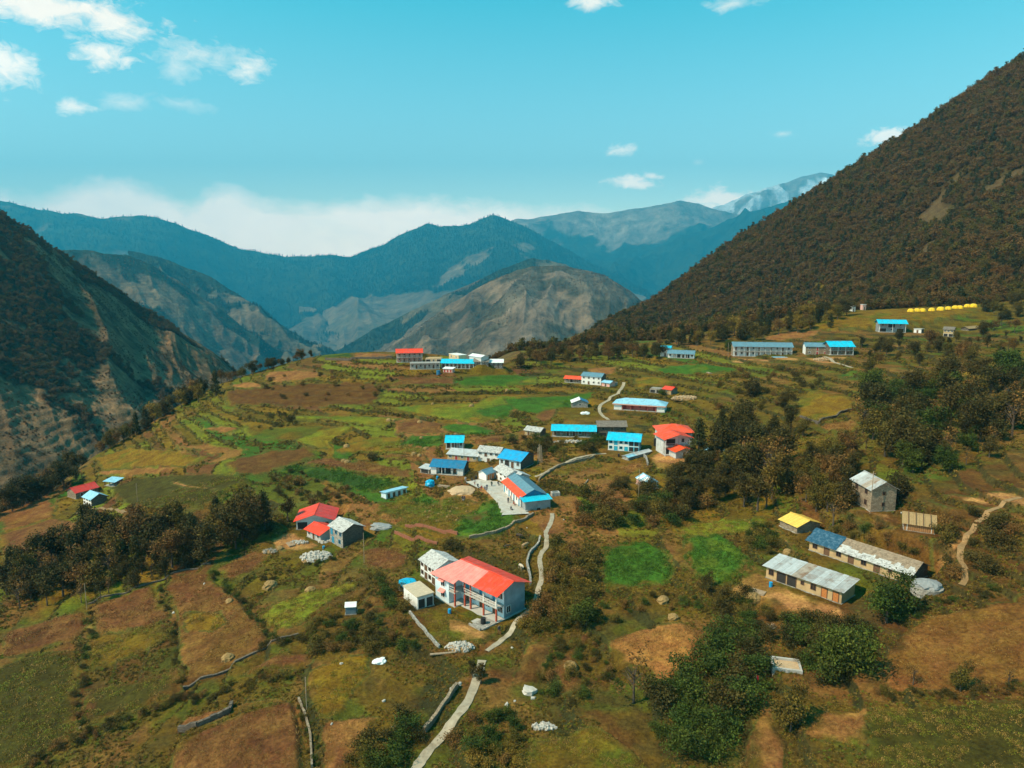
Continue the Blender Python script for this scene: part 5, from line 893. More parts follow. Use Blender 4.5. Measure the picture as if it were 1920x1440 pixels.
for a_ in [('bdark', (545, 792), 3.2, 'dark bush at the left end of the lime green strip'), ('bdark', (700, 862), 3.4, 'lone dark bush below the ochre field'), ('bbrown', (562, 908), 3.2, 'red-brown bush in front of the dark green field'), ('bdark', (1402, 1122), 2.6, 'dark bush beside the haystack in the right yard'), ('bgreen', (1218, 930), 3.0, 'green bush below the blue striped hut'), ('bdark', (848, 1030), 3.0, 'dark bush behind the white slate wing'), ('bgreen', (1240, 740), 3.0, 'green bush right of the small red roofed hut'), ('bdark', (1395, 668), 0.1, '')][:7]:
    bush(*a_)
# groves
def along(i0, i1, n, off, kinds, hr, label, group, mind=3.2):
    L_ = [Vector(p) for p in SHELF[i0:i1 + 1]]; done = []
    for _ in range(n * 30):
        if len(done) >= n: break
        k = VR.randrange(len(L_) - 1); a_, b_ = L_[k], L_[k + 1]; t = VR.random(); d = (b_ - a_).normalized(); nrm = Vector((-d.y, d.x)); p = a_.lerp(b_, t) + nrm * VR.uniform(*off)
        if any((p - q).length < mind for q in done): continue
        done.append(p); kd = VR.choice(kinds); tt = VR.random(); u = (k + t) / (len(L_) - 1)
        tree(kd, Vector((p.x, p.y, float(gz(p.x, p.y)))), hr[0] + (hr[1] - hr[0]) * tt, f"{'low' if tt < .33 else 'tall' if tt > .67 else 'medium'} {KADJ[kd]} {label}, {'near' if u < .33 else 'far' if u > .67 else 'middle'} part", group)
along(0, 3, 60, (-3, 26), ['oak', 'oak', 'slim', 'russet'], (6, 11), 'tree in the far left grove', 'trees of the far left grove')
along(3, 5, 30, (-3, 9), ['oak', 'russet', 'olive', 'conifer', 'ochre'], (5, 11.5), 'tree on the left edge of the fields', 'trees on the left edge')
along(5, 7, 18, (-2, 5), ['olive', 'russet', 'oak'], (4, 8), 'tree on the upper left edge of the fields', 'trees on the upper left edge')
fill([(0, 1145), (0, 1075), (120, 1030), (200, 1010), (290, 1000), (400, 985), (470, 985), (520, 980), (470, 1020), (400, 1052), (290, 1090), (170, 1130)], 92, 3.0, ['oak', 'oak', 'slim', 'russet', 'olive', 'bare', 'conifer'], (4, 12), 'tree in the lower left grove', 'trees of the lower left grove')
fill([(1345, 830), (1400, 790), (1470, 830), (1480, 880), (1490, 930), (1440, 965), (1380, 955), (1345, 900)], 46, 3.2, ['oak', 'oak', 'olive', 'slim', 'bare', 'conifer'], (5, 12), 'tree in the thick wood right of the conifer', 'trees of the wood right of the conifer')
fill([(1490, 900), (1520, 870), (1600, 850), (1615, 900), (1590, 960), (1510, 960)], 20, 3.4, ['oak', 'olive', 'russet'], (5, 8), 'tree in the thicket left of the tall stone house', 'thicket left of the tall stone house')
fill([(1600, 770), (1640, 740), (1720, 730), (1800, 700), (1900, 690), (1920, 780), (1880, 850), (1800, 880), (1720, 900), (1650, 860), (1600, 830)], 98, 3.4, ['oak', 'oak', 'round', 'olive', 'slim', 'bare', 'conifer'], (4, 12.5), 'tree in the big wood above the tall stone house', 'trees of the big wood on the right')
fill([(1600, 650), (1680, 630), (1760, 645), (1900, 600), (1920, 660), (1800, 690), (1700, 700), (1640, 680)], 46, 4.2, ['oak', 'olive', 'slim', 'russet'], (3, 9), 'tree in the scattered wood below the tents', 'scattered trees below the tents')
fill([(1840, 575), (1920, 545), (1920, 600), (1850, 605)], 12, 5, ['oak', 'olive'], (6, 9), 'tree at the right end of the tent row', 'trees right of the tents')
fill([(1330, 720), (1400, 690), (1500, 690), (1560, 720), (1480, 750), (1420, 790), (1340, 770)], 30, 4, ['bdark', 'bolive', 'bbrown'], (1.8, 3.6), 'bush in the scrub below the long verandah house', 'scrub below the verandah house', True)
fill([(1250, 1290), (1325, 1255), (1350, 1195), (1400, 1200), (1430, 1290), (1410, 1360), (1330, 1420), (1250, 1420), (1215, 1345)], 34, 2.4, ['bgreen', 'bgreen', 'bgreen', 'bdark'], (2.0, 4.2), 'bush in the thicket by the straw field', 'green thicket near the straw field', True)
fill([(1310, 1090), (1350, 1110), (1420, 1140), (1500, 1160), (1560, 1175), (1640, 1180), (1560, 1230), (1440, 1200), (1350, 1160)], 26, 2.6, ['bgreen', 'bolive', 'bdark'], (1.6, 3.4), 'bush on the bank below the tin roofed house', 'bushes below the tin roofed house', True)
fill([(1500, 1190), (1560, 1180), (1620, 1200), (1610, 1260), (1540, 1290), (1500, 1270)], 12, 2.6, ['bgreen', 'bdark'], (2.2, 3.8), 'bush around the large tree', 'bushes around the large tree', True)
fill([(1080, 930), (1180, 900), (1230, 935), (1290, 930), (1340, 960), (1270, 985), (1150, 995), (1070, 990)], 40, 3, ['bdark', 'bgreen', 'bolive', 'bbrown'], (2.2, 4.4), 'bush on the slope left of the dark wood', 'bushes on the middle slope', True)
fill([(1240, 905), (1330, 880), (1370, 930), (1350, 965), (1260, 950)], 16, 3.5, ['oak', 'slim', 'oak'], (5, 8), 'tree below the orange roofed houses', 'trees below the orange houses')
fill([(960, 1190), (985, 1150), (1015, 1080), (1040, 1020), (1110, 1030), (1120, 1110), (1080, 1170), (1020, 1190)], 46, 2.3, ['bochre', 'bolive', 'bbrown', 'bolive'], (1.6, 3.2), 'bush in the strip right of the concrete path', 'ochre scrub by the path', True)
fill([(670, 1440), (690, 1380), (760, 1350), (790, 1390), (740, 1440)], 12, 2.2, ['bdark', 'bolive', 'bgreen'], (1.8, 3.4), 'bush left of the lower path', 'bushes left of the lower path', True)
fill([(850, 1395), (900, 1340), (960, 1340), (1000, 1370), (960, 1400), (900, 1420)], 12, 2.2, ['bgreen', 'bbrown', 'bolive'], (1.4, 2.8), 'bush right of the foot of the lower path', 'bushes right of the lower path', True)
fill([(890, 1425), (960, 1405), (975, 1440), (890, 1450)], 8, 1.8, ['bbrown', 'bochre'], (1.5, 2.4), 'bush at the bottom edge', 'rusty bushes at the bottom edge', True)
fill([(600, 1190), (700, 1160), (760, 1170), (800, 1220), (720, 1225), (640, 1220), (590, 1235)], 24, 2.4, ['bdark', 'bgreen', 'bbrown', 'bolive'], (1.0, 2.4), 'bush on the bank left of the villa yard', 'bushes left of the villa yard', True)
fill([(690, 1070), (760, 1090), (770, 1140), (720, 1150), (700, 1110)], 8, 2.4, ['bgreen', 'bolive'], (1.4, 2.6), 'bush left of the blue covered tank', 'bushes left of the villa', True)
fill([(1740, 1010), (1790, 1020), (1770, 1070), (1800, 1110), (1850, 1090), (1900, 1000), (1850, 970), (1780, 960)], 26, 2.8, ['bdark', 'bbrown', 'bolive'], (1.6, 3.6), 'bush right of the long slate house', 'bushes at the right edge', True)
fill([(1580, 985), (1700, 1000), (1720, 1040), (1640, 1020), (1560, 1000)], 20, 2.2, ['bgreen', 'bbrown', 'bolive'], (1.0, 2.2), 'bush behind the long slate house', 'bushes behind the long slate house', True)
fill([(1400, 1000), (1440, 985), (1460, 1020), (1440, 1045), (1410, 1030)], 10, 2.2, ['bgreen', 'bolive'], (1.6, 3.0), 'bush beside the yellow tarp hut', 'bushes by the yellow tarp hut', True)
fill([(960, 820), (1040, 825), (1130, 825), (1130, 845), (1040, 865), (960, 850)], 30, 2.6, ['bgreen', 'bdark', 'bolive'], (1.6, 3.4), 'bush below the long cyan roofed house', 'bushes below the long cyan roof', True)
fill([(480, 905), (560, 880), (600, 905), (680, 925), (640, 950), (540, 940)], 26, 3, ['bolive', 'bdark', 'bbrown'], (1.0, 2.2), 'bush below the dark green field', 'bushes below the dark green field', True)
fill([(440, 780), (560, 770), (620, 788), (600, 800), (500, 812), (440, 790)], 12, 4, ['bdark', 'bolive'], (1.2, 2.4), 'bush on the terrace bank left of the lime strip', 'bushes on the left terraces', True)
fill([(560, 690), (740, 680), (740, 740), (560, 760), (440, 740)], 28, 5, ['bdark', 'bolive', 'bbrown'], (1.2, 2.6), 'bush on the upper terraces', 'bushes on the upper terraces', True)
fill([(960, 695), (1060, 680), (1240, 672), (1240, 660), (1100, 660), (1000, 672)], 40, 5, ['olive', 'oak', 'russet'], (6, 9), 'tree at the foot of the wooded slope', 'trees at the foot of the slope')
fill([(1240, 655), (1400, 640), (1560, 615), (1600, 590), (1590, 575), (1420, 610), (1250, 645)], 60, 5, ['olive', 'oak', 'russet', 'ochre', 'conifer'], (7, 11), 'tree at the forest edge above the verandah houses', 'trees on the forest edge')
fill([(1600, 570), (1740, 555), (1920, 520), (1920, 490), (1760, 525), (1610, 550)], 60, 5.5, ['olive', 'oak', 'russet', 'conifer'], (8, 12), 'tree at the forest edge above the tents', 'trees on the forest edge above the tents')

def hedge(line, n, kinds, hr, label, group, jit=1.0):
    W_ = [cast(*p) for p in line]; seg = [(b - a).length for a, b in zip(W_[:-1], W_[1:])]; tot = sum(seg)
    for i in range(n):
        d = tot * (i + VR.random()) / n; k = 0
        while d > seg[k] and k < len(seg) - 1: d -= seg[k]; k += 1
        p = W_[k].lerp(W_[k + 1], min(d / seg[k], 1)); x, y = p.x + VR.uniform(-jit, jit), p.y + VR.uniform(-jit, jit)
        if blocked(x, y, .8, 1.2): continue
        kd = VR.choice(kinds); t = VR.random(); u = (i + .5) / n
        bush(kd, Vector((x, y, float(gz(x, y)))), hr[0] + (hr[1] - hr[0]) * t, f"{'low' if t < .4 else 'tall'} {KADJ[kd]} {label}, {'upper' if u < .33 else 'lower' if u > .67 else 'middle'} part", group)
fill([(1040, 1200), (1080, 1180), (1130, 1130), (1230, 1115), (1290, 1110), (1330, 1140), (1200, 1150), (1125, 1185), (1105, 1300), (1060, 1330), (1000, 1330)], 30, 2.4, ['bgreen', 'bbrown', 'bolive', 'bdark'], (.7, 2.0), 'bush in the gully below the green fields', 'bushes in the gully', True)
hedge([(398, 1070), (420, 1105), (460, 1140), (495, 1185), (510, 1200)], 26, ['bgreen', 'bdark', 'bolive'], (.7, 1.5), 'hedge bush right of the large lower left field', 'hedge right of the lower left field')
hedge([(300, 1095), (312, 1140), (328, 1200), (338, 1290)], 22, ['bgreen', 'bolive', 'bdark'], (.5, 1.2), 'hedge bush between the lower left fields', 'hedge between the lower left fields')
hedge([(165, 1145), (165, 1200), (155, 1260), (150, 1360)], 20, ['bdark', 'bgreen', 'bbrown'], (.6, 1.4), 'hedge bush along the dark green field', 'hedge along the dark green field')
hedge([(560, 1262), (500, 1275), (420, 1295), (330, 1320), (240, 1355), (130, 1405), (60, 1440)], 60, ['bdark', 'bbrown', 'bolive'], (.6, 1.5), 'scrub bush on the dark bank at bottom left', 'scrub on the bottom left bank', 2.2)
hedge([(500, 1215), (560, 1195), (620, 1165), (690, 1145)], 22, ['bdark', 'bgreen', 'bolive'], (.7, 1.6), 'bush on the bank below the lime meadow', 'bank below the lime meadow', 1.6)
hedge([(480, 1085), (520, 1080), (580, 1060), (640, 1050)], 16, ['bgreen', 'bdark'], (.6, 1.3), 'bush above the lime meadow', 'bushes above the lime meadow', 1.4)
hedge([(567, 1315), (580, 1350), (590, 1440)], 12, ['bgreen', 'bolive'], (.4, .9), 'weed clump right of the bottom left field', 'weeds right of the bottom left field', .8)
hedge([(1640, 1300), (1720, 1303), (1820, 1305), (1930, 1296)], 24, ['bbrown', 'bdark', 'bolive'], (.5, 1.2), 'scrub bush below the ploughed field', 'scrub below the ploughed field', 1.0)
hedge([(1690, 1175), (1760, 1140), (1850, 1115), (1930, 1095)], 20, ['bgreen', 'bolive', 'bdark'], (.5, 1.3), 'bush along the top of the ploughed field', 'bushes above the ploughed field', 1.2)
hedge([(1010, 1300), (1030, 1240), (1060, 1180)], 12, ['bgreen', 'bolive'], (.5, 1.1), 'hedge bush between the brown strips', 'hedge between the brown strips', .8)
hedge([(1110, 1190), (1120, 1240), (1150, 1290)], 14, ['bgreen', 'bbrown', 'bdark'], (.6, 1.6), 'bush along the left of the straw field', 'bushes left of the straw field', 1.2)
# ------------------------------------------------------------------ far woods and undergrowth: too many to count
def scatter(name, pts, scl, protos, label):
    me = bpy.data.meshes.new(name); n = len(pts); me.vertices.add(n); me.vertices.foreach_set('co', np.asarray(pts, np.float32).ravel())
    for nm, ty, va in (('scl', 'FLOAT', scl), ('rot', 'FLOAT', RNG.uniform(0, 6.28, n)), ('idx', 'INT', RNG.integers(0, len(protos), n))):
        at = me.attributes.new(nm, ty, 'POINT'); at.data.foreach_set('value', np.asarray(va, np.float32 if ty == 'FLOAT' else np.int32))
    o = link(name, me, kind='stuff', label=label)
    g = bpy.data.node_groups.new(name, 'GeometryNodeTree'); g.interface.new_socket('Geometry', in_out='INPUT', socket_type='NodeSocketGeometry'); g.interface.new_socket('Geometry', in_out='OUTPUT', socket_type='NodeSocketGeometry')
    gi = g.nodes.new('NodeGroupInput'); go = g.nodes.new('NodeGroupOutput'); ip = g.nodes.new('GeometryNodeInstanceOnPoints'); jn = g.nodes.new('GeometryNodeJoinGeometry')
    for pr in reversed(protos):
        oi = g.nodes.new('GeometryNodeObjectInfo'); oi.inputs['Object'].default_value = pr; oi.inputs['As Instance'].default_value = True; g.links.new(oi.outputs['Geometry'], jn.inputs[0])
    def attr(nm, ty):
        a = g.nodes.new('GeometryNodeInputNamedAttribute'); a.data_type = ty; a.inputs[0].default_value = nm; return a.outputs[0]
    cx = g.nodes.new('ShaderNodeCombineXYZ'); g.links.new(attr('rot', 'FLOAT'), cx.inputs[2]); g.links.new(cx.outputs[0], ip.inputs['Rotation'])
    g.links.new(attr('scl', 'FLOAT'), ip.inputs['Scale']); g.links.new(attr('idx', 'INT'), ip.inputs['Instance Index']); ip.inputs['Pick Instance'].default_value = True
    g.links.new(gi.outputs[0], ip.inputs['Points']); g.links.new(jn.outputs[0], ip.inputs['Instance']); g.links.new(ip.outputs[0], go.inputs[0])
    o.modifiers.new('scatter', 'NODES').node_group = g; return o
def pobj(name, V, Fq, C, lm): return bpy.data.objects.new(name, mesh_np(name, V, Fq, C, lm))
FP = [pobj('wood_tree', *crown(700 + k, 26, 24, 3.0, 3.0, 4.3, 1.5, .42, 'round', .5, .25), L_FOREST) for k in range(3)] + [pobj('wood_tree', *crown(710, 24, 24, 2.4, 3.4, 4.6, 1.4, .4, 'round', .5, .25), L_OLIVE), pobj('wood_tree', *crown(711, 30, 16, 2.1, 4.2, 4.6, .9, .42, 'cone', .5, .25), L_CON)]
CPO = [pobj('far_conifer', *crown(720 + k, 22, 8, 2.2, 5.2, 5.4, 1.0, .9, 'cone', .5), L_FARF) for k in range(2)]
# wooded slope on the right: uniform in view and on the ground
def slope_points(n):
    px = RNG.uniform(900, 2100, n * 3); pts = []
    a = RNG.uniform(-.08, .72, n * 4); r = np.sqrt(RNG.uniform(380 ** 2, 1500 ** 2, n * 4)); x, y = r * np.sin(a), r * np.cos(a); z = gz(x, y)
    d = fbm(x / 60, y / 60, 3, 171); scr = fbm(x / 70, y / 45, 4, 101); foot = 40 + 6 * (fbm(x / 40, y / 40, 2, 5) - .5)
    ok = ((z > foot) | (y > 480)) & (x > -60) & (d > 0.2) & (scr < 0.74) & ~((z < 46) & (x > 150) & (y < 455))
    return np.c_[x, y, z - .3][ok][:n]
sp = slope_points(85000); scatter('forest', sp, (RNG.uniform(.42, .85, len(sp)) + .55 * (RNG.uniform(0, 1, len(sp)) > .93)) * (0.9 + 0.0003 * sp[:, 1]), FP, 'dense brown and olive forest covering the steep slope on the right')
def hill_points(key, n, cond):
    X, Y, Z, U, Vv = HD[key]; nv, nu = X.shape; i = RNG.integers(0, nu - 1, n * 3); jf = RNG.uniform(0, nv - 16, n * 3); j = jf.astype(int); f = jf - j; k = RNG.uniform(0, 1, n * 3)
    bl = lambda A: (A[j, i] * (1 - k) + A[j, i + 1] * k) * (1 - f) + (A[j + 1, i] * (1 - k) + A[j + 1, i + 1] * k) * f
    x, y, z, u, vv = bl(X), bl(Y), bl(Z), bl(U), bl(Vv); ok = cond(u, vv, x, y, z); return np.c_[x, y, z - 1][ok][:n]
q = hill_points('blue', 9000, lambda u, v, x, y, z: (v > .25) & ~(fbm(x / 1258, y / 1258, 4, 321) + .5 * (.42 - v) > .52)); scatter('far_wood', q, RNG.uniform(2.9, 5.8, len(q)), CPO, 'hazy blue conifer wood on the far left ridge')
q = hill_points('centre', 9000, lambda u, v, x, y, z: fbm(x / 1020, y / 1020, 5, 361) + .75 * (v - .58) > .51); scatter('far_wood', q, RNG.uniform(2.9, 5.8, len(q)), CPO, 'hazy blue conifer wood on the central mountain')
q = np.concatenate([hill_points(k_, 2200, lambda u, v, x, y, z: fbm(x / 600, y / 600, 5, 373) + .3 * (v - .6) > .54) for k_ in ('valley1', 'valley2')]); scatter('far_wood', q, RNG.uniform(1.2, 2.6, len(q)), CPO, 'hazy scattered conifers on the terraced valley spurs')
q = hill_points('spur', 2500, lambda u, v, x, y, z: fbm(x / 315, y / 315, 5, 351) + .35 * (v - .62) > .53); scatter('far_wood', q, RNG.uniform(1.1, 2.2, len(q)), CPO + FP[:2], 'scattered wood on the terraced spur at the left')
q = hill_points('left', 5200, lambda u, v, x, y, z: fbm(x / 110, y / 110, 5, 341) + .30 * (.36 - u) + .16 * sstep(.80, .95, v) * (u < .8) > .60); scatter('hill_wood', q, RNG.uniform(.55, 1.15, len(q)), FP[:4], 'dark wood on the steep slope across the valley at left')
q = hill_points('left', 6000, lambda u, v, x, y, z: fbm(x / 40, y / 40, 3, 345) > .56); scatter('hill_scrub', q, RNG.uniform(.2, .45, len(q)), FP[:3], 'small dark shrubs dotted over the bare slope at left')
q = hill_points('mid', 3200, lambda u, v, x, y, z: fbm(x / 270, y / 270, 5, 331) > .5); scatter('hill_scrub', q, RNG.uniform(.5, 1.3, len(q)), FP[:2], 'sparse scrub dotted over the bare brown hill')
# undergrowth along banks and in rough ground
G_OLIVE = leafmat('grass_olive', (0.15, 0.105, 0.016), (0.19, 0.12, 0.02)); G_TAN = leafmat('grass_tan', (0.30, 0.18, 0.05), (0.24, 0.14, 0.035)); G_GREEN = leafmat('grass_green', (0.085, 0.115, 0.012), (0.11, 0.12, 0.014))
SB = [pobj('tuft', *crown(740 + k, 8, 12, .5, .26, .2, .28, .10, 'round', .2), m) for k, m in enumerate((G_OLIVE, G_OLIVE, G_TAN, G_GREEN, L_BROWN, L_OLIVE, L_OCHRE, L_DARK))]
n = 130000; a = RNG.uniform(math.radians(-40), math.radians(40), n); r = 65 * (400 / 65) ** RNG.uniform(0, 1, n); x, y = r * np.sin(a), r * np.cos(a)
ia = np.clip(((a - AZS[0]) / (AZS[1] - AZS[0])).round().astype(int), 0, NA - 1); ir = np.clip(np.interp(r, RS, np.arange(NR)).round().astype(int), 0, NR - 1)
wild = FID[ir, ia] < 0; ris = RISER[ir, ia]; pat = fbm(x / 8, y / 8, 3, 181)
ok = (~out[ir, ia]) & ((wild & (pat > np.where(r < 160, .47, .56))) | ((ris > .5) & (pat > .40))) & (shelfw[ir, ia] > .2)
ok &= ~blocked(x, y, 1.0, 1.2)
vi = np.argwhere((RISER > .45) & (RS[:, None] > 120) & (RS[:, None] < 430) & (np.abs(AZS)[None] < .68) & (~out)); vi = vi[RNG.permutation(len(vi))[:26000]]; bx_, by_ = GX[vi[:, 0], vi[:, 1]] + RNG.uniform(-.5, .5, len(vi)), GY[vi[:, 0], vi[:, 1]] + RNG.uniform(-.5, .5, len(vi))
kb = ~blocked(bx_, by_, 1.0, 1.2) & (fbm(bx_ / 12, by_ / 12, 3, 187) > .40); qb = np.c_[bx_, by_, gz(bx_, by_) - .05][kb]; scatter('terrace_bank_scrub', qb, RNG.uniform(.45, 1.25, len(qb)) * np.clip(np.hypot(qb[:, 0], qb[:, 1]) / 240, .6, 1.2), [SB[0], SB[5], SB[7], SB[7], SB[3]], 'rough grass and scrub growing along the terrace banks')
q = np.c_[x, y, gz(x, y) - .05][ok]; scatter('undergrowth', q, RNG.uniform(.4, 1.15, len(q)) * np.clip(r[ok] / 190, .55, 1.25), SB, 'low scrub and coarse grass on banks and rough ground')

# standing crops and clods that give the fields their grain
def tufts(seed, n, spread, h, leaf, lm):
    rng = np.random.default_rng(seed); P = np.c_[rng.uniform(-spread, spread, (n, 2)), rng.uniform(0, h, n)]; k = rng.uniform(.6, 1.35, (n, 1)); return pobj('crop_tuft', *leaves(P, leaf, rng, np.repeat(k, 3, 1)), lm)
def field_scatter(name, kinds, n, protos, label, sz, rmax=260):
    a = RNG.uniform(math.radians(-39), math.radians(39), n); r = 68 * (rmax / 68) ** RNG.uniform(0, 1, n); x, y = r * np.sin(a), r * np.cos(a)
    ia = np.clip(((a - AZS[0]) / (AZS[1] - AZS[0])).round().astype(int), 0, NA - 1); ir = np.clip(np.interp(r, RS, np.arange(NR)).round().astype(int), 0, NR - 1); f = FID[ir, ia]
    ok = np.isin(f, [i for i, p in enumerate(POLY) if p[0] in kinds]) & ~blocked(x, y, .6, 1.0) & (fbm(x / 3.5, y / 3.5, 3, 191) > .40)
    q = np.c_[x, y, gz(x, y) - .02][ok]; scatter(name, q, RNG.uniform(.6, 1.3, len(q)) * sz * np.clip(r[ok] / 130, .7, 1.8), protos, label)
C_GREEN = leafmat('crop_green', (0.045, 0.105, 0.010), (0.065, 0.120, 0.012)); C_LIME = leafmat('crop_lime', (0.130, 0.150, 0.012), (0.170, 0.150, 0.014)); C_SOIL = leafmat('soil_clod', (0.20, 0.085, 0.022), (0.13, 0.055, 0.016)); C_STUB = leafmat('stubble', (0.34, 0.19, 0.055), (0.26, 0.14, 0.035))
field_scatter('wheat_crop', ('green', 'dgreen'), 60000, [tufts(801 + k, 40, .45, .28, .09, C_GREEN) for k in range(2)], 'young green crop standing in the green fields', 1.0)
field_scatter('meadow_grass', ('lime', 'olive', 'ochre', 'olived'), 60000, [tufts(811, 36, .5, .18, .085, C_LIME), tufts(812, 36, .5, .18, .085, G_OLIVE), tufts(813, 36, .5, .16, .085, G_TAN)], 'short yellowing grass in the lime and olive fields', 1.0)
field_scatter('soil_clods', ('soil', 'soild', 'plough', 'tan', 'straw'), 70000, [tufts(821, 26, .5, .07, .08, C_SOIL), tufts(822, 26, .5, .09, .08, C_STUB), tufts(823, 22, .5, .08, .075, C_SOIL)], 'clods, stubble and weeds on the bare fields', 1.0)
# ------------------------------------------------------------------ paths and low walls laid on the ground
def world_line(px): return [cast(*p) for p in px]
def densify(P, st=1.0):
    o = []
    for a, b in zip(P[:-1], P[1:]):
        n = max(1, int((b.xy - a.xy).length / st)); o += [a.lerp(b, i / n) for i in range(n)]
    return o + [P[-1]]
def strip(name, px, w, m, lift=0.06, **kw):
    P = densify(world_line(px), 0.8); V = []; Fq = []
    xs = np.array([p.x for p in P]); ys = np.array([p.y for p in P]); k = 3
    if len(P) > 8: xs = np.convolve(np.pad(xs, k, mode='edge'), np.ones(2 * k + 1) / (2 * k + 1), 'valid'); ys = np.convolve(np.pad(ys, k, mode='edge'), np.ones(2 * k + 1) / (2 * k + 1), 'valid')
    tx, ty = np.gradient(xs), np.gradient(ys); l = np.hypot(tx, ty) + 1e-9; nx, ny = -ty / l, tx / l; ww = w * (0.5 + 0.3 * (fbm(xs / .8, ys / .8, 3, 7) - .5))
    for s in (-1, -.5, 0, .5, 1):
        V.append(np.c_[xs + nx * ww * s, ys + ny * ww * s, np.zeros(len(xs))])
    V = np.stack(V, 1); zs = np.maximum.reduce([gz(V[:, j, 0], V[:, j, 1]) for j in range(5)]); V[..., 2] = zs[:, None] + lift
    n = len(xs); bot = V[:, [0, 4]].copy(); bot[..., 2] -= 0.7
    A = np.concatenate([bot[:, :1], V, bot[:, 1:]], 1); c = A.shape[1]; ij = np.arange(n * c).reshape(n, c)
    f = np.stack([ij[:-1, :-1], ij[1:, :-1], ij[1:, 1:], ij[:-1, 1:]], -1).reshape(-1, 4)
    return link(name, _m(name, A.reshape(-1, 3), f, m), **kw)
strip('concrete_path', PATHS[0], 1.05, M_PATH, kind='structure')
strip('concrete_path', PATHS[1], 1.0, M_PATH, kind='structure')
strip('concrete_path', PATHS[2], 1.4, M_PATH, kind='structure')
strip('concrete_path', PATHS[3], 1.45, M_PATH, 0.1, kind='structure')
strip('dirt_path', PATHS[4], 0.95, M_DIRT, kind='structure')
strip('dirt_path', PATHS[5], 1.2, M_DIRT, kind='structure')
strip('dirt_path', PATHS[6], 1.4, M_PATH, kind='structure')
strip('courtyard', PATHS[7], 6.5, M_PAVE, 0.1, kind='structure')
def wall(px, h, t, label, m=None, name='stone_wall', cat='wall'):
    m = m or W_STONEG
    P = densify(world_line(px), 0.9); rg = random.Random(len(px) * 7 + int(px[0][0])); M = MB()
    for a, b in zip(P[:-1], P[1:]):
        d = (b - a).xy; l = d.length
        if l < 1e-3: continue
        nx, ny = -d.y / l * t / 2, d.x / l * t / 2; hh = h * rg.uniform(.85, 1.12); za, zb = float(gz(a.x, a.y)), float(gz(b.x, b.y)); g = 0.97
        bx, by = a.x + d.x * g, a.y + d.y * g
        M.hexa([(a.x - nx, a.y - ny, za - .5), (a.x + nx, a.y + ny, za - .5), (bx + nx, by + ny, zb - .5), (bx - nx, by - ny, zb - .5), (a.x - nx, a.y - ny, za + hh), (a.x + nx, a.y + ny, za + hh), (bx + nx, by + ny, zb + hh), (bx - nx, by - ny, zb + hh)])
    o = M.build(name, m); o['label'] = label; o['category'] = cat; return o
wall([(1013, 1008), (1010, 1020), (993, 1040), (988, 1057), (993, 1078), (995, 1097)], 0.7, 0.4, 'thin pale stone wall running beside the concrete path')
wall([(768, 1150), (785, 1172), (805, 1195), (824, 1216)], 0.6, 0.35, 'low wall along the left edge of the villa yard')
wall([(857, 1288), (840, 1315), (815, 1350), (795, 1375)], 0.9, 0.5, 'rough stone wall left of the lower stone path', W_STONE)
wall([(1010, 903), (1047, 876), (1080, 866), (1115, 856)], 0.8, 0.45, 'stone wall beside the path to the twin cyan roofs', W_STONE)
wall([(600, 668), (570, 672), (545, 678)], 0.9, 0.5, 'dark stone wall on the crest at the left of the far fields', W_STONED)
wall([(610, 675), (660, 674), (735, 672)], 1.2, 0.6, 'dark stone terrace wall below the far tan field', W_STONED)
wall([(740, 1000), (790, 1012), (820, 1022)], 0.8, 0.3, 'rusty tin fence around the small pen on the meadow', mat('rusty_tin', (0.25, 0.09, 0.05)), 'tin_fence', 'fence')
wall([(760, 988), (800, 990), (858, 1003)], 0.8, 0.3, 'upper tin fence of the small pen on the meadow', mat('rusty_tin', (0.25, 0.09, 0.05)), 'tin_fence', 'fence')
wall([(880, 1010), (930, 1000), (985, 975), (1000, 965)], 0.7, 0.5, 'brown stone wall along the lower edge of the green meadow', W_STONE)
wall([(1215, 873), (1207, 856)], 1.0, 0.4, 'retaining wall under the yard of the orange houses')
wall([(560, 1312), (572, 1340), (582, 1380), (585, 1440)], 0.5, 0.3, 'thin pale wall along the right edge of the bottom left field', W_STONE)
wall([(335, 1370), (370, 1362), (430, 1335), (435, 1322)], 0.8, 0.5, 'stone edge under the small tan plot at the bottom left', W_STONED)
wall([(165, 1133), (260, 1100), (300, 1090), (350, 1068), (395, 1058)], 0.35, 0.4, 'rough bank wall along the top of the lower left fields', W_STONED)
wall([(343, 1290), (420, 1262), (500, 1215), (560, 1190)], 0.35, 0.4, 'stony bank below the large lower left field', W_STONED)
wall([(1500, 782), (1535, 795), (1600, 770)], 0.8, 0.5, 'dark stone bank between ochre and tan fields on the right', W_STONED)

# ------------------------------------------------------------------ heaps, stacks, tarpaulins
def blob(seed, rx, ry, h, n=16, rings=6, jit=.12, peak=1.0):
    rg = random.Random(seed); m = MB()
    for j in range(rings):
        t = j / rings; rr = math.cos(t * math.pi / 2) ** (0.75 * peak); z = h * math.sin(t * math.pi / 2)
        for i in range(n): k = 1 + rg.uniform(-jit, jit); m.v.append((rx * rr * k * math.cos(6.2832 * i / n), ry * rr * k * math.sin(6.2832 * i / n), z * (1 + rg.uniform(-jit, jit) * .5) - (0.35 if j == 0 else 0)))
    m.v.append((0, 0, h))
    for j in range(rings - 1):
        for i in range(n): m.f.append((j * n + i, j * n + (i + 1) % n, (j + 1) * n + (i + 1) % n, (j + 1) * n + i))
    for i in range(n): m.f.append(((rings - 1) * n + i, (rings - 1) * n + (i + 1) % n, rings * n))
    m.m = [0] * len(m.f); return m
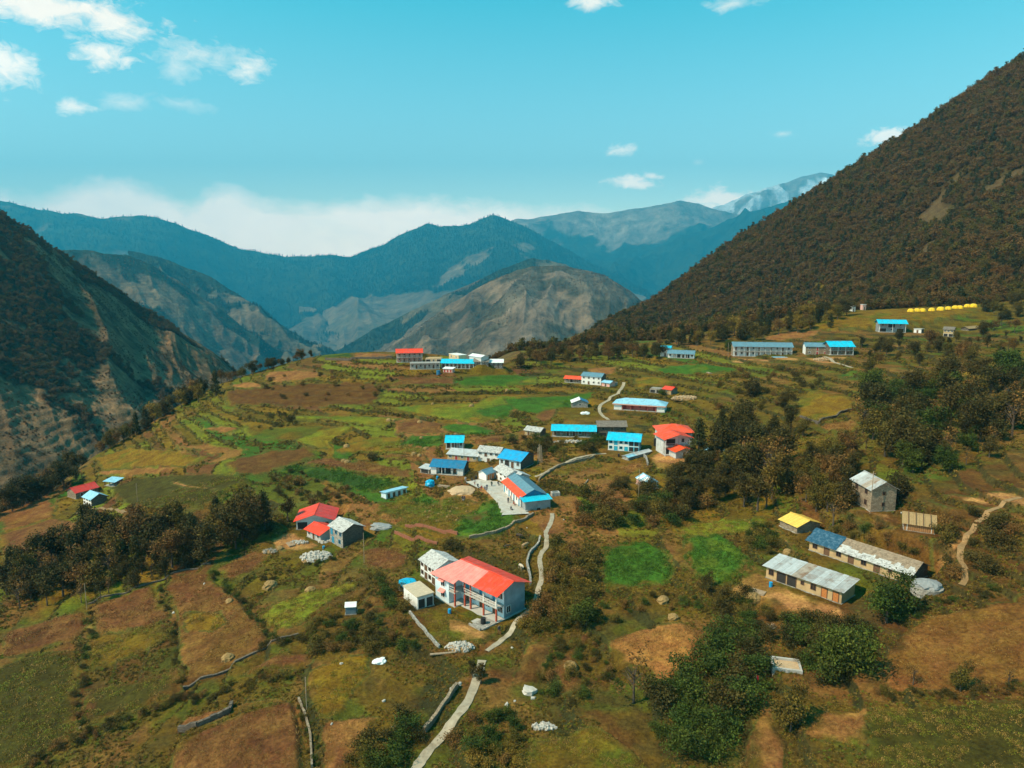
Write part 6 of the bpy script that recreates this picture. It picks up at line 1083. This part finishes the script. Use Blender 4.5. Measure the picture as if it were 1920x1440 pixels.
def ordinal(n):
    return ['leftmost', 'second', 'third', 'fourth', 'fifth', 'sixth', 'seventh', 'eighth', 'ninth', 'tenth', 'eleventh', 'twelfth', 'thirteenth', 'fourteenth', 'fifteenth', 'sixteenth', 'seventeenth', 'eighteenth', 'nineteenth', 'twentieth'][n] + (' from the left' if n else '')
HAY = [blob(k, 1.0, .85, 1.05, jit=.14).mesh('haystack', M_STRAW) for k in range(4)]
def hay(p, s, label, group=None, name='haystack', cat='haystack'): s *= .8; return tagged(name, VR.choice(HAY), cast(*p), VR.uniform(0, 6), label, cat, group, (s, s, s * VR.uniform(.7, 1.0)))
hay((582, 1108), 1.5, 'rounded haystack on the lime meadow below the stone house'); hay((1411, 1125), 1.9, 'tall haystack at the left edge of the right foreground yard'); hay((1243, 1128), 1.6, 'haystack in rough grass above the straw field'); hay((1070, 1252), 1.5, 'yellowish straw heap on the brown strip left of the straw field'); hay((104, 998), 1.7, 'haystack on the brown field at the far left'); hay((428, 1236), 1.5, 'pale straw heap on the large lower left field'); hay((430, 1128), 1.2, 'small yellow straw heap at the top of the lower left field'); hay((1262, 1160), 1.2, 'brown heap at the top right of the straw field'); hay((507, 1102), 2.2, 'wide bristly straw heap left of the rounded haystack'); hay((525, 1030), 1.3, 'yellow straw heap left of the pale stone heap'); hay((1477, 1038), 1.2, 'straw bundle beside the footpath behind the tin roofed house')
for i_, p in enumerate(sorted([(811, 758), (884, 762), (787, 792), (932, 789), (854, 815), (798, 842), (729, 789), (738, 789), (650, 838), (644, 865), (651, 867), (776, 852), (786, 855), (950, 733), (1165, 694), (790, 822)])): hay(p, VR.uniform(.9, 1.5), 'small haystack on the middle fields, ' + ordinal(i_), 'haystacks on the middle fields')
for i_, (x, y) in enumerate(sorted([(212, 1095), (220, 1160), (330, 1195), (175, 1228), (440, 1230), (290, 1262), (155, 1308), (400, 1300), (270, 1350), (520, 1340), (530, 1190), (665, 1150), (650, 1230), (760, 1262), (425, 1100), (120, 1230)])): hay((780 + x / 6.857, 780 + y / 6.857), .42, 'little straw pile on the meadow below the courtyard, ' + ordinal(i_), 'straw piles on the meadow', 'straw_pile', 'straw pile')
tagged('sand_heap', blob(31, 4.2, 3.4, 1.2, 22, 6, .1).mesh('sand_heap', M_SAND), cast(868, 921), 0, 'pale sand heap beside the courtyard', 'sand heap')
tagged('tarpaulin_heap', blob(32, 1.5, 1.4, 2.0, 16, 6, .16, .6).mesh('tarp', M_TARPB), cast(806, 912), 0, 'heap under a bright blue tarpaulin on the meadow', 'tarpaulin heap')
tk = empty('covered_tank', cast(764, 1104), 0.4, 'round stone tank under a rumpled blue tarpaulin beside the flat roofed store', 'tank')
pad_z = tk.location.z
c = MB(); c.tube([(0, 0, -1.0), (0, 0, 1.4)], 1.9, 18); c.build('tank_wall', W_STONEG, tk); b = blob(33, 2.0, 1.9, .55, 18, 6, .12); o = b.build('tarpaulin', M_TARPB, tk, smooth=True); o.location.z = 1.42
tagged('covered_stack', blob(34, 3.2, 1.6, 1.1, 18, 5, .15, .5).mesh('stack', M_TARPG), cast(716, 990), -.3, 'long stack under grey tarpaulin on the meadow edge', 'covered stack')
hb = empty('straw_store', cast(1738, 1104), 0.3, 'grey covered heap on a round stone base at the end of the slate house', 'store heap'); c = MB(); c.tube([(0, 0, -1.0), (0, 0, .6)], 2.5, 16); c.build('stone_base', W_STONEG, hb); o = blob(35, 2.3, 2.1, 1.0, 20, 6, .16, 1.3).build('cover', M_TARPG, hb); o.location.z = .6
for p, s, l in (((1097, 776), 1.6, 'white tarpaulin heap below the blue stone barn'), ((712, 1241), .9, 'white plastic sheet dumped on the rough slope'), ((1331, 845), 1.5, 'pale blue tarpaulin heap right of the conifer'), ((1352, 845), 1.2, 'blue plastic sheet right of the conifer')):
    tagged('plastic_sheet', blob(40 + int(s * 10), 1.3, 1.0, .5, 14, 5, .25, .5).mesh('sheet', M_TARPB if l.startswith('blue') else (R_LBLUE if 'pale blue' in l else M_TARPW)), cast(*p), .5, l, 'plastic sheet', None, s)
def sheets(p, w, d, ang, label, m):
    r = empty('sheet_stack', cast(*p) + Vector((0, 0, .05)), ang, label, 'sheet stack')
    for i in range(4): MB().box(0, w, i * d / 4, (i + 1) * d / 4 - .03, .1 + .03 * (i % 2), .16 + .03 * (i % 2)).build('tin_sheet', m, r)
    MB().box(.2, w - .2, .1, d - .1, -.4, .1).build('bearer', M_WOODL, r)
sheets((845, 924), 4.2, 1.6, -.55, 'pale tin sheets lying on the meadow left of the sand heap', R_TIN); sheets((1450, 671), 7, 3, 0, 'pale blue tin sheets stacked before the verandah house', R_LBLUE); sheets((1268, 721), 5, 2.5, .4, 'blue and white sheets lying behind the small red roofed hut', R_LBLUE)
def rubble(name, p, rx, ry, h, n, s, m, label):
    rg = random.Random(int(p[0])); o = cast(*p); M = MB(); core = blob(int(p[1]), rx * .95, ry * .95, h * .8, 14, 5, .1)
    M.add(core.v, core.f, 1)
    for i in range(n):
        a = rg.uniform(0, 6.28); t = math.sqrt(rg.random()); x, y = rx * t * math.cos(a), ry * t * math.sin(a); z = h * math.sqrt(max(0, 1 - t * t)) * .9; k = s * rg.uniform(.5, 1.3); R = Matrix.Rotation(rg.uniform(0, 6.28), 3, Vector((rg.uniform(-1, 1), rg.uniform(-1, 1), rg.uniform(-1, 1))).normalized())
        pts = [R @ Vector((sx * k * rg.uniform(.7, 1), sy * k * rg.uniform(.5, .9), sz * k * rg.uniform(.3, .6))) + Vector((x, y, z)) for sz in (-1, 1) for sx, sy in ((-1, -1), (1, -1), (1, 1), (-1, 1))]; M.hexa(pts)
    return tagged(name, M.mesh(name, [m, M_DIRT]), o, 0, label, 'rubble heap')
rubble('rubble_heap', (592, 1046), 3.8, 3.0, 0.9, 190, .4, M_ROCKL, 'heap of pale broken stones in front of the stone house'); rubble('rubble_heap', (862, 1216), 2.4, 1.6, .9, 110, .28, M_ROCKL, 'heap of grey stones at the lower corner of the villa yard'); rubble('rubble_heap', (1020, 1365), 1.7, .8, .5, 50, .3, M_ROCKL, 'row of pale boulders at the bottom of the rough slope'); rubble('rubble_heap', (612, 1017), 2.0, 1.2, .6, 60, .3, M_ROCKL, 'small stone heap before the red roofed annexe'); rubble('rubble_heap', (1070, 830), 6, 1.0, .8, 90, .35, M_ROCKL, 'rubble along the front of the long cyan roofed house'); rubble('rubble_heap', (1285, 748), 6, 3, 1.2, 110, .4, M_SAND, 'earthy rubble heap right of the pink long house'); rubble('rubble_heap', (505, 1035), 2, 1.3, .7, 40, .3, M_ROCK, 'dark stone heap left of the red roofs'); rubble('rubble_heap', (560, 1018), 2.6, 1.2, .5, 60, .26, M_ROCKL, 'spread of grey stones before the larger red roof'); rubble('rubble_heap', (1545, 676), 5, 2, 1.2, 70, .4, M_SAND, 'pale rubble before the beige house')
BR = []
for k in range(3):
    b = blob(60 + k, 1, .7, .8, 9, 4, .3, .5); BR.append(b.mesh('boulder', M_ROCKL))
tagged('boulder', BR[0], cast(992, 1298), .8, 'largest pale slab of rock on the rough slope below the villa', 'boulder', None, (1.0, 1.9, .9))
for i_, p in enumerate(sorted([(965, 1315), (950, 1322), (1000, 1310), (1350, 1290), (845, 1292), (862, 1283), (660, 1090), (640, 1245), (622, 1358), (738, 1365), (1057, 975), (988, 990), (960, 1215), (383, 1095), (325, 1150), (150, 1365), (720, 1315), (705, 1165), (1740, 968), (1690, 962)])): tagged('boulder', VR.choice(BR), cast(*p), VR.uniform(0, 6), 'small pale rock lying in the rough grass, ' + ordinal(i_), 'boulder', 'small rocks in the grass', VR.uniform(.2, .42))
sk = MB(); rg = random.Random(8)
for i in range(34): a = rg.uniform(.7, 1.1); x = rg.uniform(-.9, .9); z = rg.uniform(.1, .7); sk.tube([(x - 1.3 * math.cos(a), -1.3 * math.sin(a), z), (x + 1.3 * math.cos(a), 1.3 * math.sin(a), z + rg.uniform(-.2, .3))], .05, 5)
tagged('firewood_stack', sk.mesh('firewood_stack', M_WOODL), cast(1440, 1182), 0, 'pile of grey sticks on the bank below the right yard', 'firewood')
lg = MB(); lg.tube([(-2.2, 0, .2), (2.2, .2, .25)], .2, 8); tagged('log', lg.mesh('log', M_WOODL), cast(1100, 905), 1.2, 'pale log lying on the slope below the path wall', 'log'); tagged('log', lg.mesh('log', M_WOODL), cast(830, 1228), .1, 'cut log lying below the villa yard', 'log')
# concrete water tanks
def tank(A, B, D, H, label, inner):
    a, ang, l = frame(A, B); t = empty('water_tank', a, ang, label, 'water tank'); w = MB()
    for (x0, x1, y0, y1) in ((0, l, 0, .3), (0, l, D - .3, D), (0, .3, .302, D - .302), (l - .3, l, .302, D - .302)): w.box(x0, x1, y0, y1, -1.2, H)
    w.build('tank_wall', M_CONC, t); MB().box(.302, l - .302, .303, D - .303, -.8, H - .35).build('tank_top', inner, t); p = MB()
    for x in (.12, l * .5, l - .12): p.box(x - .14, x + .14, -.1, -.003, -.6, H - .003)
    p.box(0, l, -.11, -.101, -.1, .1); p.build('buttress', M_CONC, t); return t
tank((1448, 1268), (1504, 1275), 3.4, 1.45, 'square concrete water tank with brown open top in the right foreground', M_SAND); tank((1035, 931), (1050, 930), 1.6, 1.0, 'small white concrete tank right of the long hall', M_DARK)
bt = MB(); bt.tube([(0, 0, -.4), (0, 0, 2.2), (0, 0, 2.5)], 1.15, 16); tagged('black_tank', bt.mesh('black_tank', M_BLACK), cast(1232, 836), 0, 'black plastic water tank left of the orange roofed houses', 'water tank'); gt = MB(); gt.tube([(0, 0, -.4), (0, 0, 1.5), (0, 0, 1.8)], 1.0, 14); tagged('round_tank', gt.mesh('round_tank', R_DBLUE), cast(822, 701), 0, 'small teal tank left of the far pink kiosk', 'water tank')
for p, m, l in (((1598, 584), W_WHITE, 'white upright cabin among shrubs left of the tents'), ((1618, 581), W_PINK, 'pale pink upright cabin left of the tents')):
    o = empty('cabin', cast(*p), .2, l, 'cabin'); MB().box(-1.2, 1.2, -1.2, 1.2, -.5, 3.4).build('wall', m, o); MB().box(-1.4, 1.4, -1.4, 1.4, 3.402, 3.6).build('roof_slab', R_WHITE, o); door(o, 0, 0, .9, 2.0, lambda u, v, d: (u, -1.2 - d, v), M_WOOD, M_FRAMEW)
# tents
tm = MB(); n = 16
for j in range(7):
    t = j / 7; rr = 2.1 * math.cos(t * math.pi / 2) ** .8; z = 2.0 * math.sin(t * math.pi / 2)
    for i in range(n): k = 1 + .05 * math.cos(4 * 6.2832 * i / n); tm.v.append((rr * k * math.cos(6.2832 * i / n), rr * k * math.sin(6.2832 * i / n), z))
tm.v.append((0, 0, 2.02))
for j in range(6):
    for i in range(n): tm.f.append((j * n + i, j * n + (i + 1) % n, (j + 1) * n + (i + 1) % n, (j + 1) * n + i))
for i in range(n): tm.f.append((6 * n + i, 6 * n + (i + 1) % n, 7 * n))
tm.m = [0] * len(tm.f); tme = tm.mesh('canopy', M_TENT, True); pm = MB()
for q in range(2):
    a = math.pi / 4 + q * math.pi / 2; pm.tube([(2.2 * math.cos(b) * math.cos(a), 2.2 * math.cos(b) * math.sin(a), 2.06 * math.sin(b)) for b in np.linspace(0, math.pi, 11)], .05, 4)
pme = pm.mesh('tent_pole', M_TARPD); dm_ = MB(); dm_.add([(-.55, -2.13, .05), (.55, -2.13, .05), (0, -1.55, 1.3)], [(0, 1, 2)]); dme = dm_.mesh('tent_door', mat('tent_door_fabric', (0.45, 0.25, 0.03)))
ORD = ['first', 'second', 'third', 'fourth', 'fifth', 'sixth', 'seventh', 'eighth', 'ninth', 'last']
for i, (x, y) in enumerate([(1708, 584.5), (1719.5, 584), (1730, 584), (1747, 583), (1764, 582), (1778, 580.5), (1791, 578.6), (1800, 578.6), (1813.5, 576), (1825, 576)]):
    o = empty('dome_tent', cast(x, y), VR.uniform(-.4, .4), f'yellow dome tent, {ORD[i]} from the left in the row of tents', 'tent', 'yellow dome tents in a row'); link('canopy', tme, o); link('tent_pole', pme, o); link('tent_door', dme, o); s = 1.0 + .15 * (i in (4, 9)); o.scale = (s, s, s)
# poles
def pole(p, h, label, r=.07, m=None, arm=True):
    o = cast(*p); M = MB(); M.tube([(0, 0, -.5), (0.05, 0, h)], r, 6)
    if arm: M.box(-.5, .55, -.04, .04, h - .5, h - .4)
    return tagged('utility_pole', M.mesh('utility_pole', m or M_WOODL), o, VR.uniform(-.5, .5), label, 'pole')
pole((1631, 963), 9.0, 'grey utility pole in front of the tall stone house'); pole((683, 1057), 7.5, 'thin pole on the field right of the stone house', arm=False); pole((163, 1143), 6.5, 'thin dark pole at the top of the lower left fields', arm=False); pole((258, 941), 6.5, 'thin pole on the olive field right of the far left cottages', arm=False); pole((1197, 935), 8, 'pale pole left of the blue striped hut', arm=False); pole((870, 866), 7, 'thin pole in front of the long tin roofed house', arm=False); pole((575, 1330), 5.5, 'thin post at the top of the bottom left field', arm=False); pole((1247, 856), 5.0, 'pale post at the corner of the orange gable house', .1, W_WHITE, False); pole((1365, 668), 7, 'thin pole left of the long verandah house', arm=False); pole((946, 898), 5, 'white post beside the wooden hut', arm=False)
# flag
fl = empty('prayer_flag', cast(1417, 1292), 0, 'small red flag beside the green thicket left of the water tank', 'flag'); m = MB(); m.tube([(0, 0, -.3), (0, 0, 2.4)], .03, 5); m.build('pole', M_WOODL, fl); m = MB(); m.add([(0, 0, 2.35), (.35, .05, 2.1), (.32, -.05, 1.2), (.1, .05, .9), (0, 0, 1.0)], [(0, 1, 2, 3, 4), (4, 3, 2, 1, 0)]); m.build('cloth', mat('red_cloth', (0.55, 0.02, 0.03)), fl)

# ------------------------------------------------------------------ people and animals: one skinned body each
def skin(verts, edges, rad, name, sub=1):
    me = bpy.data.meshes.new(name); me.from_pydata(verts, edges, []); o = bpy.data.objects.new(name, me); COL.objects.link(o); md = o.modifiers.new('s', 'SKIN'); md.use_smooth_shade = True
    for i, r in enumerate(rad): me.skin_vertices[0].data[i].radius = (r, r) if not hasattr(r, '__len__') else r
    me.skin_vertices[0].data[0].use_root = True
    o.modifiers.new('b', 'SUBSURF').levels = sub; dg = bpy.context.evaluated_depsgraph_get(); out_ = bpy.data.meshes.new_from_object(o.evaluated_get(dg)); COL.objects.unlink(o); bpy.data.objects.remove(o); out_.name = name; return out_
def human(pose):
    if pose == 'sit':
        v = [(0, 0, .5), (0, 0, .75), (0, 0, 1.05), (0, 0, 1.18), (0, -.02, 1.32), (.1, 0, .5), (.13, -.42, .52), (.13, -.45, .1), (.13, -.58, .05), (-.1, 0, .5), (-.13, -.42, .52), (-.13, -.45, .1), (-.13, -.58, .05), (.2, 0, 1.02), (.25, -.1, .75), (.16, -.32, .6), (.14, -.4, .58), (-.2, 0, 1.02), (-.25, -.1, .75), (-.16, -.32, .6), (-.14, -.4, .58)]
    else:
        s = .16 if pose == 'walk' else .03
        v = [(0, 0, .92), (0, 0, 1.15), (0, 0, 1.42), (0, 0, 1.53), (0, -.02, 1.66), (.09, 0, .88), (.11, -s, .48), (.11, -s * .6, .08), (.11, -s * .6 - .14, .04), (-.09, 0, .88), (-.11, s * .7, .48), (-.11, s * 1.6, .1), (-.11, s * 1.6 - .14, .04), (.2, 0, 1.4), (.25, s * .5, 1.12), (.25, -.05, .87), (.24, -.08, .77), (-.2, 0, 1.4), (-.25, -s * .5, 1.12), (-.25, -.08, .87), (-.24, -.1, .77)]
    e = [(0, 1), (1, 2), (2, 3), (3, 4), (0, 5), (5, 6), (6, 7), (7, 8), (0, 9), (9, 10), (10, 11), (11, 12), (2, 13), (13, 14), (14, 15), (15, 16), (2, 17), (17, 18), (18, 19), (19, 20)]
    r = [.14, .13, .15, .06, .11, .1, .075, .05, .05, .1, .075, .05, .05, .075, .05, .04, .04, .075, .05, .04, .04]
    return skin(v, e, r, 'person', 1)
HUM = {k: human(k) for k in ('stand', 'walk', 'sit')}
def person(p, pose, top, bottom, rz, label, group=None):
    me = HUM[pose].copy(); z0 = .5 if pose == 'sit' else .9; zt = 1.08 if pose == 'sit' else 1.45; zh = 1.32 if pose == 'sit' else 1.68
    for m in (mat('cloth_%d_%d_%d' % tuple(int(c * 99) for c in top), top), mat('cloth_%d_%d_%d' % tuple(int(c * 99) for c in bottom), bottom), M_SKIN, M_HAIR): me.materials.append(m)
    mi = []
    for pl in me.polygons:
        c = pl.center
        if c.z > zh or (c.z > zt + .1 and c.y > .02): mi.append(3)
        elif c.z > zt + .04 or (abs(c.x) > .19 and c.z < (.62 if pose == 'sit' else .92) and c.z > .5): mi.append(2)
        elif c.z > z0: mi.append(0)
        else: mi.append(1)
    me.polygons.foreach_set('material_index', mi); o = p if isinstance(p, Vector) else cast(*p); return tagged('person', me, o, rz, label, 'person', group, 1.05)
DK = (.03, .035, .05); 
person((936, 1189), 'walk', (.05, .05, .06), (.35, .12, .05), .5, 'person in dark top walking beside the stone porch of the villa')
for p, po, t, b_, rz, l in [((896, 915), 'sit', DK, (.1, .1, .12), .4, 'person in dark clothes sitting at the courtyard edge'), ((903, 919), 'sit', (.3, .06, .05), DK, -.3, 'person in red top sitting at the courtyard edge'), ((909, 920), 'sit', (.06, .09, .16), DK, 1.0, 'person in blue sitting on the courtyard wall'), ((913, 919), 'stand', (.05, .08, .14), DK, .2, 'person standing beside the sitting group in the courtyard'), ((922, 913), 'stand', (.02, .05, .04), DK, -.5, 'person in dark green standing alone in the courtyard'), ((885, 906), 'stand', (.06, .06, .07), (.1, .08, .06), .8, 'person standing at the upper end of the sand heap'), ((890, 910), 'stand', (.4, .36, .33), (.3, .1, .08), .1, 'person in pale top near the sand heap'), ((873, 904), 'walk', (.5, .52, .55), (.3, .32, .36), .5, 'person in white walking below the deep blue house'), ((934, 910), 'sit', DK, DK, .5, 'person crouching by the boarded hut'), ((953, 944), 'stand', DK, DK, .3, 'person in black on the hall terrace'), ((958, 940), 'stand', (.3, .07, .05), DK, 2, 'person in red on the hall terrace'), ((963, 948), 'sit', (.35, .08, .05), (.2, .05, .05), 1, 'person in red sitting on the hall terrace'), ((958, 958), 'sit', DK, DK, 1, 'person in black sitting at the near end of the hall terrace'), ((867, 938), 'sit', (.04, .04, .05), (.4, .4, .42), .5, 'person sitting on the meadow below the tin sheets'), ((871, 938), 'sit', DK, (.3, .3, .33), -.6, 'second person sitting on the meadow below the tin sheets')]: person(p, po, t, b_, rz, l)
def cow():
    v = [(0, .55, 1.08), (0, .1, 1.0), (0, -.45, 1.08), (0, -.78, 1.2), (0, -1.05, 1.08), (0, -1.28, .92), (.2, .62, .85), (.2, .58, .62), (.2, .72, .38), (.2, .68, .04), (-.2, .62, .85), (-.2, .58, .62), (-.2, .72, .38), (-.2, .68, .04), (.19, -.5, .8), (.19, -.52, .42), (.19, -.5, .04), (-.19, -.5, .8), (-.19, -.52, .42), (-.19, -.5, .04), (0, .82, 1.05), (0, .95, .5), (.14, -1.0, 1.2), (-.14, -1.0, 1.2)]
    e = [(0, 1), (1, 2), (2, 3), (3, 4), (4, 5), (0, 6), (6, 7), (7, 8), (8, 9), (0, 10), (10, 11), (11, 12), (12, 13), (2, 14), (14, 15), (15, 16), (2, 17), (17, 18), (18, 19), (0, 20), (20, 21), (4, 22), (4, 23)]
    r = [.3, .33, .31, .19, .15, .1, .16, .12, .06, .07, .16, .12, .06, .07, .12, .07, .07, .12, .07, .07, .05, .03, .04, .04]; return skin(v, e, r, 'animal', 1)
COW = cow()
def animal(p, c, rz, label, name='cow', cat='cow', s=1.0):
    me = COW.copy(); me.materials.append(mat('hide_%d' % int(c[0] * 1000), c)); return tagged(name, me, cast(*p), rz, label, cat, None, s)
animal((973, 1010), (.05, .032, .022), .8, 'dark brown cow grazing left of the bend in the path'); animal((984, 1028), (.35, .22, .12), 2.2, 'tan cow grazing below the dark brown cow'); animal((977, 1068), (.5, .4, .3), .4, 'pale cow tethered above the red roof of the villa'); animal((950, 1028), (.06, .045, .03), 1.7, 'dark calf left of the tan cow', s=.7)
for p, rz, l in (((1695, 713), 1.4, 'dark pony grazing in the middle of the right meadow'), ((1768, 706), 3.0, 'dark pony seen end on in the right meadow'), ((1806, 699), -1.2, 'dark pony farthest right on the meadow'), ((1648, 719), .6, 'dark pony nearest the trees at the left of the meadow')): animal(p, (.03, .018, .012), rz, l, 'pony', 'pony', 1.15)

# timber and yard clutter
def timber(p, n, ln, ang, label, upright=False):
    rg = random.Random(int(p[0])); M = MB()
    for i in range(n):
        if upright: x = rg.uniform(-1, 1); M.tube([(x, 0, 0), (x * .5 + rg.uniform(-.3, .3), 1.2, ln * rg.uniform(.8, 1.1))], .07, 5)
        else: x = -.7 + 1.4 * (i % 6) / 5; z = .12 + .22 * (i // 6); M.tube([(x, -ln / 2, z), (x + rg.uniform(-.1, .1), ln / 2 * rg.uniform(.8, 1.1), z + rg.uniform(-.03, .05))], .1, 5)
    return tagged('timber_stack', M.mesh('timber_stack', M_WOODL), cast(*p), ang, label, 'timber')
timber((832, 913), 14, 3.4, 1.2, 'stack of grey timber right of the blue tarpaulin heap'); timber((1013, 869), 9, 5.5, .2, 'pale poles leaning together right of the large blue roof', True); timber((545, 1022), 12, 3.0, .6, 'timber stacked in the yard of the red roofs'); timber((1420, 1112), 12, 2.8, .9, 'timber stack in the right foreground yard'); timber((1330, 700), 10, 4, .1, 'timber lying left of the long verandah house')
dr = MB(); dr.tube([(0, 0, -.1), (0, 0, .9)], .32, 10); dre = {k: dr.mesh('drum', m) for k, m in (('blue', R_BLUE), ('black', M_BLACK))}
for p, k, l in (((843, 1150), 'blue', 'blue plastic drum at the villa porch'), ((940, 893), 'blue', 'blue drum beside the white slate cottage'), ((893, 898), 'black', 'black drum at the upper edge of the courtyard'), ((820, 898), 'blue', 'blue drum before the deep blue roofed house'), ((1445, 1100), 'blue', 'blue drum before the tin roofed house'), ((1160, 856), 'black', 'black drum before the twin cyan house'), ((607, 1030), 'blue', 'blue drum at the corner of the stone house')): tagged('water_drum', dre[k], cast(*p), 0, l, 'drum')
